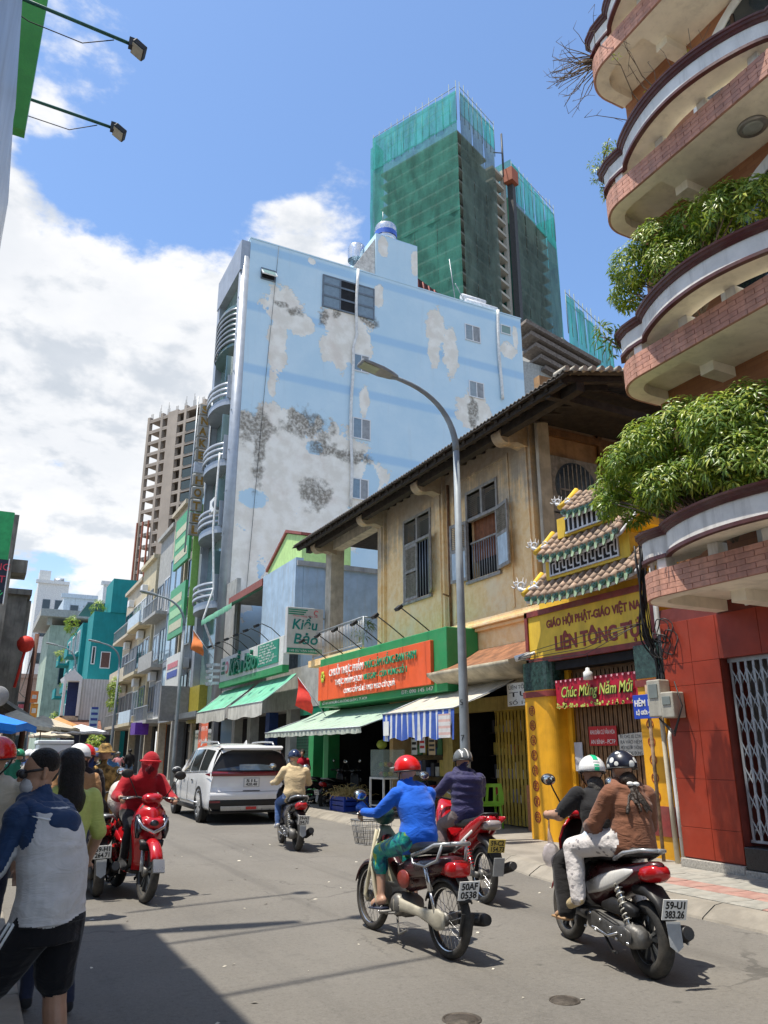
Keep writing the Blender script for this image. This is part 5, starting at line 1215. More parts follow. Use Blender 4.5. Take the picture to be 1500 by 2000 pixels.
# ================================================================ row of houses beyond the hotel
def win_x(par, x, s0, s1, z0, z1, m=WF, panes=2, glass=glz, fw_=.07, d=.06):
    fr = MB().box(x-d, x+.02, s0, s1, z0, z0+fw_).box(x-d, x+.02, s0, s1, z1-fw_, z1).box(x-d, x+.02, s0, s0+fw_, z0+fw_, z1-fw_).box(x-d, x+.02, s1-fw_, s1, z0+fw_, z1-fw_)
    for k in range(1, panes): s = s0+(s1-s0)*k/panes; fr.box(x-d+.002, x+.018, s-fw_/2, s+fw_/2, z0+fw_, z1-fw_)
    w_ = obj('window', fr, m, par)
    obj('pane', MB().box(x-d*.5, x-d*.5+.01, s0+.02, s1-.02, z0+.02, z1-.02), glass, w_); return w_
lgr = M('lime green wall', (.22, .42, .10), .7, var=.1, streak=.25); bge = M('beige render', (.50, .44, .34), .85, var=.15, streak=.45, scol=(.22, .18, .13)); gry = M('grey render', (.38, .38, .36), .85, var=.15, streak=.4)
skyg = M('blue curtain glass', (.22, .31, .38), .07, var=.2, scale=.6, bump=0, spec=.9); pal_y = M('pale yellow render', (.55, .48, .33), .85, var=.12, streak=.5)
rowspec = [(40.3, 44.6, 17.4, gry, 'slim grey house with green advertising panels beside the hotel sign', 'grey house with green panels'),
           (44.8, 48.6, 16.0, bge, 'narrow house with tall blue-grey glass front next to the green panels', 'glass'),
           (48.8, 53.6, 15.6, gry, 'grey concrete house with open balconies in the right-hand row', 'bal'),
           (53.8, 58.8, 14.6, pal_y, 'stained pale yellow house with rusty window grilles in the right-hand row', 'bal'),
           (59.0, 66.5, 14.0, bge, 'beige house at the far end of the right-hand row before the teal house', 'bal')]
random.seed(21)
for bi, (s0, s1, h, m, lab, sty) in enumerate(rowspec):
    t = thing('row_house', lab, 'house', (9.8, (s0+s1)/2, .1), 0, 'row houses beyond the hotel')
    x = 9.75-.15*(bi % 2)
    box('wall', x, 18, s0, s1, 3.2, h, m, t); box('shop_bay', x+.8, x+.9, s0, s1, .1, 3.2, dark, t)
    for q in (s0, s1-.3): box('pier', x-.02, x+.4, q, q+.3, .1, 3.2, [gry, bge, M('orange tile pier', (.55, .16, .04), .6) if bi == 2 else alud][(bi+int(q)) % 3], t)
    fl_ = 3.3; nf = int((h-3.2)/fl_)
    box('cornice', x-.25, x+.2, s0, s1, h-.02, h+.25, m, t)
    for f_ in range(nf):
        z = 3.5+f_*fl_
        if sty == 'glass':
            for a, b_ in ((s0+.3, (s0+s1)/2), ((s0+s1)/2, s1-.3)): win_x(t, x-.05, a, b_-.05, z, z+fl_-.3, alu, 1, skyg, .06, .08)
            box('spandrel', x-.12, x, s0+.3, s1-.3, z-.28, z-.02, alu, t)
        else:
            if bi and True:
                b_ = box('balcony', x-.85, x, s0+.15, s1-.15, z-.25, z-.05, m, t)
                if (f_+bi) % 2: box('balcony_wall', x-.85, x-.75, s0+.15, s1-.15, z-.05, z+.75, [m, lblue][bi % 2], b_)
                else:
                    for q in range(14): sx_ = s0+.2+(s1-s0-.4)*q/13; obj('railing_bar', MB().box(x-.83, x-.79, sx_-.015, sx_+.015, z-.05, z+.75), steel, b_)
                    box('handrail', x-.85, x-.77, s0+.15, s1-.15, z+.75, z+.81, steel, b_)
            mid = (s0+s1)/2
            win_x(t, x, s0+.35, mid-.15, z+.05, z+2.35, [WF, greyf][(bi+f_) % 2], 2, [gfr, glassd, curt][(f_+bi) % 3]); win_x(t, x, mid+.15, s1-.35, z+.5, z+2.2, [greyf, WF][(bi+f_) % 2], 2, [glassd, glz][(f_+bi) % 2])
            if random.random() < .7: obj('air_conditioner', MB().box(x-.5, x-.1, mid-.4, mid+.4, z+2.4, z+2.95), whitep, t, bev=.02)
gpan = M('green advertising panel', (.06, .32, .12), .45, var=.1); ypan = M('cream advertising panel', (.55, .52, .34), .5)
for k, (z0, z1, lab) in enumerate(((11.6, 14.6, 'upper green advertising panel with cream table on the slim grey house'), (7.6, 10.4, 'lower green advertising panel with cream table on the slim grey house'))):
    t = thing('advert_panel', lab, 'sign', (8.8, 42.5, z0), 0, 'green advertising panels'); obj('panel', MB().box(8.85, 9.0, 40.8, 44.5, z0, z1), gpan, t)
    for q in range(3): obj('print_row', MB().box(8.835, 8.845, 41.1+.2*q, 44.2, z0+.35+q*.75, z0+.8+q*.75), [ypan, M('pale green print', (.35, .6, .3), .5), ypan][q], t)
t = thing('advert_panel', 'lime green side board of the slim grey house facing the viewer', 'sign', (9.3, 40.6, 6)); obj('panel', MB().box(9.0, 9.74, 40.34, 40.42, 7.9, 14.6), lgr, t)
t = thing('advert_panel', 'white sign with pink and blue print lower on the slim grey house', 'sign', (8.8, 42.5, 5)); obj('panel', MB().box(8.9, 9.0, 41.0, 44.3, 4.7, 6.6), wsign, t); obj('print_row', MB().box(8.885, 8.895, 41.4, 43.9, 5.4, 5.75), M('blue print', (.05, .08, .35), .5), t); obj('print_row', MB().box(8.885, 8.895, 41.4, 43.9, 5.9, 6.2), M('pink logo'), t); obj('yellow_base', MB().box(8.88, 9.0, 41.0, 44.3, 4.3, 4.68), yel, t)
t = thing('advert_panel', 'grey box sign with olive edge hanging low left of the green awnings', 'sign', (8.6, 40.5, 3)); obj('panel', MB().box(7.9, 9.3, 40.0, 40.3, 3.05, 4.75), M('grey sign back', (.24, .24, .24), .6), t); obj('edge', MB().box(9.31, 9.7, 38.0, 40.3, 2.95, 4.7), M('olive gold edge', (.36, .30, .04), .5), t)
plate('shop_plate', 'red-orange upright shop plate below the far green awning', 'sign', 8.9, 34.3, 35.9, 1.3, 2.9, org, ['BÁNH MÌ', 'PHỞ', 'CƠM'], pap, .3)
tag(box('shop_lightbox', 8.5, 9.3, 50.0, 51.6, 2.6, 3.3, M('purple lightbox', (.12, .03, .35), .5)), 'purple shop lightbox under the row of houses', 'sign')
# teal house, white shed and neighbours
teal = M('teal paint', (.010, .235, .245), .75, var=.08, scale=1.2, bump=.05, streak=.18); tealw = M('teal trim light', (.30, .55, .55), .7)
TH = thing('teal_house', 'teal painted house with arched windows and planted balconies down the street', 'house', (7.2, 76, .1))
box('flank', 7.6, 13, 70, 74.2, 0, 13.2, teal, TH); box('parapet', 8.9, 13, 69.9, 74.3, 13.2, 16.2, teal, TH); box('body', 7.2, 12.5, 74.2, 88, 3.0, 12.8, teal, TH)
for f_ in range(3):
    z = 3.6+f_*3.15
    for k, s in enumerate((75.2, 79.2, 83.4)):
        w_ = win_x(TH, 7.2, s, s+2.2, z+.4, z+2.4, WF, 2, glassd, .12, .1)
        if k != 1 or f_ == 0:
            b_ = obj('balcony', MB().box(6.2, 7.2, s-.4, s+2.6, z-.1, z+.08).box(6.2, 6.32, s-.4, s+2.6, z+.08, z+.8), teal if f_ else tealw, TH)
wy = win_y(TH, 8.5, 9.3, 8.4, 9.8, 70, WF, 1, M('brown shutter', (.12, .06, .05), .6)); win_y(TH, 7.75, 8.05, 8.7, 10.2, 70, WF, 1, glassd)
box('terrace_roof', 7.4, 12, 74.5, 82, 14.6, 14.75, greyf, TH)
for (x, s, z, r_, lab) in ((6.7, 79, 13.3, .9, 'left'), (8.1, 72.5, 13.9, .8, 'right'), (6.5, 76.6, 7.6, .5, 'lower'), (6.4, 83.6, 11.0, .7, 'far'), (6.5, 84, 4.9, .5, 'lowest')):
    shrub('roof_plant', lab+' leafy plant on the teal house', (x, s, z-r_), [((x, s, z), r_*.8, r_, r_)], 60, .34, leaf_s, 3, 6, .3, 'plants on the teal house')
WH = thing('white_shed_house', 'small white house with pediment balcony in front of the teal house', 'house', (8, 66, .1))
cor = stripes('white corrugated', 1, .25, (.60, .61, .62), (.48, .49, .5), .5, dirt=.25)
box('wall', 6.9, 9.6, 66.8, 70, 2.9, 7.2, stripes('white corrugated y', 0, .22, (.60, .61, .62), (.48, .49, .5), .5, dirt=.25), WH); obj('pediment', MB().prism([(5.6, 66.6, 7.0), (6.9, 66.6, 7.0), (6.9, 66.6, 7.3), (6.2, 66.6, 7.9), (5.5, 66.6, 7.3)], (0, 3, 0)), WF, WH)
for x in (5.65, 6.8): box('column', x-.1, x+.1, 66.6, 66.8, 4.2, 7.0, WF, WH)
box('balcony', 5.5, 6.9, 66.6, 69.8, 3.7, 4.3, bge, WH); box('back_wall', 6.0, 6.9, 68, 68.2, 3.7, 7, M('dark blue room', (.02, .03, .1), .7), WH); box('shop', 5.8, 9.5, 67, 70, .1, 3.6, M('dark shop front', (.04, .05, .09), .7), WH)
obj('tiled_roof', MB().prism([(5.2, 65.0, 2.9), (8.6, 65.0, 2.9), (8.6, 66.7, 3.9), (5.2, 66.7, 3.9)], (0, 0, .12)), M('brown roof tiles', (.20, .09, .06), .8, var=.3), WH)
MG = thing('grey_green_house', 'mossy grey-green house left of the teal house', 'house', (6, 95, .1)); mgm = M('mossy grey green', (.34, .42, .34), .85, var=.2, scale=.8, streak=.5)
box('wall', 5.6, 12, 92, 104, 0, 15.0, mgm, MG); box('roof_slab', 4.4, 12, 91, 105, 15.8, 16.6, gry, MG); box('post', 5.2, 5.7, 92, 92.6, 15, 15.8, gry, MG); win_y(MG, 7.0, 8.6, 8.6, 10.8, 92, greyf, 2, glassd)
for k, (x0, x1, s0, s1, z0, h, mm, lab) in enumerate(((2.6, 9, 108, 120, 0, 10.5, M('salmon render', (.46, .30, .24), .8, var=.15, streak=.3), 'salmon house far down the street'), (5.2, 9.5, 125, 135, 0, 26, M('far white wall', (.66, .66, .64), .8), 'far white block with a stepped roof above the mossy house'), (13, 18, 112, 124, 0, 24, M('far white wall'), 'far white block just right of the unfinished tower foot'), (7.6, 11.6, 105, 118, 0, 20.5, lblue, 'far pale blue rooftop behind the teal house'))):
    t = thing('far_house', lab, 'house', (x0, s0, 0), 0, 'houses far down the street'); box('wall', x0, x1, s0, s1, z0, h, mm, t)
    box('roof_edge', x0-.4, x1, s0-.3, s0+.4, h, h+.5, mm, t)
    for f_ in range(int(h/4)): win_y(t, x0+(x1-x0)*.2, x0+(x1-x0)*.45, 2+f_*4, 3.6+f_*4, s0, greyf, 1, glassd); win_y(t, x0+(x1-x0)*.6, x0+(x1-x0)*.85, 2+f_*4, 3.6+f_*4, s0, greyf, 1, glassd)
    if k == 1: tkf = obj('roof_room', MB().box(x0, x0+1.6, s0+1, s0+4, h, h+2.2), mm, t); obj('roof_tank', MB().tube([(x0+2.2, s0+2, h+.8), (x0+3.6, s0+2, h+.8)], .6, 12), M('grey tank', (.45, .46, .47), .4, .5), t)
# street shrub at the far pole
shrub('street_tree', 'small bright green street tree at the foot of the far row', (7.2, 57, .1), [((7.1, 57, 1.7), .8, .9, .8), ((7.4, 58, 2.3), .6, .7, .6)], 130, .22, leaf_s, 5, 6, .35, 'street plants')
shrub('street_tree', 'drooping green plant hanging off the pale yellow house', (9.0, 62, 6.0), [((8.7, 61.5, 6.2), .5, .9, .9), ((8.6, 61.3, 5.2), .35, .6, .7)], 140, .22, leaf_s, 4, 6, .35, 'street plants')
# market umbrellas and lean-to roofs down the street
def parasol(label, c, r_, m, h=.55, n=8, group='market umbrellas'):
    t = thing('market_umbrella', label, 'umbrella', (c[0], c[1], .05), 0, group); apex = Vector((c[0], c[1], c[2]+h)); ring = [Vector((c[0]+r_*math.cos(2*math.pi*k/n), c[1]+r_*math.sin(2*math.pi*k/n), c[2])) for k in range(n)]
    mb = MB()
    for k in range(n):
        a, b_ = ring[k], ring[(k+1) % n]; m_ = (a+b_)/2+Vector((0, 0, .06)); mb.add([apex, a, m_, b_, a-Vector((0, 0, .12)), m_-Vector((0, 0, .12)), b_-Vector((0, 0, .12))], [(0, 1, 2), (0, 2, 3), (1, 4, 5, 2), (2, 5, 6, 3)])
    obj('canopy', mb, m, t); obj('pole', MB().tube([(c[0], c[1], .05), (c[0], c[1], c[2]+h)], .025, 6), steel, t)
    for k in range(n): obj('rib', MB().tube([apex-Vector((0, 0, .05)), ring[k]-Vector((0, 0, .02))], .008, 4), steel, t)
parasol('bright blue market umbrella at the left edge of the street', (-.35, 16.6, 2.02), 1.35, M('bright blue canvas', (.01, .20, .72), .6, var=.06, bump=.05), .42)
parasol('cream market umbrella beyond the blue one', (1.1, 30, 2.35), 1.5, M('cream canvas', (.50, .44, .34), .7), .6); parasol('second cream umbrella farther along the left stalls', (2.6, 40, 2.6), 1.7, M('cream canvas'), .6)
parasol('flat white umbrella in front of the white house', (5.4, 50, 2.7), 1.6, M('white canvas', (.66, .67, .7), .6), .45)
parasol('orange-brown stall canopy below the teal house', (5.3, 64, 3.4), 1.7, M('orange brown canvas', (.50, .25, .09), .7), .7); parasol('small cream umbrella in the middle distance', (4.4, 58, 2.6), 1.5, M('cream canvas'), .5)

# ================================================================ left side of the street
pnl = M('pale metal cladding', (.50, .52, .53), .35, .3, var=.12, scale=1.2, bump=.04, streak=.25); gbx = M('bright green fascia', (.045, .30, .035), .45, var=.08)
LB = thing('clad_shop_building', 'pale panel-clad building edge at the upper left corner', 'building', (-.6, 6, .1))
for k in range(8): obj('cladding_panel', MB().box(-1.0, -.42-.012*(7-k), 8.5-(k+1)*1.5+.01, 8.5-k*1.5-.01, 3.6, 5.55), pnl, LB, bev=.006); obj('cladding_panel', MB().box(-1.0, -.425-.012*(7-k), 8.5-(k+1)*1.5+.01, 8.5-k*1.5-.01, 5.57, 7.58), pnl, LB, bev=.006)
box('wall', -6, -1.5, -5, 9.0, .1, 10.3, gry, LB)
obj('green_fascia', MB().box(-1.0, -.46, 8.36, 8.5, 8.5, 12.0), gbx, LB)
for k, (s, lab) in enumerate(((9.75, 'far floodlight on a long green arm at the upper left'), (8.2, 'near floodlight on a long green arm at the upper left'), (6.55, 'nearest floodlight arm, above the frame, that only shows its shadow'))):
    t = thing('flood_lamp', lab, 'lamp', (-1.1, s, 10.0), 0, 'floodlights of the clad building'); garm = M('dark green arm paint', (.03, .12, .10), .5, .2)
    obj('arm', MB().tube([(-1.3, s-.25, 9.98), (.58, s+.05, 10.22)], .022, 8), garm, t); obj('cable', MB().tube([(-1.2, s-.2, 9.95), (-.6, s-.1, 9.82), (0, s, 9.9), (.35, s+.02, 10.15)], .007, 5), cabl, t)
    hd = obj('lamp_head', MB().obox((.66, s+.05, 10.18), (.075, 0, -.045), (0, .10, 0), (.022, 0, .035)), MATS['black lamp housing'], t, bev=.012); obj('lens', MB().obox((.637, s+.05, 10.142), (.066, 0, -.039), (0, .088, 0), (.003, 0, .005)), M('lamp lens beige', (.40, .36, .28), .3, bump=0), hd); obj('yoke', MB().box(.53, .60, s+.01, s+.09, 10.17, 10.30), MATS['black lamp housing'], hd)
oc = M('blackened old concrete', (.22, .20, .17), .9, var=.35, scale=1.1, bump=.3, streak=.7, scol=(.06, .055, .05))
LC = thing('old_concrete_house', 'blackened old concrete building on the left of the street', 'building', (0, 45, .1))
box('wall', -9, 1.2, 38, 56, 2.6, 8.35, oc, LC); box('column', 1.0, 1.5, 38.2, 38.9, .1, 2.7, oc, LC); box('shop_bay', -9, .6, 38.3, 56, .1, 2.55, dark, LC); box('cornice', -9, 1.35, 37.8, 56, 8.35, 8.6, oc, LC)
for k in range(3): win_x(LC, 1.2, 40+k*5, 42.4+k*5, 4.4, 6.6, greyf, 2, glassd); box('pilaster', 1.2, 1.42, 39+k*5, 39.4+k*5, 2.7, 8.3, oc, LC)
LD = thing('old_corner_house', 'taller grimy house edge behind the green and black signs at the left', 'building', (0, 30, .1)); box('wall', -6, .28, 28, 37, 2.8, 9.3, oc, LD); box('balcony', .28, .75, 28.2, 29.4, 7.35, 7.8, oc, LD); box('shop_bay', -6, -.1, 28.2, 37, .1, 2.75, dark, LD)
LW = thing('lean_to_roof', 'grey lean-to awning roof on the left below the old concrete house', 'awning', (1.5, 37, 2.4)); obj('sheet', MB().obox((1.0, 37, 3.4), (.9, 0, -.55), (0, 2.5, 0), (.03, 0, .05)), M('grey tarpaulin', (.33, .33, .32), .7, streak=.3), LW); obj('post', MB().tube([(1.8, 35, .1), (1.8, 35, 2.9)], .04, 6), steel, LW)
sg_ = M('bright green sign', (.03, .34, .10), .4, bump=0)
t = thing('blade_sign', 'green rounded sign at the left edge high on the old house', 'sign', (0, 26, 7.5)); obj('box', round_col(-.9, .12, 25.8, 26.0, 7.2, 8.75, .05), sg_, t)
t = thing('blade_sign', 'black blade sign with red and green letters at the left edge', 'sign', (0, 26, 6)); obj('box', MB().box(-.9, .14, 25.0, 25.2, 5.75, 7.05), M('black sign face', (.012, .016, .03), .4, bump=0), t); obj('frame', MB().box(.14, .17, 24.98, 25.22, 5.72, 7.08), chan, t)
text('NG', (-.24, 24.99, 6.72), .3, M('red letter', (.65, .05, .08), .4, bump=0), FACE_US, t, .003); text('T', (-.06, 24.99, 6.35), .3, M('red letter'), FACE_US, t, .003); text('Ý', (-.06, 24.99, 5.85), .3, M('green letter', (.04, .5, .15), .4, bump=0), FACE_US, t, .003)
plate('shop_plate', 'red and black sign with white lettering low at the left edge', 'sign', .6, 24.0, 26.2, 2.15, 2.6, M('black sign face'), ['CƯỚI TÓC'], M('red letter'), .3)
p = PS(0, 1360, 24); t = thing('round_sign', 'grey oval sign at the left edge above the red shop sign', 'sign', p); obj('disc', MB().lathe([(0, 0), (.26, 0), (.28, .04), (0, .06)], (p.x-.05, 24, p.z), 'y', 24), M('grey sign back'), t)
p = PS(50, 1258, 36); t = thing('lantern', 'red silk lantern hanging from the old concrete house', 'lantern', p); obj('shade', MB().lathe([(.08, .34), (.24, .28), (.34, .1), (.34, -.06), (.24, -.26), (.08, -.34)], tuple(p), n=10), redf, t); obj('tassel', MB().tube([p+Vector((0, 0, -.34)), p+Vector((-.2, 0, -1.8))], .06, 6), redf, t)
for k, (a, b_, c_, d_, m, lab) in enumerate(((128, 152, 1370, 1400, yel, 'small yellow shop sign far down the left pavement'), (178-120, 76, 1350, 1372, orf, 'orange square shop sign far down the left pavement'), (57, 75, 1374, 1402, M('orange sign face', (.7, .3, .05), .5), 'tall orange shop sign far down the left pavement'), (33, 56, 1376, 1400, M('pink red sign face', (.55, .12, .16), .5), 'pink-red shop sign far down the left pavement'))):
    if k == 0: continue
    p0, p1 = PS(a, d_, 60), PS(b_, c_, 60); t = thing('shop_plate', lab, 'sign', (p0.x, 60, p0.z), 0, 'far shop signs'); obj('plate', MB().box(p0.x, p1.x, 60, 60.2, p0.z, p1.z), m, t); obj('print', MB().box(p0.x+.1, p1.x-.1, 59.98, 59.995, (p0.z*2+p1.z)/3, (p0.z+2*p1.z)/3), pap, t)
t = thing('info_board', 'pale blue lettered board hanging in front of the white house', 'sign', (5.6, 62, 2)); p0, p1 = PS(173, 1425, 62), PS(194, 1382, 62); obj('board', MB().box(p0.x, p1.x, 62, 62.1, p0.z, p1.z), M('pale blue board', (.45, .62, .75), .5), t)
for q in range(4): obj('print', MB().box(p0.x+.06, p1.x-.06, 61.985, 61.997, p0.z+.25+q*.4, p0.z+.42+q*.4), M('blue print'), t)
pole = thing('utility_pole', 'brown leaning pole hung with cables left of the far houses', 'pole', (2.2, 42, 0)); obj('post', MB().tube([(1.9, 42, .05), (2.0, 42, 7.2)], [.14, .1], 8), M('brown pole', (.13, .06, .04), .8), pole); obj('cable', cable([(2.0, 42, 7.0), (2.6, 70, 6.2), (5, 100, 8)], .03, 8, .4), cabl, pole)

# ================================================================ unfinished concrete frame far behind
FT = thing('concrete_frame_tower', 'unfinished bare concrete tower frame behind the row of houses', 'tower', (45, 184, 0)); cfr = M('raw concrete', (.37, .315, .265), .9, var=.12, scale=.15, streak=.2); P0 = Vector((45.25, 184.5, 0)); e1 = Vector((math.sin(R(-29.6)), math.cos(R(-29.6)), 0)); e2 = Vector((e1.y, -e1.x, 0)); P0 = P0-e1*14
floors = 27; fh = 3.35
for k in range(floors+1):
    z = 91.2-k*fh
    if z < 5: break
    L_ = 42.0; obj('slab', MB().obox(P0+e1*L_/2+e2*7+Vector((0, 0, z)), e1*L_/2, e2*7, Vector((0, 0, .22))), cfr, FT)
    obj('edge_beam', MB().obox(P0+e1*L_/2+e2*.2+Vector((0, 0, z-.45)), e1*L_/2, e2*.18, Vector((0, 0, .24))), cfr, FT)
for k, d in enumerate((0, 7, 13.5, 20, 27, 32, 36.5, 42)): obj('column', MB().obox(P0+e1*d+e2*.5+Vector((0, 0, 45.8)), e1*(.45 if k != 5 else 2.0), e2*.55, Vector((0, 0, 45.6+(1 if k != 5 else .6)))), cfr, FT)
for k, d in enumerate((0, 10, 20, 30, 42)): obj('column', MB().obox(P0+e1*d+e2*7+Vector((0, 0, 45.8)), e1*.45, e2*.55, Vector((0, 0, 45.4))), cfr, FT)
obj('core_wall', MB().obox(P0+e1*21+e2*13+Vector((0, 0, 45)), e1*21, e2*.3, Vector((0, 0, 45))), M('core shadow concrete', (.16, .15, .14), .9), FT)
for k in range(13): 
    rb = MB()
    for q in range(4): rb.tube([P0+e1*(k*3.4+q*.3)+e2*.5+Vector((0, 0, 91)), P0+e1*(k*3.4+q*.3)+e2*.5+Vector((0, 0, 93.5+(k*q) % 3))], .05, 4)
    obj('rebar', rb, oldwood, FT, kind='stuff')
for k in range(3): obj('hoist_mast', MB().obox(P0+e1*(37.2+k*2.3)-e2*.6+Vector((0, 0, 28)), e1*.18, e2*.18, Vector((0, 0, 33))), M('red brown steel', (.30, .10, .06), .7), FT)
for k in range(14): obj('screen', MB().obox(P0+e1*(23.4)-e2*.05+Vector((0, 0, 86.5-k*fh-.9)), e1*2.8, e2*.04, Vector((0, 0, 1.1))), M('dark blue site net', (.05, .075, .085), .8, var=.3), FT)
# ================================================================ green netted tower under construction
def net_mat(name, col, alpha, sc=.35):
    m, t, b = newmat(name)
    P = t.add('ShaderNodeTexCoord').outputs['Object']
    n = t.noise(t.vm('MULTIPLY', P, (1, 1, .35)), sc, 6, .65); n2 = t.noise(P, sc*5, 4, .7)
    c = t.mix(t.ss(n, .35, .65), tuple(q*.7 for q in col), tuple(min(1, q*1.25) for q in col))
    t.put(b, 'Base Color', c); b.inputs['Roughness'].default_value = .8; b.inputs['Specular IOR Level'].default_value = .15
    tr = t.add('ShaderNodeBsdfTransparent'); tl_ = t.add('ShaderNodeBsdfTranslucent'); t.put(tl_, 0, c)
    m1 = t.add('ShaderNodeMixShader'); m1.inputs[0].default_value = .4; t.l.new(b.outputs[0], m1.inputs[1]); t.l.new(tl_.outputs[0], m1.inputs[2])
    m2 = t.add('ShaderNodeMixShader'); t.put(m2, 0, t.math('ADD', alpha-.12, t.math('MULTIPLY', n2, .24), clamp=True)); t.l.new(tr.outputs[0], m2.inputs[1]); t.l.new(m1.outputs[0], m2.inputs[2])
    t.l.new(m2.outputs[0], t.n['Material Output'].inputs[0]); return m
net_a = net_mat('green scaffold net', (.075, .30, .23), .72); net_b = net_mat('bright teal scaffold net', (.045, .40, .33), .76); net_shaded = net_mat('shaded face scaffold net', (.14, .20, .17), .74)  # right-hand faces get a darker net, their shade mixed into its colour
GT = thing('netted_tower', 'tall tower under construction wrapped in green scaffold netting', 'tower', (72, 106, 0))
C0 = Vector((66.85, 99.65, 0)); eL = Vector((math.sin(R(-24)), math.cos(R(-24)), 0)); eR = Vector((math.sin(R(67)), math.cos(R(67)), 0))
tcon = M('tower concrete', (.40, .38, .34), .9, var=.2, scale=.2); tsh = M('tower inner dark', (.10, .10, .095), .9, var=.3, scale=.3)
def tower_block(o, lL, lR, h, top=1.0):
    c = o+eL*lL/2+eR*lR/2
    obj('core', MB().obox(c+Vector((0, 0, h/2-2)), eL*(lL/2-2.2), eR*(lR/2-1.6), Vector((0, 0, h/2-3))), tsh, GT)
    z = h-4.0
    while z > h-75 and z > 20: obj('slab', MB().obox(c+Vector((0, 0, z)), eL*(lL/2-.9), eR*(lR/2-.9), Vector((0, 0, .2))), tcon, GT); z -= 2.9
tower_block(C0, 21, 12.2, 121); tower_block(C0+eR*18.5, 14, 18.5, 117)
obj('core', MB().obox(C0+eR*15.4+eL*12+Vector((0, 0, 58)), eL*9, eR*3.2, Vector((0, 0, 58))), tsh, GT)
for k in range(30): obj('slab', MB().obox(C0+eR*14.6+eL*2+Vector((0, 0, 116-k*2.9)), eL*1.8, eR*2.2, Vector((0, 0, .28))), M('pale slab edge', (.46, .43, .37), .85, var=.1), GT)
obj('column', MB().obox(C0+eR*17.0+eL*.6+Vector((0, 0, 58)), eL*.4, eR*.4, Vector((0, 0, 60))), M('pale slab edge'), GT); obj('hoist', MB().obox(C0+eR*17.9-eL*.8+Vector((0, 0, 56)), eL*.6, eR*.6, Vector((0, 0, 58))), M('dark hoist mast', (.06, .06, .06), .7, var=.3), GT)
random.seed(2)
def net_sheet(a, d, L_, z0, z1, m, nrm, amp=.25):
    nu, nv = max(4, int(L_/1.1)), max(4, int((z1-z0)/2.4))
    rows = [[a+d*(L_*u/nu)+Vector((0, 0, z0+(z1-z0)*v/nv))+nrm*(amp*noise.noise(Vector((u*.55, v*.5, L_)))+.14*math.sin(v*3.14)) for v in range(nv+1)] for u in range(nu+1)]
    obj('net_sheet', MB().grid(rows), m, GT)
nL = -eR; nR = -eL
for k in range(4):
    a = C0+eL*(k*5.25)-eR*.4; net_sheet(a, eL, 5.22, 30, 98, net_a, nL); net_sheet(a+nL*.12, eL, 5.22, 97.5, 118, net_a, nL); net_sheet(a+nL*.25, eL, 5.22, 117.5, 125.2+.2*k, net_b, nL)
net_sheet(C0+eL*21-eR*.3, eL, .9, 92, 124, net_b, nL); net_sheet(C0+eL*20.9-eR*.2, eR, 3, 92, 125, net_b, nR)
for k in range(3):
    a = C0+eR*(k*4.15)-eL*.4; net_sheet(a, eR, 4.12, 30, 120, net_shaded, nR); net_sheet(a+nR*.1, eR, 4.12, 119.6, 125.2, net_b if k > 1 else net_a, nR)
for k in range(4):
    a = C0+eR*(19.0+k*4.7)-eL*.4; net_sheet(a, eR, 4.66, 20, 112-.6*k, net_shaded, nR); net_sheet(a+nR*.12, eR, 4.66, 111.5-.6*k, 121-.5*k, net_b, nR)
net_sheet(C0+eR*19-eL*.4, eL, 5, 40, 122, net_a, -eR); net_sheet(C0+eR*38-eL*.4, eL, 5, 40, 119, net_b, eR)
pipe = M('scaffold tube', (.20, .25, .24), .6, .3)
def scaff(a, d, L_, z0, z1, n):
    for k in range(n+1):
        p = a+d*(L_*k/n); obj('scaffold_post', MB().tube([p+Vector((0, 0, z0)), p+Vector((0, 0, z1+random.uniform(-.6, .8)))], .07, 4), pipe, GT)
    for q in range(2): obj('scaffold_ledger', MB().tube([a+Vector((0, 0, z1-.8-q*1.6)), a+d*L_+Vector((0, 0, z1-.8-q*1.6))], .06, 4), pipe, GT)
scaff(C0-eR*.5, eL, 21, 118, 127, 13); scaff(C0-eL*.5, eR, 12.4, 118, 127, 8); scaff(C0+eR*19-eL*.5, eR, 18.6, 112, 121.5, 11); scaff(C0+eR*2+eL*3, eL, 16, 120, 126.6, 9)
cr = obj('red_platform', MB().obox(C0+eR*17.6-eL*1.0+Vector((0, 0, 116)), eR*1.3, eL*1.0, Vector((0, 0, 1.6))), M('red platform', (.35, .10, .05), .7), GT)
obj('crane_mast', MB().tube([C0+eR*16.4+Vector((0, 0, 116)), C0+eR*16.4+Vector((0, 0, 127))], .22, 4).tube([C0+eR*16.4+Vector((0, 0, 122)), C0+eR*12.6+Vector((0, 0, 119.5))], .12, 4), M('dark crane steel', (.05, .06, .07), .6), GT)
WG = thing('netted_wing', 'lower wing of the building site in bright teal netting behind the old roof', 'building', (78, 84, 0)); D0 = Vector((73.65, 81.7, 0))
obj('core', MB().obox(D0+eR*9.5+eL*5+Vector((0, 0, 32)), eR*9, eL*4, Vector((0, 0, 32))), tcon, WG)
GT_ = GT; GT = WG
for k in range(5): net_sheet(D0+eR*(k*3.4)-eL*.3, eR, 3.3, 30, 56, net_shaded, nR, .3); net_sheet(D0+eR*(k*3.4)-eL*.35, eR, 3.3, 55, 71-.5*k, net_b, nR, .35)
scaff(D0-eL*.3, eR, 17, 64, 72.2, 11)
GT = GT_
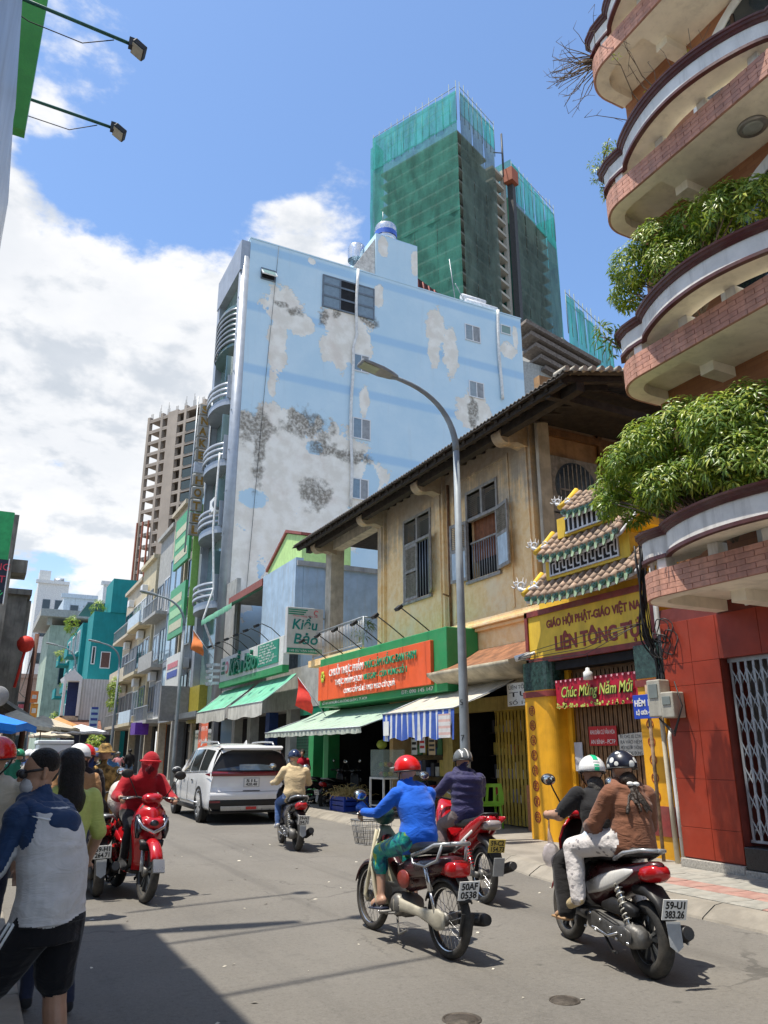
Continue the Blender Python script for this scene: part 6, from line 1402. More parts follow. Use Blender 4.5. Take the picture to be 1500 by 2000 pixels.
# low grey roof and wall between the blue hotel and the site
LR = thing('low_roof_house', 'grey tiled roof edge between the blue hotel and the old roof', 'house', (33, 42, 0)); p = PS(1018, 680, 42)
obj('wall', MB().box(p.x, p.x+14, 42, 50, 10, PS(1060, 715, 42).z), gry, LR)
for k in range(5): obj('roof_course', MB().obox((p.x+3.2+k*.55, 41.6+k*.2, PS(1018, 672, 42).z+.35-k*.75), (3.6, 0, -.9), (0, .9, 0), (.05, 0, .16)), M('grey brown tiles', (.16, .13, .11), .85, var=.3), LR)
# ground floor of the hotel and details
box('shop_bay', 9.72, 9.78, 35.5, 40.2, .1, 3.1, dark, BH); box('shop_canopy', 8.6, 9.75, 35.5, 40.2, 3.1, 3.35, alud, BH)
for k, s in enumerate((35.62, 37.6, 39.8)): box('pier', 9.5, 9.71, s, s+.4, .1, 3.1, [alu, M('dark blue pier'), bge][k], BH)
for k in range(3): box('shop_glass', 9.6, 9.64, 36.1+k*1.3, 37.2+k*1.3, .2, 2.6, gfr, BH)

# ================================================================ motorbikes
rub = M('tyre rubber', (.018, .018, .018), .8, var=.2, scale=20, bump=.3, dust=.25); chrome = M('worn chrome', (.60, .60, .60), .22, .95, var=.1, scale=10, bump=.03); eng = M('dirty aluminium', (.17, .165, .155), .5, .6, var=.25, scale=12, bump=.2, dust=.35)
blk = M('black plastic', (.015, .015, .016), .45, var=.2, scale=8, bump=.08, dust=.12); seatm = M('black vinyl seat', (.014, .014, .015), .38, var=.15, scale=10, bump=.15); tailr = M('red tail lens', (.40, .008, .01), .15, var=.1, bump=0, spec=.7)
redg = M('red gloss paint', (.42, .008, .014), .22, var=.06, scale=4, bump=.01, coat=.6); whg = M('white gloss paint', (.66, .65, .62), .28, var=.06, bump=.01, coat=.4, dust=.08); silv = M('silver paint', (.42, .43, .44), .3, .5, var=.05, bump=.01); creamg = M('cream gloss paint', (.60, .55, .40), .35, var=.08, bump=.02, coat=.2, dust=.12); platem = M('number plate white', (.72, .72, .69), .4, var=.05, bump=0, dust=.12)
clear = M('clear lamp lens', (.45, .46, .46), .08, var=.1, bump=0, spec=.8); mirr = M('mirror glass', (.5, .52, .52), .05, .95, var=0, bump=0)
def O(name, mb, m, par): return obj(name, mb, m, par, False)
def wheel(par, x, rad, tr, style='wire', w_=None, disc=True, y=0):
    n = 40; prof = []
    for k in range(13): a = math.pi*2*k/12; prof.append((rad-tr+tr*math.cos(a), y+(w_ or tr)*math.sin(a)))
    t = O('wheel', MB().lathe(prof, (x, 0, rad), 'y', n), rub, par)
    ri = rad-tr*1.75
    O('rim', MB().lathe([(ri, y-tr*.75), (ri+tr*.5, y-tr*.6), (ri+tr*.35, y), (ri+tr*.5, y+tr*.6), (ri, y+tr*.75), (ri-.008, y), (ri, y-tr*.75)], (x, 0, rad), 'y', n), chrome if style == 'wire' else M('dark alloy', (.10, .11, .12), .35, .7), t)
    O('hub', MB().lathe([(0, y-.06), (.05, y-.06), (.055, y-.03), (.035, y), (.055, y+.03), (.05, y+.06), (0, y+.06)], (x, 0, rad), 'y', 16), eng, t)
    sp = MB()
    if style == 'wire':
        for k in range(28):
            a = 2*math.pi*k/28; b_ = a+(.5 if k % 2 else -.5); sp.tube([(x+.045*math.cos(b_), y+(.035 if k % 4 < 2 else -.035), rad+.045*math.sin(b_)), (x+ri*math.cos(a), y, rad+ri*math.sin(a))], .0022, 4, caps=False)
    else:
        for k in range(5):
            a = 2*math.pi*k/5+.3; d = Vector((math.cos(a), 0, math.sin(a))); sd = Vector((-math.sin(a), 0, math.cos(a))); c = Vector((x, y, rad))
            for q in (-1, 1): sp.prism([c+d*.03+sd*.02*q-Vector((0, .015, 0)), c+d*ri+sd*(.055*q)-Vector((0, .015, 0)), c+d*ri+sd*(.025*q)-Vector((0, .015, 0)), c+d*.05+sd*.004*q-Vector((0, .015, 0))], (0, .03, 0))
    O('spokes', sp, chrome if style == 'wire' else M('dark alloy'), t)['kind'] = 'stuff'
    if disc: O('brake_disc', MB().lathe([(.05, y+.055), (.11, y+.055), (.11, y+.060), (.05, y+.060)], (x, 0, rad), 'y', 24), chrome, t)
    return t
def fender(par, x, rad, a0, a1, w_, m, gap=.035, name='fender', th=.012):
    rows = []
    for a in np.linspace(R(a0), R(a1), 16):
        r_ = rad+gap; c = Vector((x+r_*math.cos(a), 0, rad+r_*math.sin(a))); nrm = Vector((math.cos(a), 0, math.sin(a)))
        rows.append([c+Vector((0, w_*u, 0))-nrm*(.045*abs(u)**3) for u in (-1, -.8, -.4, 0, .4, .8, 1)])
    o = O(name, MB().grid(rows), m, par); sm = o.modifiers.new('s', 'SOLIDIFY'); sm.thickness = th; return o
def numplate(par, c, tilt, lines, w_=.19, h=.14, m=platem, tm=None):
    ct, st = math.cos(tilt), math.sin(tilt); up = Vector((st, 0, ct)); nr = Vector((-ct, 0, st)); c = Vector(c)
    p = O('number_plate', MB().obox(c, nr*.003, Vector((0, w_/2, 0)), up*h/2), m, par)
    for k, l in enumerate(lines):
        me = text(l, (0, 0, 0), h*.50, tm or cabl, (0, 0, 0), p, .0008, world=False, bold=.002, width=w_*.80)
        if me:
            B = Matrix(((0, up.x, nr.x, 0), (-1, up.y, nr.y, 0), (0, up.z, nr.z, 0), (0, 0, 0, 1)))
            me.data.transform(Matrix.Translation(c+nr*.005+Vector((0, w_*.40, 0))+up*(h*(.06-.46*k))) @ B)
    return p
def mirrors(par, x, z, y=.24, m=blk, up=.22):
    for q in (-1, 1):
        o = O('mirror', MB().tube([(x, q*y*.8, z), (x+.01, q*(y+.05), z+up*.7), (x, q*(y+.09), z+up)], .007, 6).ell((x, q*(y+.11), z+up+.03), .02, .07, .05), m, par)
        O('mirror_glass', MB().ell((x-.012, q*(y+.11), z+up+.03), .012, .062, .042), mirr, o)
def handlebar(par, x, z, w_=.34, m=blk, rise=.03):
    O('handlebar', MB().tube([(x-.05, -w_, z+rise*.3), (x, -w_*.5, z+rise), (x+.02, 0, z), (x, w_*.5, z+rise), (x-.05, w_, z+rise*.3)], .013, 8), blk, par)
    for q in (-1, 1): O('grip', MB().tube([(x-.03, q*w_*.68, z+rise*.7), (x-.055, q*w_*1.04, z+rise*.25)], .019, 8), blk, par); O('brake_lever', MB().tube([(x+.02, q*w_*.5, z+rise), (x+.045, q*w_*.8, z+rise*.6), (x+.02, q*w_, z+rise*.2)], .006, 5), chrome, par)
def shock(par, p0, p1, spring=None):
    p0, p1 = Vector(p0), Vector(p1); O('shock', MB().tube([p0, p0.lerp(p1, .55)], .022, 8).tube([p0.lerp(p1, .5), p1], .014, 8), chrome, par)
    if spring:
        d = p1-p0; u = d.orthogonal().normalized(); v = d.cross(u).normalized(); O('spring', MB().tube([p0+d*(.08+.8*k/72)+(u*math.cos(k*.7)+v*math.sin(k*.7))*.03 for k in range(73)], .006, 5), spring, par)
def place(t, x, s, head, lean=0): t.location = (x, s, 0); t.rotation_euler = (lean, 0, R(90-head)); return t
def mid(rear, front): return ((rear[0]+front[0])/2, (rear[1]+front[1])/2)

# --- cream moped with basket
CU = thing('moped', 'old cream moped with a wire basket and white plate 50AF 0538', 'motorbike')
wheel(CU, .62, .285, .034, disc=False); wheel(CU, -.62, .285, .036, disc=False)
fender(CU, .62, .285, 20, 175, .055, M('dark maroon paint', (.05, .008, .010), .3, coat=.4), .03); fender(CU, -.62, .285, 20, 150, .06, blk, .035)
ls = []
for k in range(14):
    u = k/13; x = .50-.20*u**.8; z = .90-.64*u; w_ = .055+.165*min(1, u*2.1)-.03*max(0, u-.75)*4*.5
    ls.append([Vector((x-.12*abs(v)**1.6*(.6+u*.3), w_*v, z)) for v in np.linspace(-1, 1, 13)])
lo_ = O('leg_shield', MB().grid(ls), creamg, CU); sm = lo_.modifiers.new('s', 'SOLIDIFY'); sm.thickness = .012
O('frame_tube', MB().sweep([(.40, .80, .05, .05), (.25, .62, .05, .06), (.1, .50, .045, .06), (-.05, .47, .05, .07), (-.25, .55, .07, .10), (-.45, .62, .08, .10)]), M('dark maroon paint'), CU)
for q in (-1, 1): O('fork', MB().tube([(.47, q*.06, .86), (.56, q*.075, .5), (.63, q*.075, .30), (.60, q*.07, .26)], .02, 8), creamg, CU)
O('headset', MB().ell((.44, 0, .99), .11, .10, .085), M('dark green plastic', (.02, .06, .05), .4), CU); O('headlight', MB().ell((.52, 0, .98), .045, .075, .07), clear, CU)
handlebar(CU, .36, 1.0, .33); mirrors(CU, .36, 1.02, .2, up=.12)
bk_ = MB(); zt, zb_ = .93, .72
for k in range(5):
    z = zb_+(zt-zb_)*k/4; s_ = .8+.2*k/4; pts = [(.57, -.16*s_, z), (.57, .16*s_, z), (.57+.24*s_, .16*s_, z), (.57+.24*s_, -.16*s_, z), (.57, -.16*s_, z)]; bk_.tube(pts, .004 if k < 4 else .008, 4)
for k in range(30):
    u = k/30*4; i_ = int(u); f_ = u-i_; cr4 = [(0, -.16), (0, .16), (.24, .16), (.24, -.16), (0, -.16)]; a, b_ = cr4[i_], cr4[i_+1]; px_, py_ = a[0]+(b_[0]-a[0])*f_, a[1]+(b_[1]-a[1])*f_
    bk_.tube([(.57+px_*.8, py_*.8, zb_), (.57+px_, py_, zt)], .003, 4)
for k in range(7): bk_.tube([(.57, -.128+k*.043, zb_), (.57+.19, -.128+k*.043, zb_)], .003, 4)
O('wire_basket', bk_, M('grey wire', (.22, .22, .22), .5, .5), CU)['kind'] = 'stuff'
O('seat', MB().sweep([(.14, .70, .08, .03), (.08, .745, .11, .05), (-.10, .765, .13, .055), (-.30, .775, .135, .05), (-.46, .79, .125, .05), (-.58, .80, .10, .04), (-.62, .795, .05, .02)], p=3), seatm, CU)
O('side_cover', MB().sweep([(.02, .56, .10, .07), (-.15, .60, .13, .09), (-.4, .64, .13, .09), (-.62, .68, .11, .07), (-.74, .70, .08, .05)], p=3), M('dark maroon paint'), CU)
for q in (-1, 1): O('rear_rack', MB().tube([(-.28, q*.14, .72), (-.50, q*.15, .78), (-.62, q*.14, .83), (-.78, q*.09, .85)], .016, 8).tube([(-.28, q*.14, .72), (-.30, q*.145, .66), (-.5, q*.15, .66), (-.66, q*.14, .72), (-.70, q*.12, .84)], .012, 6), silv, CU)
O('rear_rack', MB().tube([(-.78, -.09, .85), (-.80, 0, .855), (-.78, .09, .85)], .016, 8), silv, CU)
O('tail_light', MB().sweep([(-.62, .655, .09, .055), (-.74, .66, .10, .065), (-.80, .665, .09, .06), (-.825, .665, .06, .045)], p=3.5), tailr, CU)
numplate(CU, (-.895, 0, .525), R(-14), ['50AF', '0538']); O('plate_bracket', MB().obox((-.80, 0, .60), (.05, 0, .05), (0, .05, 0), (.006, 0, -.006)), blk, CU)
O('mud_flap', MB().obox((-.86, 0, .28), (.02, 0, -.08), (0, .06, 0), (.006, 0, .002)), blk, CU)
for q in (-1, 1): shock(CU, (-.47, q*.13, .66), (-.60, q*.12, .33))
O('chain_case', MB().sweep([(.02, .30, .03, .075), (-.1, .31, .024, .045), (-.35, .30, .022, .035), (-.52, .29, .024, .055), (-.62, .285, .024, .08), (-.70, .285, .02, .06)], y=.11, p=3), M('grey cream case', (.42, .39, .31), .45, dust=.3), CU)
O('engine', MB().sweep([(.22, .30, .07, .07), (.12, .30, .10, .085), (-.02, .30, .11, .10), (-.12, .31, .09, .07)], p=3).lathe([(0, .14), (.075, .135), (.09, .11), (.09, .05)], (-.0, 0, .30), 'y', 20), eng, CU)
fin = MB()
for k in range(7): fin.obox((.16+.022*k, 0, .36+.004*k), (.006, 0, 0), (0, .075, 0), (0, 0, .06))
O('cylinder_fins', fin, M('bright aluminium', (.50, .50, .48), .4, .7), CU); O('side_badge', MB().ell((-.12, .125, .52), .10, .02, .075), M('red brown cover', (.22, .03, .02), .35, coat=.3), CU)
O('exhaust', MB().tube([(.15, -.09, .26), (-.1, -.13, .22), (-.35, -.14, .24), (-.45, -.14, .26)], .016, 8).tube([(-.42, -.145, .26), (-.52, -.145, .265), (-.88, -.15, .31), (-.93, -.15, .315)], [.02, .045, .05, .04], 12), blk, CU)
O('footpeg', MB().tube([(.08, -.24, .24), (.08, .24, .24)], .014, 8).tube([(.22, .13, .23), (.12, .15, .22), (-.06, .16, .25)], .01, 6), eng, CU); O('side_stand', MB().tube([(-.02, .12, .22), (-.12, .16, .10), (-.28, .18, .16)], .01, 6), eng, CU)
place(CU, *mid((3.55, 5.84), (3.48, 7.08)), -3, R(1.5))

def swing(par, m=eng, y=.08): O('swing_arm', MB().sweep([(-.05, .30, .03, .05), (-.3, .28, .028, .04), (-.62, .28, .025, .03)], y=y), m, par)
# --- scooter body shared by the step-through scooters
def scooter(label, c1, c2, plate_lines, rr=.255, tail=tailr, name='scooter', plate_m=platem, front=True, lampcol=clear, seat_z=.77, bodym=None):
    t = thing(name, label, 'motorbike')
    wheel(t, .63, rr+.01, .045, 'alloy', .048); wheel(t, -.63, rr, .052, 'alloy', .058, disc=False)
    fender(t, .63, rr+.01, 25, 160, .07, c1, .03)
    # front apron, inner shield, floor, tunnel
    ap = []
    for (x, z, w_, b_) in ((.50, 1.0, .10, .05), (.56, .92, .17, .09), (.60, .82, .20, .11), (.60, .70, .19, .11), (.56, .56, .16, .09), (.50, .42, .13, .06), (.42, .30, .12, .03)):
        ap.append([Vector((x-b_*1.6*abs(v)**1.7, w_*v, z)) for v in np.linspace(-1, 1, 13)])
    o = O('front_apron', MB().grid(ap), c1, t); s_ = o.modifiers.new('s', 'SOLIDIFY'); s_.thickness = .02
    inn = [[Vector((x+.02, w_*v, z)) for v in np.linspace(-1, 1, 7)] for (x, z, w_) in ((.44, .98, .11), (.42, .82, .19), (.40, .6, .18), (.34, .36, .15), (.25, .28, .14))]
    o = O('leg_shield', MB().grid(inn), blk, t); s_ = o.modifiers.new('s', 'SOLIDIFY'); s_.thickness = .015
    O('floor', MB().sweep([(.36, .29, .13, .035), (.1, .285, .15, .035), (-.1, .30, .14, .045)], p=4), blk, t)
    O('handlebar_cover', MB().sweep([(.50, 1.02, .07, .05), (.44, 1.05, .12, .06), (.36, 1.04, .11, .045), (.32, 1.02, .06, .03)], p=2.5), c1, t)
    handlebar(t, .38, 1.03, .33); mirrors(t, .38, 1.06, .2)
    for q in (-1, 1): O('fork', MB().tube([(.53, q*.06, .55), (.63, q*.075, rr+.01)], .022, 8), silv, t)
    O('headlight', MB().sweep([(.53, .84, .13, .04), (.585, .80, .12, .05), (.605, .74, .08, .04)], p=2.5), lampcol, t)
    # rear body
    O('body', MB().sweep([(.06, .46, .13, .12), (-.05, .55, .155, .17), (-.25, .60, .16, .13), (-.45, .64, .15, .10), (-.62, .69, .12, .075), (-.76, .74, .075, .05), (-.82, .755, .03, .03)], p=2.8), bodym or c1, t)
    for q in (-1, 1): O('side_panel', MB().sweep([(.0, .50, .015, .045), (-.2, .56, .02, .06), (-.4, .62, .02, .055), (-.58, .68, .015, .035), (-.68, .71, .006, .01)], y=q*.152, p=2.5), c2, t)
    O('seat', MB().sweep([(.13, .70, .07, .03), (.05, seat_z-.02, .12, .05), (-.15, seat_z, .145, .055), (-.30, seat_z+.01, .15, .055), (-.40, seat_z+.045, .145, .055), (-.58, seat_z+.06, .12, .045), (-.68, seat_z+.05, .06, .025)], p=3), seatm, t)
    for q in (-1, 1): O('grab_rail', MB().tube([(-.42, q*.15, seat_z-.01), (-.56, q*.15, seat_z+.05), (-.72, q*.10, seat_z+.085), (-.78, 0, seat_z+.09)], .015, 8), silv, t)
    O('tail_light', MB().sweep([(-.60, .68, .10, .05), (-.74, .70, .105, .06), (-.80, .72, .085, .05), (-.83, .735, .05, .03)], p=3), tail, t)
    O('rear_hugger', MB().sweep([(-.55, .58, .09, .05), (-.70, .58, .085, .045), (-.82, .52, .07, .03), (-.88, .42, .06, .018)], p=3), blk, t)
    if plate_lines: numplate(t, (-.955, 0, .50), R(-16), plate_lines, m=plate_m)
    O('mud_flap', MB().prism([(-.93, -.055, .42), (-.93, .055, .42), (-.96, .05, .27), (-.965, 0, .235), (-.96, -.05, .27)], (.006, 0, 0)), M('grey mud flap', (.30, .31, .31), .5), t)
    O('engine', MB().sweep([(.0, .28, .07, .07), (-.15, .28, .085, .085), (-.40, .27, .08, .075), (-.60, .262, .07, .085), (-.70, .262, .05, .06)], y=.10, p=3.5), eng, t)
    O('belt_cover', MB().sweep([(-.03, .29, .008, .04), (-.12, .29, .02, .062), (-.3, .275, .014, .05), (-.45, .268, .014, .048), (-.57, .262, .022, .066), (-.66, .262, .008, .04)], y=.178, p=2.4), M('dark engine case', (.075, .075, .075), .5, .4, var=.3, scale=14, bump=.2, dust=.4), t)
    bo_ = MB()
    for k in range(9): bo_.lathe([(0, .205), (.010, .203), (.011, .19)], (-.02-.078*k, 0, .345-.012*k if k % 2 else .225), 'y', 8)
    O('case_bolts', bo_, chrome, t)['kind'] = 'stuff'
    O('kick_lever', MB().tube([(-.52, .20, .27), (-.40, .215, .23), (-.24, .22, .25), (-.22, .25, .26)], .009, 6), chrome, t)
    O('air_box', MB().sweep([(-.22, .41, .06, .03), (-.36, .43, .07, .06), (-.55, .43, .06, .05), (-.62, .42, .03, .03)], y=.10, p=3.5), blk, t)
    O('centre_stand', MB().tube([(-.2, .13, .2), (-.34, .14, .11), (-.42, .16, .12)], .012, 6).tube([(-.2, -.13, .2), (-.34, -.14, .11), (-.42, -.16, .12)], .012, 6), blk, t)
    O('brake_cable', MB().tube([(-.62, .17, .30), (-.45, .19, .34), (-.2, .18, .36), (.1, .13, .33)], .006, 5), cabl, t)
    O('fan_cover', MB().lathe([(0, -.16), (.07, -.158), (.085, -.14), (.085, -.08)], (-.15, 0, .29), 'y', 18), blk, t)
    shock(t, (-.42, .14, .62), (-.60, .14, .30), M('pale spring', (.5, .48, .42), .4, .4))
    O('exhaust', MB().tube([(-.1, -.10, .22), (-.3, -.13, .19), (-.45, -.15, .22)], .017, 8).tube([(-.42, -.155, .22), (-.5, -.16, .235), (-.80, -.165, .32), (-.86, -.165, .335)], [.03, .055, .058, .045], 12), blk, t)
    O('exhaust_guard', MB().obox((-.66, -.215, .30), (.12, 0, .03), (0, .006, 0), (-.008, 0, .03)), silv, t)
    return t
# --- two-up scooter, red and white
AB = scooter('red and white scooter carrying two women, white plate 59-U1 383.26', redg, whg, ['59-U1', '383.26'], bodym=M('dark red black paint', (.05, .006, .008), .3, coat=.4)); place(AB, *mid((4.56, 4.72), (4.86, 5.94)), 13, R(3))
# --- black scooter behind the white car
BS = scooter('dark scooter with red tail light behind the white car', M('dark grey gloss', (.025, .022, .024), .28, coat=.5), M('dark grey gloss'), ['59-H1', '264.71']); place(BS, 5.06, 13.55, 8, R(2))
# --- red scooter coming towards the viewer
SH_ = scooter('glossy red scooter coming towards the viewer with a white sack on it', redg, redg, None, .30, lampcol=M('red apron gloss', (.42, .008, .014), .2, coat=.6)); place(SH_, *mid((1.74, 10.62), (1.86, 9.36)), 175, R(-3))
O('chrome_trim', MB().tube([(.535, .18, .86), (.605, .12, .76), (.635, 0, .70), (.605, -.12, .76), (.535, -.18, .86)], [.008, .02, .026, .02, .008], 8), chrome, SH_); O('lower_grille', MB().sweep([(.60, .62, .14, .03), (.625, .58, .13, .035), (.60, .53, .12, .03)], p=3), blk, SH_)
O('emblem', MB().ell((.632, 0, .80), .012, .05, .035), M('dark chrome', (.08, .08, .09), .2, .9), SH_); O('fender_tip', MB().obox((.985, 0, .40), (.03, 0, -.06), (0, .06, 0), (.012, 0, .006)), silv, SH_)
for q in (-1, 1): O('indicator_lamp', MB().sweep([(.47, .86, .03, .035), (.53, .80, .045, .045), (.56, .72, .04, .04), (.55, .64, .02, .02)], y=q*.15), M('dark chrome'), SH_)
O('side_skirt', MB().sweep([(.2, .28, .16, .03), (-.2, .3, .17, .05), (-.5, .4, .16, .06), (-.7, .45, .1, .03)], p=3), redg, SH_)
# --- red underbone with yellow plate
WV = thing('motorbike', 'red underbone motorbike with yellow plate ridden by the purple jacket rider', 'motorbike')
wheel(WV, .62, .285, .036); wheel(WV, -.62, .285, .04, disc=False); fender(WV, .62, .285, 20, 160, .06, redg); fender(WV, -.62, .285, 30, 130, .06, blk)
for q in (-1, 1): O('fork', MB().tube([(.44, q*.07, .92), (.63, q*.075, .29)], .022, 8), silv, WV)
O('front_cowl', MB().sweep([(.52, .98, .09, .06), (.46, .86, .14, .10), (.36, .66, .17, .12), (.24, .44, .15, .10), (.16, .32, .10, .05)], p=3), redg, WV); handlebar(WV, .36, 1.0, .33); mirrors(WV, .36, 1.02)
O('body', MB().sweep([(.22, .55, .06, .08), (.0, .55, .08, .12), (-.25, .62, .12, .12), (-.5, .72, .12, .085), (-.7, .82, .095, .06), (-.82, .86, .05, .035)], p=2.6), redg, WV)
for q in (-1, 1): O('tail_cowl', MB().sweep([(-.05, .50, .02, .05), (-.3, .63, .03, .075), (-.55, .75, .03, .07), (-.78, .85, .022, .04), (-.9, .88, .01, .015)], y=q*.115), redg, WV); O('side_stripe', MB().sweep([(-.1, .46, .012, .02), (-.35, .60, .012, .02), (-.6, .72, .01, .015)], y=q*.142), whg, WV)
O('seat', MB().sweep([(.16, .72, .08, .03), (.05, .755, .12, .05), (-.2, .765, .13, .05), (-.4, .79, .125, .05), (-.58, .83, .10, .045), (-.70, .86, .06, .03)], p=3), seatm, WV)
O('tail_light', MB().sweep([(-.70, .78, .09, .045), (-.84, .80, .10, .05), (-.90, .82, .07, .035)], p=3), M('smoked clear lens', (.30, .26, .25), .12, var=.1, bump=0, spec=.8), WV); O('grab_rail', MB().tube([(-.6, .13, .83), (-.78, .08, .91), (-.80, 0, .915), (-.78, -.08, .91), (-.6, -.13, .83)], .013, 6), blk, WV)
numplate(WV, (-.93, 0, .60), R(-18), ['59-C2', '154.73'], m=M('yellow number plate', (.62, .47, .10), .4, bump=0)); O('rear_hugger', MB().sweep([(-.6, .66, .08, .05), (-.8, .62, .08, .04), (-.93, .48, .06, .02)], p=3), blk, WV); O('mud_flap', MB().obox((-.97, 0, .40), (.02, 0, -.09), (0, .06, 0), (.005, 0, .001)), M('grey mud flap'), WV)
O('engine', MB().sweep([(.25, .30, .07, .08), (.1, .30, .11, .1), (-.1, .31, .10, .09)], p=3), eng, WV); swing(WV); swing(WV, eng, -.08)
for q in (-1, 1): shock(WV, (-.42, q*.14, .62), (-.58, q*.12, .32), redg)
O('exhaust', MB().tube([(.1, -.1, .22), (-.3, -.15, .25), (-.45, -.16, .27)], .018, 8).tube([(-.42, -.165, .27), (-.5, -.165, .285), (-.92, -.17, .40), (-.98, -.17, .415)], [.025, .048, .052, .04], 12), blk, WV); O('footpeg', MB().tube([(.05, -.23, .27), (.05, .23, .27)], .014, 6), eng, WV)
place(WV, 5.22, 8.28, 9, R(2))
# ================================================================ white people carrier
carw = M('white car paint', (.74, .74, .73), .22, var=.02, scale=2, bump=0, coat=.8); carb = M('black car trim', (.012, .012, .013), .4, var=.1, bump=0); carg = M('car window glass', (.018, .022, .022), .04, var=0, bump=0, spec=1.0); carl = M('dark red light bar', (.16, .006, .014), .15, var=.1, bump=0, spec=.8); carg_refl = M('painted reflection on glass', (.22, .27, .28), .05, var=.5, scale=1.5, bump=0, spec=1.0)
CAR = thing('car', 'white people carrier seen from behind with dark red light bar and plate 51L 420.48', 'car')
# local axes: x forward from the rear bumper, y left, z up; length 5.0, width 1.98, height 1.74
ST = [(.02, .93, .90), (.10, .96, .95), (.30, .975, .985), (.7, .985, .99), (1.3, .99, .99), (2.0, .99, .99), (2.8, .99, .99), (3.4, .985, .985), (3.9, .98, .96), (4.4, .95, .90), (4.75, .88, .80), (4.98, .72, .62)]
def hz_(x): return np.interp(x, [0, .1, .4, 1.2, 2.5, 3.2, 3.45], [1.58, 1.66, 1.70, 1.74, 1.73, 1.64, 1.58])
def belt(x): return np.interp(x, [0, 1, 2.5, 3.4, 4.2, 4.98], [1.10, 1.08, 1.04, 1.02, .98, .82])
side = []
for (x, wl, wb) in ST:
    zb = belt(x); row = []
    for (z, w_) in ((.30, wl*.93), (.36, wl*.985), (.52, wl), (.70, wl*1.0), (.86, wl*.995), (zb-.06, wb*.985), (zb, wb*.965)): row.append((x, w_, z))
    side.append(row)
low = MB()
for q in (1, -1): low.grid([[Vector((x, q*y, z)) for (x, y, z) in r_] for r_ in side])
low.grid([[Vector((r_[-1][0], v*r_[-1][1], r_[-1][2]+.03*(1-v*v)*(1 if r_[-1][0] > 3.4 else 0))) for v in np.linspace(-1, 1, 9)] for r_ in side[7:]])   # bonnet
f_ = side[-1]; low.grid([[Vector((x+.05*(1-v*v), v*y, z)) for v in np.linspace(-1, 1, 9)] for (x, y, z) in f_])
low.grid([[Vector((r_[0][0], v*r_[0][1], .30)) for v in (-1, 1)] for r_ in side])
body = O('body', low, carw, CAR)
# rear end: rows of the tailgate and bumper, bowed across
def rear_row(x, w_, z, bow=.07): return [Vector((x-bow*(1-abs(v)**2.2), w_*v, z)) for v in np.linspace(-1, 1, 17)]
RR = [(.10, .90, .34), (.02, .93, .50), (-.01, .935, .60), (.0, .935, .66), (.035, .93, .69), (.045, .93, .80), (.05, .925, .92), (.04, .92, 1.0), (.045, .915, 1.10)]
O('tailgate', MB().grid([rear_row(*r_) for r_ in RR]), carw, body)
# cabin
CB = [(.0+.0, .80), (.35, .84), (1.0, .86), (2.0, .86), (2.9, .84), (3.4, .80)]
roof = []
for x in (.03, .12, .35, .8, 1.4, 2.0, 2.6, 3.0, 3.25):
    w_ = np.interp(x, [0, .4, 1.4, 2.6, 3.25], [.70, .74, .76, .75, .70]); h = hz_(x); roof.append([Vector((x, w_*v, h-.10*abs(v)**3.2)) for v in np.linspace(-1, 1, 13)])
O('roof', MB().grid(roof), carw, CAR)
cab = MB()
for q in (1, -1):
    rows = []
    for x in (.05, .30, .55, 1.2, 1.3, 2.2, 2.3, 3.0, 3.5):
        wb = np.interp(x, [0, .3, 3.5], [.915, .95, .955]); zb = belt(x); wt = np.interp(x, [0, .4, 1.4, 2.6, 3.25], [.70, .74, .76, .75, .70]); h = min(hz_(x)-.10, 9); xt = x+.05 if x < 3.2 else x-.22
        rows.append([Vector((x+(xt-x)*u, q*(wb+(wt-wb)*u**1.25), zb+(h-zb)*u)) for u in np.linspace(0, 1, 7)])
    cab.grid(rows)
O('pillars', cab, carw, CAR)
def side_glass(q, x0, x1, name='side_window', u0=.08, u1=.93):
    rows = []
    for x in np.linspace(x0, x1, 7):
        wb = np.interp(x, [0, .3, 3.5], [.915, .95, .955]); zb = belt(x); wt = np.interp(x, [0, .4, 1.4, 2.6, 3.25], [.70, .74, .76, .75, .70]); h = hz_(x)-.10
        rows.append([Vector((x+.05*u, q*(wb+(wt-wb)*u**1.25+.006), zb+(h-zb)*u)) for u in np.linspace(u0, u1, 6)])
    return O(name, MB().grid(rows), carg, CAR)
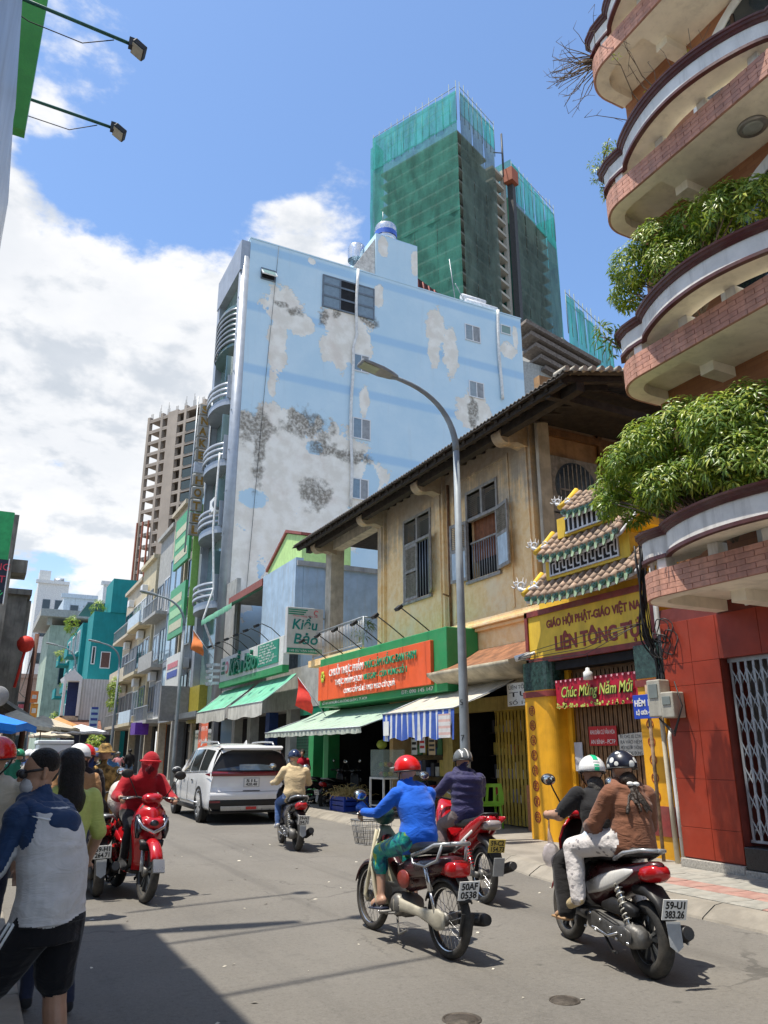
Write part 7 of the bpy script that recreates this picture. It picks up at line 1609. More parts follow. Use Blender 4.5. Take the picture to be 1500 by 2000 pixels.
for q in (1, -1):
    side_glass(q, .38, 1.2); side_glass(q, 1.28, 2.22); side_glass(q, 2.30, 3.05)
    O('belt_trim', MB().tube([(x, q*(np.interp(x, [0, .3, 3.5], [.915, .95, .955])+.006), belt(x)+.02) for x in np.linspace(.3, 3.3, 12)], .012, 6), chrome, CAR)
    O('roof_rail', MB().tube([(.5, q*.66, hz_(.5)-.03), (.65, q*.67, hz_(.65)+.04), (1.5, q*.68, hz_(1.5)+.035), (2.4, q*.67, hz_(2.4)+.03), (2.55, q*.66, hz_(2.5)-.03)], .02, 8), silv, CAR)
    m_ = O('wing_mirror', MB().ell((3.15, q*1.11, 1.08), .08, .13, .09), carb, CAR); O('mirror_cap', MB().ell((3.19, q*1.11, 1.10), .07, .12, .08), carw, m_)
    for x in (1.75, 2.75): O('door_handle', MB().obox((x, q*.995, .90), (.10, 0, 0), (0, .012, 0), (0, 0, .018)), chrome, CAR)
    for x in (1.25, 2.26): O('door_seam', MB().tube([(x, q*.994, .42), (x+.01, q*.996, .8), (x, q*.965, 1.02)], .005, 4), carb, CAR)
    O('sill', MB().sweep([(1.2, .30, .04, .06), (2.6, .30, .04, .06), (3.6, .30, .04, .05)], y=q*.95), carb, CAR)
    O('side_moulding', MB().tube([(1.1, q*.985, .42), (3.5, q*.985, .42)], .02, 6), chrome, CAR)
    for x in (.98, 4.07):
        ar = MB(); rows = []
        for a in np.linspace(R(-8), R(188), 18): rows.append([Vector((x+(.37+d)*math.cos(a), q*(.993+e), .36+(.37+d)*math.sin(a))) for d, e in ((-.02, -.02), (0, .006), (.05, .006), (.06, -.01))])
        O('wheel_arch', MB().grid(rows), carw if False else carb, CAR)
        O('arch_recess', MB().lathe([(0, .0), (.39, .0), (.39, -.02)], (x, q*.955+.012*q, .37), 'y', 28), carb, CAR)
        wh = O('wheel', MB().lathe([(.355, q*.80), (.365, q*.84), (.365, q*.94), (.35, q*.985), (.30, q*.99), (.24, q*.985)], (x, 0, .365), 'y', 32), rub, CAR)
        O('rim', MB().lathe([(.25, q*.99), (.235, q*.975), (.235, q*.93), (.0, q*.93)], (x, 0, .365), 'y', 32), M('dark alloy'), wh)
        sp = MB()
        for k in range(10):
            a = 2*math.pi*k/10; d = Vector((math.cos(a), 0, math.sin(a))); sd = Vector((-math.sin(a), 0, math.cos(a))); c = Vector((x, q*.965, .365)); sp.prism([c+d*.03-sd*.02, c+d*.238-sd*.03, c+d*.238+sd*.006, c+d*.03+sd*.02], (0, q*.018, 0))
        O('rim_spokes', sp, silv, wh)
rows = []
for k, (x, w_, z) in enumerate(((.055, .80, 1.14), (.10, .80, 1.20), (.17, .785, 1.34), (.22, .75, 1.48), (.235, .71, 1.56))): rows.append([p+Vector((-.035, 0, 0)) for p in rear_row(x, w_, z, .10)])
O('rear_window', MB().grid(rows), carg, CAR)
O('painted_reflection', MB().grid([[p+Vector((-.006, 0, 0)) for p in r_[3:12]] for r_ in [[q.copy() for q in rr_] for rr_ in rows[0:4]]]), carg_refl, CAR)  # reflection painted on the rear window as a paler patch
O('tailgate_frame', MB().grid([rear_row(x, w_, z, .10) for (x, w_, z) in ((.045, .915, 1.10), (.06, .90, 1.16), (.11, .86, 1.32), (.16, .80, 1.48), (.19, .745, 1.58), (.10, .72, 1.62))]), carb, CAR)
O('roof_spoiler', MB().grid([rear_row(x, w_, z, .10) for (x, w_, z) in ((-.01, .70, 1.575), (-.06, .70, 1.60), (-.04, .72, 1.645), (.12, .74, 1.672))]), carw, CAR)
O('light_bar', MB().grid([[p+Vector((-.02, 0, 0)) for p in rear_row(x, w_, z, .075)] for (x, w_, z) in ((.048, .88, 1.015), (.03, .925, 1.02), (.03, .93, 1.10), (.05, .90, 1.115))]), carl, CAR)
for q in (1, -1): O('tail_light', MB().grid([[Vector((.02+.30*u, q*(.955+.045*u**.5), 1.045+.07*v-.01*u+(.02-.06*v)*u)) for v in np.linspace(-.4, .6, 4)] for u in np.linspace(0, 1, 8)]), carl, CAR)
O('badge', MB().obox((-.055, 0, 1.06), (.004, 0, 0), (0, .11, 0), (0, 0, .016)), chrome, CAR)
pl_ = numplate(CAR, (-.035, 0, .88), R(-3), ['51L', '420.48'], .33, .165); O('plate_recess', MB().obox((-.024, 0, .88), (.004, 0, 0), (0, .19, 0), (0, 0, .10)), M('plate surround', (.45, .45, .45), .4), CAR)
O('handle_recess', MB().obox((-.052, 0, .705), (.004, 0, 0), (0, .20, 0), (0, 0, .008)), carb, CAR)
O('bumper_crease', MB().tube([Vector((.035-.075*(1-abs(v)**2.2), .93*v, .685)) for v in np.linspace(-1, 1, 17)], .006, 5), carb, CAR)
O('lower_bumper', MB().grid([[p+Vector((-.012, 0, 0)) for p in rear_row(x, w_, z, .08)] for (x, w_, z) in ((.16, .88, .26), (.05, .94, .34), (.02, .95, .44), (.03, .945, .52))]), carb, CAR)
O('skid_plate', MB().grid([[p+Vector((-.03, 0, 0)) for p in rear_row(x, w_, z, .08)[2:15]] for (x, w_, z) in ((.07, .90, .29), (.03, .92, .33), (.03, .92, .39))]), silv, CAR)
O('fog_lamp', MB().obox((-.095, 0, .345), (.006, 0, 0), (0, .12, 0), (0, 0, .03)), tailr, CAR)
for q in (1, -1): O('reflector', MB().grid([[p+Vector((-.03, 0, 0)) for p in (rear_row(.02, .945, z, .08)[14:17] if q > 0 else rear_row(.02, .945, z, .08)[0:3])] for z in (.46, .505)]), carl, CAR)
O('antenna_fin', MB().prism([(.55, -.01, 1.71), (.78, -.01, 1.72), (.60, -.01, 1.80)], (0, .02, 0)), carw, CAR); O('underside', MB().box(.2, 4.8, -.85, .85, .22, .31), carb, CAR)
CAR.location = (5.78, 18.1, 0); CAR.rotation_euler = (0, 0, R(90-2.0)); CAR.scale = (1, 1, 1.02)
# ================================================================ people
def cloth(name, col=(.02, .025, .05), rough=.85, scale=7, fold=.5, var=.12):
    if name in MATS: return MATS[name]
    m, t, b = newmat(name); P = t.add('ShaderNodeTexCoord').outputs['Object']
    n = t.noise(P, scale, 5, .6); f_ = t.noise(t.vm('MULTIPLY', P, (1, 1, 2.2)), 6, 3, .55, .8)
    t.put(b, 'Base Color', t.mix(t.ss(n, .3, .7), tuple(q*(1-var) for q in col), tuple(min(1, q*(1+var)) for q in col)))
    b.inputs['Roughness'].default_value = rough; b.inputs['Specular IOR Level'].default_value = .2; b.inputs['Sheen Weight'].default_value = .15
    t.put(b, 'Normal', t.bump(t.math('ADD', f_, t.math('MULTIPLY', t.noise(P, 260, 2), .05)), fold*.6, .05)); MATS[name] = m; return m
def skinm(name, col):
    if name in MATS: return MATS[name]
    m, t, b = newmat(name); P = t.add('ShaderNodeTexCoord').outputs['Object']
    t.put(b, 'Base Color', t.mix(t.ss(t.noise(P, 14, 4), .3, .7), tuple(q*.88 for q in col), tuple(q*1.1 for q in col))); b.inputs['Roughness'].default_value = .5
    b.inputs['Subsurface Weight'].default_value = .12; b.inputs['Subsurface Radius'].default_value = (.02, .008, .004)
    t.put(b, 'Normal', t.bump(t.noise(P, 120, 3), .12, .01)); MATS[name] = m; return m
skin = skinm('tanned skin', (.42, .235, .15)); skin2 = skinm('warm skin', (.46, .27, .185)); hairm = M('black hair', (.010, .008, .007), .42, var=.5, scale=40, bump=1.0, bscale=90); hairb = M('brown black hair', (.028, .018, .012), .45, var=.4, scale=30, bump=.6, bscale=50)
V = Vector
class Body:
    """collects tapered limbs and rounded volumes, then fuses them into one continuous skin with a colour zone for each"""
    def __init__(s): s.p = []; s.mb = MB()
    def limb(s, a, ra, b, rb, m, n=12):
        a, b = V(a), V(b); s.p.append((a, ra, b, rb, m)); d = (b-a)
        if d.length < 1e-4: return s
        path, rr = [], []
        dn = d.normalized()
        for k in range(4): t = math.pi/2*(1-k/3.0); path.append(a-dn*ra*math.sin(t)); rr.append(max(.001, ra*math.cos(t)))
        for k in range(1, 4): path.append(a+d*k/4); rr.append(ra+(rb-ra)*k/4)
        for k in range(4): t = math.pi/2*k/3.0; path.append(b+dn*rb*math.sin(t)); rr.append(max(.001, rb*math.cos(t)))
        s.mb.tube(path, rr, n); return s
    def ball(s, c, r, m, rot=None):
        c = V(c); r = r if isinstance(r, (tuple, list)) else (r, r, r); s.p.append((c-V((0, 0, .0)), sum(r)/3, c+V((0, 0, .001)), sum(r)/3, m)); s.mb.ell(c, *r, 16, 10, 0, rot); return s
    def torso(s, rings, m, side=None):
        """rings: (centre, half width, half depth, forward) from hips to shoulders"""
        rows = []
        for (c, hw, hd, *o) in rings:
            c = V(c); sd = (o[0] if o else side) or V((0, 1, 0)); sd = V(sd).normalized(); up = V((0, 0, 1)); fw = sd.cross(up).normalized()
            rows.append([c+sd*hw*math.copysign(abs(math.cos(a))**.85, math.cos(a))+fw*hd*math.sin(a) for a in np.linspace(0, 2*math.pi, 25)[:-1]])
        s.mb.grid(rows, 0, True, True); n = 24; s.mb.add(rows[0]+rows[-1], [tuple(range(n)), tuple(range(n, 2*n))[::-1]])
        for (a, b) in zip(rings, rings[1:]): s.p.append((V(a[0]), (a[1]+a[2])/2, V(b[0]), (b[1]+b[2])/2, m))
        return s
    def hand(s, wrist, d, m, side=1, curl=.9, palm=None):
        wrist = V(wrist); d = V(d).normalized(); pn = V(palm or (0, 0, -1)); pn = (pn-d*pn.dot(d)).normalized(); sd = d.cross(pn)*side
        c = wrist+d*.045; s.limb(wrist, .024, c+d*.02, .030, m, 8); s.ball(c, (.032, .032, .024), m)
        for k in range(4):
            o = c+d*.035+sd*(.026-.0175*k); L = (.036, .040, .037, .029)[k]; a1 = (d*math.cos(curl*.7)+pn*math.sin(curl*.7)); a2 = (d*math.cos(curl*1.6)+pn*math.sin(curl*1.6))
            s.limb(o, .0095, o+a1*L, .0085, m, 6); s.limb(o+a1*L, .0085, o+a1*L+a2*L*.9, .0075, m, 6)
        o = wrist+d*.02+sd*.026; s.limb(o, .011, o+(d*.5+sd*.6+pn*.5).normalized()*.035, .0095, m, 6); q = o+(d*.5+sd*.6+pn*.5).normalized()*.035; s.limb(q, .0095, q+(d*.8+pn*.6).normalized()*.028, .008, m, 6)
        return s
    def build(s, name, label, mats, voxel=.012, fold=None, smooth=4, group=None, cat='person', zone=None):
        me = s.mb.mesh('raw'); o = bpy.data.objects.new('raw', me); COL.objects.link(o)
        r_ = o.modifiers.new('r', 'REMESH'); r_.mode = 'VOXEL'; r_.voxel_size = voxel; r_.use_smooth_shade = True
        sm = o.modifiers.new('s', 'SMOOTH'); sm.iterations = smooth; sm.factor = .5
        dg = bpy.context.evaluated_depsgraph_get(); m2 = bpy.data.meshes.new_from_object(o.evaluated_get(dg)); bpy.data.objects.remove(o); bpy.data.meshes.remove(me)
        keys = []
        for q in s.p:
            if q[4] not in keys: keys.append(q[4])
        nv = len(m2.vertices); co = np.empty(nv*3); m2.vertices.foreach_get('co', co); co = co.reshape(-1, 3); nr = np.empty(nv*3); m2.vertices.foreach_get('normal', nr); nr = nr.reshape(-1, 3)
        best = np.full(nv, 1e9); mi = np.zeros(nv, int)
        for (a, ra, b, rb, m) in s.p:
            a_, d = np.array(a), np.array(b)-np.array(a); L = max(1e-9, d @ d); t = np.clip((co-a_) @ d/L, 0, 1); dist = np.linalg.norm(co-a_-t[:, None]*d, axis=1)-(ra+(rb-ra)*t)
            k = dist < best; best[k] = dist[k]; mi[k] = keys.index(m)
        if zone: mi = zone(co, mi, keys)
        # cloth folds: pushed along the normal, none on skin
        if fold:
            amp = np.array([fold.get(k, 0) for k in keys])[mi]; off = np.array([noise.noise(V((c[0]*5, c[1]*5, c[2]*8)))+.45*math.sin(c[2]*46+9*noise.noise(V((c[0]*4, c[1]*4, c[2]*4))))*noise.noise(V((c[0]*5+7, c[1]*5, c[2]*5))) if amp[i] else 0 for i, c in enumerate(co)])
            co2 = co+nr*(amp*off)[:, None]; m2.vertices.foreach_set('co', co2.ravel())
        pv = np.array([p.vertices[0] for p in m2.polygons]); m2.materials.clear()
        for k in keys: m2.materials.append(mats[k])
        m2.polygons.foreach_set('material_index', mi[pv].astype(np.int32)); m2.polygons.foreach_set('use_smooth', np.ones(len(pv), bool))
        m2.update(); o = bpy.data.objects.new(name, m2); COL.objects.link(o); tag(o, label, cat, group); return o
def head(B, c, fw, up=(0, 0, 1), m='skin', k=1.0, hair=None):
    """skull, jaw, nose, ears, eye sockets; fw = way the face looks"""
    c = V(c); fw = V(fw).normalized(); up = V(up).normalized(); sd = up.cross(fw).normalized()
    rot = Matrix((fw, sd, up)).transposed()
    B.ball(c+up*.025*k, (.092*k, .074*k, .088*k), m, rot); B.ball(c+fw*.025*k-up*.035*k, (.062*k, .058*k, .072*k), m, rot); B.ball(c+fw*.045*k-up*.082*k, (.032*k, .030*k, .024*k), m, rot)
    B.limb(c+fw*.088*k+up*.015*k, .009*k, c+fw*.104*k-up*.018*k, .014*k, m, 8); B.limb(c+fw*.082*k-up*.05*k-sd*.016*k, .008*k, c+fw*.082*k-up*.05*k+sd*.016*k, .008*k, m, 6)
    for q in (-1, 1): B.limb(c+sd*q*.076*k+up*.018*k-fw*.006*k, .013*k, c+sd*q*.076*k-up*.022*k, .010*k, m, 8); B.ball(c+fw*.077*k+sd*q*.03*k+up*.01*k, .011*k, m)
    return fw, sd, up
def helmet(par, c, fw, m, up=(0, 0, 1), k=1.0, peak=None, low=.02, stripes_=None, strap=True, name='helmet'):
    c = V(c); fw = V(fw).normalized(); up = V(up).normalized(); sd = up.cross(fw).normalized(); rot = Matrix((fw, sd, up)).transposed(); mb = MB(); rows = []
    for i_ in range(11):
        th = math.pi*.5*i_/10*1.12; rows.append([c+up*.02*k+rot @ V(((.132 if math.cos(a) < 0 else .126)*k*math.sin(th)*math.cos(a), .116*k*math.sin(th)*math.sin(a), .122*k*math.cos(th)+(-.012*k*math.cos(a) if i_ > 7 else 0))) for a in np.linspace(0, 2*math.pi, 29)[:-1]])
    mb.grid(rows, 0, True, True); n = 28; inner = [c+up*.02*k+(p-c-up*.02*k)*.86 for p in rows[-1]]; mb.grid([rows[-1], inner], 0, True, True)
    o = obj(name, mb, m, par, False); sm_ = o.modifiers.new('s', 'SUBSURF'); sm_.levels = 1; sm_.render_levels = 1
    obj('rim_seal', MB().tube(rows[-1]+[rows[-1][0]], .006*k, 6), blk, o, False)
    if peak is not None:
        pr = [[c+up*(.035-.012*v)*k+fw*(.118+.06*v*(1-.5*u*u))*k*1.0+sd*u*.095*k-fw*.045*u*u*k for v in (0, .5, 1)] for u in np.linspace(-1, 1, 9)]; q = obj('peak', MB().grid(pr), peak, o, False); s2 = q.modifiers.new('s', 'SOLIDIFY'); s2.thickness = .006
    if strap:
        for q in (-1, 1): obj('strap', MB().tube([c+sd*q*.098*k-up*.005*k+fw*.01*k, c+sd*q*.078*k-up*.06*k+fw*.035*k, c+sd*q*.03*k-up*.115*k+fw*.05*k], .006*k, 5), blk, o, False)
    return o
def bands(hel, c, k, m, fw, specs):
    """flat stripes laid over the helmet shell: (across0, across1, from, to) angles from front over the top"""
    c = V(c); fw = V(fw).normalized(); up = V((0, 0, 1)); sd = up.cross(fw).normalized()
    for (y0, y1, a0, a1) in specs:
        rows = []
        for a in np.linspace(R(a0), R(a1), 12):
            row = []
            for y in np.linspace(y0, y1, 4):
                s_ = math.sqrt(max(.0, 1-(y/.116)**2)); row.append(c+up*.02*k+fw*(.131 if math.cos(a) < 0 else .1285)*k*s_*math.cos(a)*1.008+sd*y*k+up*.1245*k*s_*math.sin(a)*1.004)
            rows.append(row)
        obj('stripe', MB().grid(rows), m, hel, False)
def rider(label, bike, J, look, mats, hk=1.0, torso=(.155, .115), arm=(.060, .050, .046, .036), leg=(.088, .066, .060, .045), sleeve='top', calf='legs', shoe='shoe', fold=None, hood=False, vox=.012, skinkey='skin', extra=None, headm='skin', longsl=True, yaw=0):
    B = Body(); P = {k: V(v) for k, v in J.items()}
    pel, ch, nk, hd = P['pelvis'], P['chest'], P['neck'], P['head']; sd = V(J.get('side', (0, 1, 0)))
    B.torso([(pel-V((0, 0, .10)), torso[0]*1.06, torso[1]*1.05), (pel, torso[0]*1.12, torso[1]*1.12), (pel.lerp(ch, .4)+V((-.015, 0, 0)), torso[0]*.98, torso[1]*1.02), (ch, torso[0]*1.12, torso[1]*1.08, sd), (ch.lerp(nk, .5), torso[0]*1.04, torso[1]*.9, sd), (ch.lerp(nk, .75), torso[0]*.78, torso[1]*.72, sd), (ch.lerp(nk, .95), torso[0]*.5, torso[1]*.5, sd)], 'top')
    B.limb(ch.lerp(nk, .8), .055, hd-V((0, 0, .06)), .046, headm if not hood else 'top')
    for q, s in ((1, 'L'), (-1, 'R')):
        sh = P.get('sh'+s) or ch.lerp(nk, .50)+sd*q*torso[0]*1.02; el, wr = P['el'+s], P['wr'+s]
        B.limb(sh, arm[0]*1.12, el, arm[1], 'top' if longsl else 'top'); 
        if longsl: B.limb(el, arm[1], wr, arm[3], 'top')
        else:
            m_ = sh.lerp(el, .72); B.p.pop(); B.p.append((sh, arm[0]*1.12, m_, arm[1]*1.1, 'top')); B.p.append((m_.lerp(el, .15), arm[1]*.9, el, arm[1]*.82, skinkey)); B.limb(sh, arm[0]*1.2, m_, arm[1]*1.22, 'top'); B.limb(el, arm[1]*.85, wr, arm[3]*.85, skinkey)
        d = (P['hd'+s]-wr) if ('hd'+s) in P else (wr-el); B.hand(wr, d, 'glove' if 'glove' in mats else skinkey, -q, 1.15)
        hp = pel+V((0, q*.085, -.04)); kn, an, to = P['kn'+s], P['an'+s], P['to'+s]
        B.limb(hp, leg[0]*1.15, kn, leg[1], 'legs'); 
        if calf == 'legs': B.limb(kn, leg[1]*.98, an, leg[3], 'legs')
        elif calf == 'crop': c_ = kn.lerp(an, .35); B.limb(kn, leg[1]*1.05, c_, leg[1]*.98, 'legs'); B.limb(kn.lerp(an, .2), leg[2]*.85, an, leg[3]*.75, skinkey)
        B.limb(an, .040 if shoe != 'skin' else .032, to, .036 if shoe != 'skin' else .027, shoe if shoe in mats else skinkey); B.limb(an-V((.03, 0, .02)), .036, to-V((0, 0, .012)), .03, shoe if shoe in mats else skinkey)
    fw, sdh, up = head(B, hd, look, m=headm, k=hk)
    if hood == 'down':
        for a in np.linspace(-2.3, 2.3, 9): c = nk+V((-.07*math.cos(a)-.015, .105*math.sin(a), -.015-.05*math.cos(a)*(.6))); B.ball(c, (.045, .045, .042), 'top')
        B.ball(nk+V((-.10, 0, -.09)), (.045, .10, .075), 'top')
    if hood == 'up': B.ball(hd-fw*.028+V((0, 0, .025)), (.118*hk, .112*hk, .128*hk), 'hood'); B.limb(hd-fw*.03-V((0, 0, .08)), .10, nk-fw*.02, .10, 'hood')
    if extra: extra(B, P)
    o = B.build('person', label, mats, vox, fold)
    if bike is not None: o.location = bike.location; o.rotation_euler = bike.rotation_euler
    return o
SHOE = cloth('dark shoe', (.02, .02, .022)); 
# --- rider of the cream moped
blueh = cloth('cobalt hoodie', (.012, .115, .60)); pat = None
def pat_mat():
    m, t, b = newmat('teal patterned shorts'); P = t.add('ShaderNodeTexCoord').outputs['Object']; n = t.noise(P, 9, 3, .5, 1.5)
    cr = t.add('ShaderNodeValToRGB'); t.put(cr, 0, n); e = cr.color_ramp.elements; e[0].position = .36; e[0].color = (.004, .07, .13, 1); e[1].position = .66; e[1].color = (.30, .42, .03, 1)
    for p_, c in ((.46, (.01, .22, .26, 1)), (.54, (.01, .30, .22, 1)), (.60, (.03, .36, .30, 1))): q = e.new(p_); q.color = c
    t.put(b, 'Base Color', cr.outputs[0]); b.inputs['Roughness'].default_value = .45; t.put(b, 'Normal', t.bump(t.noise(P, 10, 4), .4, .04)); return m
J = dict(pelvis=(-.16, 0, .86), chest=(-.10, 0, 1.12), neck=(-.02, 0, 1.27), head=(.03, .01, 1.38), elL=(.10, .27, 1.03), wrL=(.27, .315, 1.03), hdL=(.36, .30, 1.01), elR=(.10, -.27, 1.03), wrR=(.27, -.315, 1.03), hdR=(.36, -.30, 1.01),
         knL=(.24, .15, .70), anL=(.17, .17, .34), toL=(.29, .18, .28), knR=(.24, -.15, .70), anR=(.17, -.17, .34), toR=(.29, -.18, .28))
P1 = rider('rider in cobalt blue hoodie, red helmet and teal patterned shorts on the cream moped', CU, J, (.9, .45, 0), dict(top=blueh, legs=pat_mat(), skin=skin2), calf='crop', shoe='skin', fold=dict(top=.011, legs=.008), hood='down', torso=(.165, .125), leg=(.092, .070, .060, .045))
h = helmet(P1, (.03, .01, 1.39), (.9, .45, 0), M('red helmet gloss', (.66, .010, .010), .25, var=.04, bump=0, coat=.5), peak=clear)
for q in (-1, 1): obj('sandal', MB().sweep([(.10, .262, .045, .012), (.2, .252, .05, .012), (.31, .240, .045, .010)], y=q*.178).tube([(.19, q*.178-.05, .265), (.23, q*.178, .31), (.22, q*.178+.045, .265)], .010, 6), M('navy sandal', (.02, .025, .05), .6) if q > 0 else M('yellow sandal', (.5, .42, .12), .6), P1, False)
# --- purple jacket rider
J = dict(pelvis=(-.16, 0, .90), chest=(-.12, 0, 1.17), neck=(-.06, 0, 1.34), head=(-.02, 0, 1.45), elL=(.05, .27, 1.10), wrL=(.25, .31, 1.06), hdL=(.36, .30, 1.03), elR=(.05, -.27, 1.10), wrR=(.25, -.31, 1.06), hdR=(.36, -.30, 1.03),
         knL=(.24, .16, .72), anL=(.10, .17, .36), toL=(.22, .18, .30), knR=(.24, -.16, .72), anR=(.10, -.17, .36), toR=(.22, -.18, .30))
def puff(B, P):
    for k in range(5): B.torso([(V((-.15, 0, .87+k*.085)), .185, .145), (V((-.15, 0, .91+k*.085)), .198, .158), (V((-.145, 0, .95+k*.085)), .185, .145)], 'top')
P2 = rider('rider in quilted purple jacket and silver striped helmet on the red underbone', WV, J, (1, .1, 0), dict(top=cloth('quilted purple jacket', (.030, .027, .085), .6, fold=.8), legs=cloth('grey brown trousers', (.16, .12, .12)), skin=skin, shoe=SHOE), fold=dict(top=.011, legs=.006), hood='down', torso=(.175, .135), arm=(.072, .064, .055, .046), extra=puff)
h = helmet(P2, (-.02, 0, 1.46), (1, .1, 0), M('grey helmet gloss', (.13, .135, .13), .3, .2, var=.06, bump=0, coat=.4), peak=blk); bands(h, (-.02, 0, 1.46), 1, chan, (1, .1, 0), [(-.012, .004, 95, 172), (-.07, -.058, 100, 170), (.06, .072, 100, 170)])
# --- two-up: driver in black
blackt = cloth('black t-shirt', (.016, .016, .018))
J = dict(pelvis=(.02, 0, .88), chest=(.06, 0, 1.12), neck=(.12, 0, 1.27), head=(.16, 0, 1.38), elL=(.20, .30, 1.03), wrL=(.34, .34, 1.02), hdL=(.42, .31, 1.03), elR=(.20, -.30, 1.03), wrR=(.34, -.34, 1.02), hdR=(.42, -.31, 1.03),
         knL=(.33, .22, .64), anL=(.19, .25, .30), toL=(.30, .28, .25), knR=(.33, -.2, .66), anR=(.25, -.16, .36), toR=(.38, -.16, .33))
P3 = rider('scooter driver in black t-shirt with white and green striped helmet', AB, J, (1, -.15, 0), dict(top=blackt, legs=cloth('wide black trousers', (.014, .013, .014)), skin=skin2), longsl=False, shoe='skin', fold=dict(top=.011, legs=.010), torso=(.175, .13), leg=(.10, .092, .09, .082), arm=(.066, .056, .05, .040))
h = helmet(P3, (.16, 0, 1.39), (1, -.15, 0), M('white helmet gloss', (.74, .74, .73), .28, var=.03, bump=0, coat=.4)); bands(h, (.16, 0, 1.39), 1, M('green helmet stripe', (.01, .42, .20), .35, bump=0), (1, -.15, 0), [(-.022, .022, 70, 138), (-.022, .022, 158, 182)]); bands(h, (.16, 0, 1.39), 1, M('grey helmet print', (.45, .45, .45), .4, bump=0), (1, -.15, 0), [(-.028, .028, 143, 150)])
hb = Body(); hb.ball((.10, 0, 1.29), (.06, .075, .07), 'h'); hb.limb((.08, 0, 1.25), .055, (.06, .02, 1.17), .03, 'h'); hh = hb.build('hair', '', dict(h=M('grey streaked hair', (.06, .055, .05), .5, var=.5, scale=40, bump=.5)), .01)
for k_ in ('label', 'category'): del hh[k_]
hh.parent = P3
obj('sandal', MB().sweep([(.14, .245, .05, .014), (.24, .24, .05, .014), (.36, .23, .045, .012)], y=.265).tube([(.24, .215, .25), (.27, .265, .30), (.25, .315, .25)], .014, 6), M('tan sandal', (.40, .24, .12), .6), P3, False)
# --- passenger in brown
J = dict(pelvis=(-.43, 0, .93), chest=(-.44, 0, 1.16), neck=(-.39, .0, 1.31), head=(-.35, .01, 1.42), elL=(-.30, .24, 1.0), wrL=(-.12, .20, .97), hdL=(-.06, .16, .97), elR=(-.32, -.24, 1.0), wrR=(-.13, -.18, .97), hdR=(-.06, -.16, .97),
         knL=(.02, .27, .80), anL=(-.06, .27, .44), toL=(.05, .29, .37), knR=(.0, -.27, .78), anR=(-.06, -.27, .44), toR=(.05, -.29, .37))
def dots():
    m, t, b = newmat('white dotted trousers'); P = t.add('ShaderNodeTexCoord').outputs['Object']; v = t.add('ShaderNodeTexVoronoi'); v.inputs['Scale'].default_value = 17; t.put(v, 'Vector', P)
    t.put(b, 'Base Color', t.mix(t.ss(v.outputs['Distance'], .27, .20), (.66, .62, .60), (.30, .28, .29))); b.inputs['Roughness'].default_value = .85; t.put(b, 'Normal', t.bump(t.noise(P, 12, 4), .5, .04)); return m
def hem(B, P): B.torso([(V((-.47, 0, .84)), .185, .15), (V((-.46, 0, .92)), .18, .145), (V((-.45, 0, 1.05)), .168, .135)], 'top'); B.torso([(V((-.43, 0, .80)), .17, .14), (V((-.43, 0, .86)), .17, .14)], 'shirt'); B.limb((-.42, .10, .88), .085, (-.14, .21, .86), .075, 'shirt')
P4 = rider('passenger in brown hooded jacket, flowered helmet and white dotted trousers', AB, J, (1, .25, 0), dict(top=cloth('brown jacket', (.20, .085, .048), .9, fold=.8), legs=dots(), skin=skin2, shirt=cloth('pale blue white shirt', (.50, .58, .68)), shoe=cloth('beige canvas shoe', (.46, .36, .20))), fold=dict(top=.011, legs=.010), hood='down', torso=(.155, .12), leg=(.098, .082, .075, .066), arm=(.070, .062, .056, .046), extra=hem)
def daisy():
    m, t, b = newmat('navy helmet with daisies'); P = t.add('ShaderNodeTexCoord').outputs['Object']; v = t.add('ShaderNodeTexVoronoi'); v.inputs['Scale'].default_value = 15; t.put(v, 'Vector', P); d = v.outputs['Distance']
    c = t.mix(t.ss(d, .42, .38), (.010, .012, .025), (.72, .72, .68)); t.put(b, 'Base Color', t.mix(t.ss(d, .15, .11), c, (.50, .46, .36))); b.inputs['Roughness'].default_value = .3; return m
h = helmet(P4, (-.35, .01, 1.43), (1, .25, 0), daisy(), k=1.0)
hb = Body(); hb.ball((-.42, .0, 1.34), (.06, .075, .07), 'h')
random.seed(6)
for k in range(26):
    a = V((-.48+random.uniform(-.02, .02), random.uniform(-.02, .02), 1.30)); b_ = a+V((-.05+random.uniform(-.06, .04), random.uniform(-.09, .09), -.08-random.uniform(0, .13))); hb.limb(a, .022, b_, .012, 'h', 6)
hh = hb.build('hair', '', dict(h=hairb), .008, dict(h=.012)); hh.parent = P4
for k_ in ('label', 'category'): del hh[k_]
obj('hair_bow', MB().ell((-.495, .025, 1.315), .02, .03, .018).ell((-.495, -.025, 1.315), .02, .03, .018), chan, P4, False)
# bag hanging at the driver's knee
bgm = M('clear plastic bag', (.62, .56, .60), .15, var=.2, scale=12, bump=.5, bscale=20, alpha=.5); 
mb = MB().ell((.37, .30, .70), .055, .075, .10, 16, 12); mb.v = [(x+.012*noise.noise(V((x, y, z))*25), y+.012*noise.noise(V((x, y, z))*22), z) for x, y, z in mb.v]; mb.tube([(.37, .30, .79), (.39, .305, .88), (.40, .30, 1.0)], [.03, .012, .006], 6)
bo = tag(obj('plastic_bag', mb, bgm), 'clear plastic shopping bag hanging from the two-up scooter handlebar', 'bag'); bo.location = AB.location; bo.rotation_euler = AB.rotation_euler
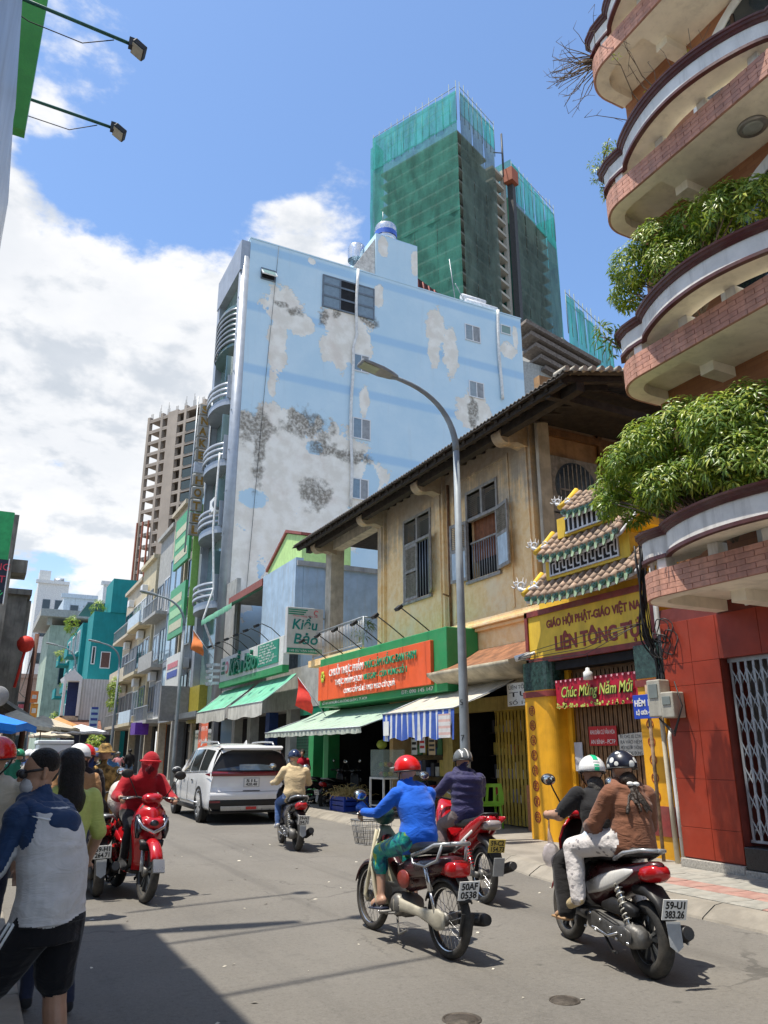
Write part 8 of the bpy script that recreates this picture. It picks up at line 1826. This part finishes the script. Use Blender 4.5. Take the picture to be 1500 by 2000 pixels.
# --- rider behind the white car
J = dict(pelvis=(-.14, 0, .87), chest=(-.10, 0, 1.15), neck=(-.04, 0, 1.33), head=(.0, .01, 1.46), elL=(.02, .29, 1.05), wrL=(.22, .33, 1.03), hdL=(.33, .31, 1.04), elR=(.02, -.29, 1.05), wrR=(.22, -.33, 1.03), hdR=(.33, -.31, 1.04),
         knL=(.26, .19, .70), anL=(.14, .20, .36), toL=(.26, .21, .31), knR=(.26, -.17, .70), anR=(.14, -.17, .36), toR=(.26, -.17, .31))
P5 = rider('rider in cream hoodie, blue jeans and navy helmet behind the white car', BS, J, (1, .35, 0), dict(top=cloth('cream hoodie', (.56, .43, .25)), legs=cloth('blue jeans', (.055, .11, .26)), skin=skin2, shoe=cloth('white shoe', (.6, .58, .55))), fold=dict(top=.011, legs=.008), hood='down', torso=(.18, .135), arm=(.072, .062, .055, .045), vox=.014)
h = helmet(P5, (.0, .01, 1.47), (1, .35, 0), M('navy helmet gloss', (.012, .02, .06), .22, var=.05, bump=0, coat=.5), peak=blk); obj('face_mask', MB().ell((.07, .045, 1.42), .045, .065, .05), cloth('blue face mask', (.42, .52, .66)), P5, False)
# --- rider in red hood coming towards us
redh = cloth('crimson hoodie', (.34, .010, .018)); J = dict(pelvis=(-.16, 0, .90), chest=(-.06, 0, 1.15), neck=(.03, .0, 1.31), head=(.09, .02, 1.41), elL=(.10, .30, 1.06), wrL=(.27, .31, 1.04), hdL=(.36, .29, 1.04), elR=(.08, -.32, 1.06), wrR=(.25, -.33, 1.04), hdR=(.34, -.31, 1.04),
         knL=(.24, .16, .72), anL=(.16, .16, .37), toL=(.28, .17, .32), knR=(.24, -.16, .72), anR=(.16, -.17, .37), toR=(.28, -.18, .32))
P6 = rider('hooded rider all in crimson with covered face on the red scooter', SH_, J, (1, -.25, -.15), dict(top=redh, hood=redh, legs=cloth('black trousers', (.012, .012, .014)), face=cloth('dark red face cover', (.10, .006, .012)), skin=skin, shoe=SHOE), headm='face', fold=dict(top=.011, legs=.008, hood=.008), hood='up', torso=(.18, .14), arm=(.078, .068, .06, .05))
obj('cap_band', MB().tube([(.09+.125*math.cos(a), .02+.115*math.sin(a), 1.455) for a in np.linspace(-1.9, 1.4, 14)], .012, 6), M('bright red band', (.6, .02, .03), .7), P6, False)
sk = MB().ell((-.44, -.03, 1.02), .20, .25, .24, 24, 16); sk.v = [(x+.05*noise.noise(V((x, y, z))*6), y+.05*noise.noise(V((x, y, z+3))*6), z+.05*noise.noise(V((x+3, y, z))*6)) for x, y, z in sk.v]
so_ = tag(obj('sack', sk, cloth('white sack', (.62, .57, .53), fold=.8)), 'bulging white sack tied on the red scooter behind the rider', 'sack'); so_.location = SH_.location; so_.rotation_euler = SH_.rotation_euler
# --- walking man, front left
navy = cloth('navy jacket panel', (.018, .045, .115), .6, fold=.6); gryj = cloth('grey jacket back', (.60, .59, .58), .6, fold=.6, scale=4)
B = Body(); S = lambda x, y, z: V((x, y, z))          # x = walking direction, y = left
tb = [((-.02, 0, .785), .215, .165), ((-.03, 0, .90), .205, .15), ((-.01, 0, 1.03), .20, .15), ((.02, 0, 1.17), .20, .145), ((.05, 0, 1.28), .175, .12), ((.08, 0, 1.335), .10, .08)]
B.torso(tb, 'grey')
def man_zone(co, mi, keys):
    g, n_, s_, k_ = (keys.index(q) for q in ('grey', 'navy', 'shorts', 'skin')); z = co[:, 2]; core = (np.abs(co[:, 1]) < .21) & ((mi == g) | (mi == s_)); mi = mi.copy()
    mi[core] = np.where(z[core]+.02*np.sin(co[core][:, 1]*14) > .80, g, s_); up_ = (mi == g) | (mi == n_)
    mi[up_] = np.where((co[up_][:, 1] > .15+(1.28-z[up_])*.32) & (z[up_] > 1.02) | (z[up_] > 1.31), n_, g); return mi
B.limb((.10, .155, 1.26), .075, (.16, .225, 1.03), .064, 'navy'); B.limb((.13, .02, 1.30), .095, (.11, .16, 1.25), .085, 'navy'); B.limb((.16, .225, 1.03), .062, (.30, .22, .88), .046, 'grey'); B.hand((.31, .24, .87), (.8, 0, -.5), 'skin', 1, .8)
B.limb((.10, -.155, 1.25), .075, (.02, -.225, 1.02), .062, 'grey'); B.limb((.13, -.02, 1.30), .095, (.11, -.15, 1.25), .085, 'navy'); B.limb((.02, -.225, 1.02), .060, (.06, -.225, .80), .045, 'grey'); B.hand((.07, -.225, .78), (.1, 0, -1), 'skin', -1, .7)
B.limb((.09, 0, 1.32), .056, (.13, 0, 1.41), .052, 'skin')
B.torso([((-.02, 0, .70), .185, .15), ((-.02, 0, .86), .185, .15)], 'shorts')
B.limb((-.03, -.09, .76), .125, (-.03, -.095, .54), .108, 'shorts'); B.limb((-.03, -.095, .58), .064, (-.05, -.095, .40), .060, 'skin'); B.limb((-.05, -.095, .40), .062, (-.08, -.095, .28), .058, 'skin'); B.limb((-.08, -.095, .28), .056, (-.10, -.095, .08), .036, 'skin'); B.limb((-.11, -.095, .05), .042, (.07, -.10, .035), .036, 'shoe')
B.limb((.0, .09, .76), .125, (.18, .11, .54), .104, 'shorts'); B.limb((.16, .11, .56), .062, (.25, .11, .42), .056, 'skin'); B.limb((.25, .11, .42), .058, (.22, .11, .06), .036, 'skin'); B.limb((.20, .11, .045), .042, (.38, .12, .035), .036, 'shoe')
hc, hf = V((.15, 0, 1.47)), V((.55, .84, -.10))
fw, sdh, up = head(B, hc, hf, k=1.08)
PM = B.build('person', 'man walking at the front left in grey and navy jacket, black shorts and face mask', dict(grey=gryj, navy=navy, skin=skin, shorts=cloth('black shorts', (.010, .010, .012)), shoe=SHOE), .0065, dict(grey=.013, navy=.010, shorts=.008), zone=man_zone)
hb = Body()
for a in np.linspace(-2.4, 2.4, 13): hb.ball((.075-.115*math.cos(a), .125*math.sin(a), 1.305-.045*math.cos(a)), (.043, .05, .042), 'h')
hb.ball((-.06, 0, 1.235), (.05, .12, .06), 'h'); hb.ball((-.075, -.02, 1.20), (.04, .07, .04), 'h')
hh = hb.build('hood', '', dict(h=navy), .009, dict(h=.012), 4); hh.parent = PM
for k_ in ('label', 'category'): del hh[k_]
hb = Body(); hb.ball(hc-hf.normalized()*.012+V((0, 0, .048)), (.094, .09, .078), 'h'); hb.ball(hc-hf.normalized()*.045+V((0, 0, .01)), (.055, .062, .07), 'h')
hh = hb.build('hair', '', dict(h=hairm), .008, dict(h=.008), 3); hh.parent = PM
for k_ in ('label', 'category'): del hh[k_]
f_ = hf.normalized(); sd_ = V((0, 0, 1)).cross(f_).normalized()
obj('sunglasses', MB().tube([hc+sd_*.082-f_*.0+V((0, 0, .022)), hc+sd_*.08+f_*.075+V((0, 0, .02)), hc+sd_*.03+f_*.112+V((0, 0, .012)), hc-sd_*.03+f_*.112+V((0, 0, .012)), hc-sd_*.08+f_*.075+V((0, 0, .02)), hc-sd_*.082+V((0, 0, .022))], .007, 6).ell(hc+sd_*.035+f_*.10+V((0, 0, .008)), .02, .034, .024).ell(hc-sd_*.035+f_*.10+V((0, 0, .008)), .02, .034, .024), blk, PM, False)
obj('face_mask', MB().ell(hc+f_*.056-V((0, 0, .052)), .052, .058, .052, rot=Matrix((f_, sd_, V((0, 0, 1)))).transposed()), cloth('pale face mask', (.55, .55, .57), .7), PM, False)
obj('hood_piping', MB().tube([(.065-.166*math.cos(a), .172*math.sin(a), 1.285-.04*math.cos(a)) for a in np.linspace(-1.6, 1.6, 16)], .006, 5), chan, PM, False); obj('shorts_stripe', MB().tube([(.02, .215, .80), (.12, .222, .66), (.22, .222, .48)], .008, 5).tube([(-.01, .215, .80), (.09, .225, .65), (.19, .225, .47)], .008, 5), chan, PM, False)
p = PS(98, 1478, 4.35); PM.scale = (.95, .86, .985); PM.location = (p.x+.07, 4.45, 0); PM.rotation_euler = (0, 0, R(90+38))
# --- bystanders
def standing(label, x, s, head_deg, h, top, legs, hairc=None, hel=None, long=False, slv=True, vox=.016, stride=.12, bend=0, hat=None, skirt=False):
    k = h/1.62; B = Body(); ct_ = 'top'; b_ = bend
    B.torso([((0, 0, .82*k), .16*k, .115*k), ((0, 0, .92*k), .165*k, .12*k), ((b_*.3, 0, 1.06*k), .148*k, .108*k), ((b_*.7, 0, 1.20*k), .17*k, .115*k), ((b_, 0, 1.31*k), .155*k, .095*k), ((b_, 0, 1.37*k), .09*k, .07*k)], 'top')
    for q in (1, -1):
        B.limb((b_, q*.17*k, 1.30*k), .062*k, (-.03+b_, q*.23*k, 1.06*k), .05*k, 'top' if slv else 'top'); B.limb((-.03+b_, q*.23*k, 1.06*k), .046*k, (.10+b_, q*.22*k, .88*k), .036*k, 'top' if slv else 'skin'); B.hand((.11+b_, q*.22*k, .87*k), (.6, 0, -.7), 'skin', q, .7)
        B.limb((0, q*.085*k, .82*k), .095*k, (stride*q*.6+.02, q*.09*k, .46*k), .068*k, 'legs'); B.limb((stride*q*.6+.02, q*.09*k, .46*k), .064*k, (stride*q-.03, q*.09*k, .08*k), .045*k, 'legs'); B.limb((stride*q-.05, q*.09*k, .05), .042*k, (stride*q+.12*k, q*.095*k, .035), .034*k, 'shoe')
    hc = V((b_*1.1+.02, 0, 1.50*k)); B.limb((b_, 0, 1.34*k), .05*k, hc-V((0, 0, .06*k)), .045*k, 'skin'); head(B, hc, (1, 0, 0), k=k)
    o = B.build('person', label, dict(top=top, legs=legs, skin=skin2, shoe=SHOE), vox, dict(top=.012, legs=.008)); o.location = (x, s, 0); o.rotation_euler = (0, 0, R(90-head_deg))
    if hairc is not None:
        hb = Body(); hb.ball(hc+V((-.016, 0, .03))*k, (.098*k, .09*k, .094*k), 'h')
        if long: hb.limb(hc+V((-.05, 0, .0)), .088*k, hc+V((-.09, 0, -.24*k)), .085*k, 'h'); hb.limb(hc+V((-.08, .03, -.2*k)), .07*k, hc+V((-.10, .04, -.36*k)), .04*k, 'h'); hb.limb(hc+V((-.08, -.04, -.2*k)), .06*k, hc+V((-.09, -.05, -.33*k)), .035*k, 'h')
        hh = hb.build('hair', '', dict(h=hairc), .012, dict(h=.010)); hh.parent = o
        for k_ in ('label', 'category'): del hh[k_]
    if hel is not None: helmet(o, hc, (1, 0, 0), hel, k=k*1.02)
    if hat is not None: obj('hat', MB().lathe([(0, .14), (.05, .135), (.085, .09), (.095, .04), (.15, .02), (.155, .01), (.09, .025)], tuple(hc+V((0, 0, .02))), n=24), hat, o, False)
    return o
q = PS(140, 1490, 5.9); standing('woman with long black hair in a lime yellow t-shirt behind the walking man', q.x, 5.9, -12, 1.58, cloth('lime yellow t-shirt', (.46, .50, .14)), cloth('dark jeans', (.02, .025, .05)), hairm, long=True, slv=False, vox=.012)
q = PS(6, 1480, 6.4); standing('person in cream shirt and red helmet cut off by the left edge', q.x-.03, 6.4, 190, 1.64, cloth('cream shirt', (.50, .45, .36)), cloth('dark jeans'), hel=M('red helmet gloss'), vox=.014)
q = PS(166, 1490, 10.5); standing('person in black jacket and red helmet among the crowd at the left', q.x, 10.5, -5, 1.63, cloth('black jacket', (.015, .015, .017)), cloth('dark jeans'), hel=M('red helmet gloss'))
q = PS(203, 1490, 11.6); camo = M('camouflage cloth', (.26, .16, .05), .9, var=.75, scale=17, bump=.3)
standing('person in brown camouflage jacket and cap seen from behind', q.x, 11.6, 5, 1.64, camo, camo, hat=camo)
q = PS(153, 1490, 8.8); standing('person in brown jacket under a white helmet in the crowd', q.x, 8.8, 0, 1.62, cloth('tan jacket', (.38, .20, .09)), cloth('dark jeans'), hel=M('white helmet gloss'))
q = PS(125, 1490, 10.0); standing('dark-haired person with a bun in front of the white foam box', q.x, 10.0, 0, 1.58, cloth('dark navy top', (.012, .018, .05)), cloth('dark jeans'), hairm)
q = PS(183, 1490, 12.6); standing('person with a grey-blue helmet between black jacket and camouflage', q.x, 12.6, 0, 1.6, cloth('navy top', (.03, .04, .10)), cloth('dark jeans'), hel=M('grey blue helmet', (.14, .17, .34), .3, coat=.4))
q = PS(254, 1475, 45); standing('man in black walking in the middle distance near the row of shops', q.x, 45, 0, 1.75, cloth('black jacket'), cloth('faded jeans', (.12, .2, .32)), hairm, stride=.2, vox=.03)
standing('shopkeeper in a red shirt standing in the shade under the green awning', 9.3, 24.0, 200, 1.66, cloth('red shirt', (.42, .01, .03)), cloth('dark jeans'), hairm, vox=.02)
# white foam box on a dark blue cart
fb_ = thing('vendor_cart', 'dark blue vendor cart in the crowd at the left', 'cart', (1.2, 11.6, 0)); p0, p1 = PS(75, 1500, 11.6), PS(128, 1468, 11.6); box('body', p0.x, p1.x+.35, 11.4, 12.4, .35, 1.50, M('dark blue cart cloth', (.01, .025, .10), .8), fb_)
for a in (p0.x+.1, p1.x+.2): obj('wheel', MB().lathe([(.0, 0), (.26, .0), (.28, .03), (.26, .06), (0, .06)], (a, 11.34, .28), 'y', 20), rub, fb_)
sf = thing('foam_box', 'white styrofoam box on the dark blue cart', 'box', (1.2, 11.6, 1.5)); p0, p1 = PS(74, 1467, 11.5), PS(141, 1446, 11.5); foam = M('white foam', (.72, .78, .80), .7, var=.04, bump=.1)
obj('box', MB().box(p0.x, p1.x, 11.45, 12.1, p0.z-.02, p1.z-.05), foam, sf, bev=.02); obj('lid', MB().box(p0.x-.02, p1.x+.02, 11.43, 12.12, p1.z-.05, p1.z), foam, sf, bev=.012)
# more motorbikes: parked ones and far riders, each a copy of the dark scooter
def bike_copy(label, x, s, hd, src=BS, group='parked and distant motorbikes'):
    c = copy_tree(src, None, label); c['group'] = group; place(c, x, s, hd, R(random.uniform(-3, 3))); return c
random.seed(8)
q = PS(200, 1560, 10.4); bike_copy('dark scooter standing behind the hooded rider beside the camouflage jacket', q.x, 10.6, 2)
q = PS(20, 1560, 12.5); bike_copy('dark scooter in the crowd at the left edge', q.x, 12.8, 12)
bike_copy('scooter parked in the shade under the green awning, nearest the straw crate', 9.55, 21.3, 75); bike_copy('scooter parked in the dark shop mouth by the green pier', 9.6, 22.6, 80)
q = PS(231, 1500, 44); pk = bike_copy('scooter far down the road ridden by a person in pink', q.x, 44, 0)
q = PS(45, 1490, 20); bike_copy('dark scooter farther back in the left crowd under the umbrellas', q.x, 20, 0, AB)
J = dict(pelvis=(-.14, 0, .87), chest=(-.10, 0, 1.15), neck=(-.04, 0, 1.33), head=(.0, 0, 1.46), elL=(.02, .29, 1.05), wrL=(.22, .33, 1.03), elR=(.02, -.29, 1.05), wrR=(.22, -.33, 1.03), knL=(.26, .19, .70), anL=(.14, .20, .36), toL=(.26, .21, .31), knR=(.26, -.17, .70), anR=(.14, -.17, .36), toR=(.26, -.17, .31))
P9 = rider('distant rider in a pink shirt on a scooter in the middle of the road', pk, J, (1, 0, 0), dict(top=cloth('pink shirt', (.52, .22, .24)), legs=cloth('dark jeans'), skin=skin2, shoe=SHOE), vox=.03); helmet(P9, (0, 0, 1.47), (1, 0, 0), M('grey helmet gloss'))
for k, (x, s, c, lab) in enumerate(((35, 17.5, (.03, .20, .12), 'distant person in green jacket in the left crowd'), (55, 19, (.02, .06, .20), 'distant person in blue jacket in the left crowd'), (100, 24, (.05, .05, .06), 'distant dark-clothed person beyond the foam box'))):
    q = PS(x, 1490, s); standing(lab, q.x, s, 0, 1.6, cloth('crowd%d' % k, c), cloth('dark jeans'), None, hel=[M('green helmet', (.03, .25, .12), .3), M('white helmet gloss'), M('red helmet gloss')][k], vox=.022)
for k, (x, s, c, hl, lab) in enumerate(((70, 15.2, (.30, .28, .25), 'white helmet gloss', 'person in pale grey shirt left of the foam box'), (112, 17, (.35, .05, .05), 'red helmet gloss', 'person in dark red top behind the foam box'), (214, 20, (.05, .12, .22), 'navy helmet gloss', 'person in blue top ahead of the camouflage jacket'), (178, 24, (.45, .40, .30), 'grey helmet gloss', 'person in beige top far along the left lane'), (88, 28, (.10, .25, .12), 'white helmet gloss', 'person in green top by the far cream umbrella'))):
    q = PS(x, 1490, s); standing(lab, q.x, s, [5, 170, 0, -10, 190][k], 1.6, cloth('crowd top %d' % k, c), cloth('dark jeans'), None, hel=M(hl), vox=.025)
for k, (x, s) in enumerate(((75, 15.6), (150, 14.5), (170, 25), (60, 26), (110, 21))):
    q = PS(x, 1520, s); bike_copy(['dark scooter beside the foam box cart', 'red and white scooter standing behind the brown jacket', 'dark scooter far along the left lane', 'dark scooter under the far umbrella', 'dark scooter beyond the vendor cart'][k], q.x, s, [0, 8, -5, 175, 3][k], AB if k == 1 else BS)
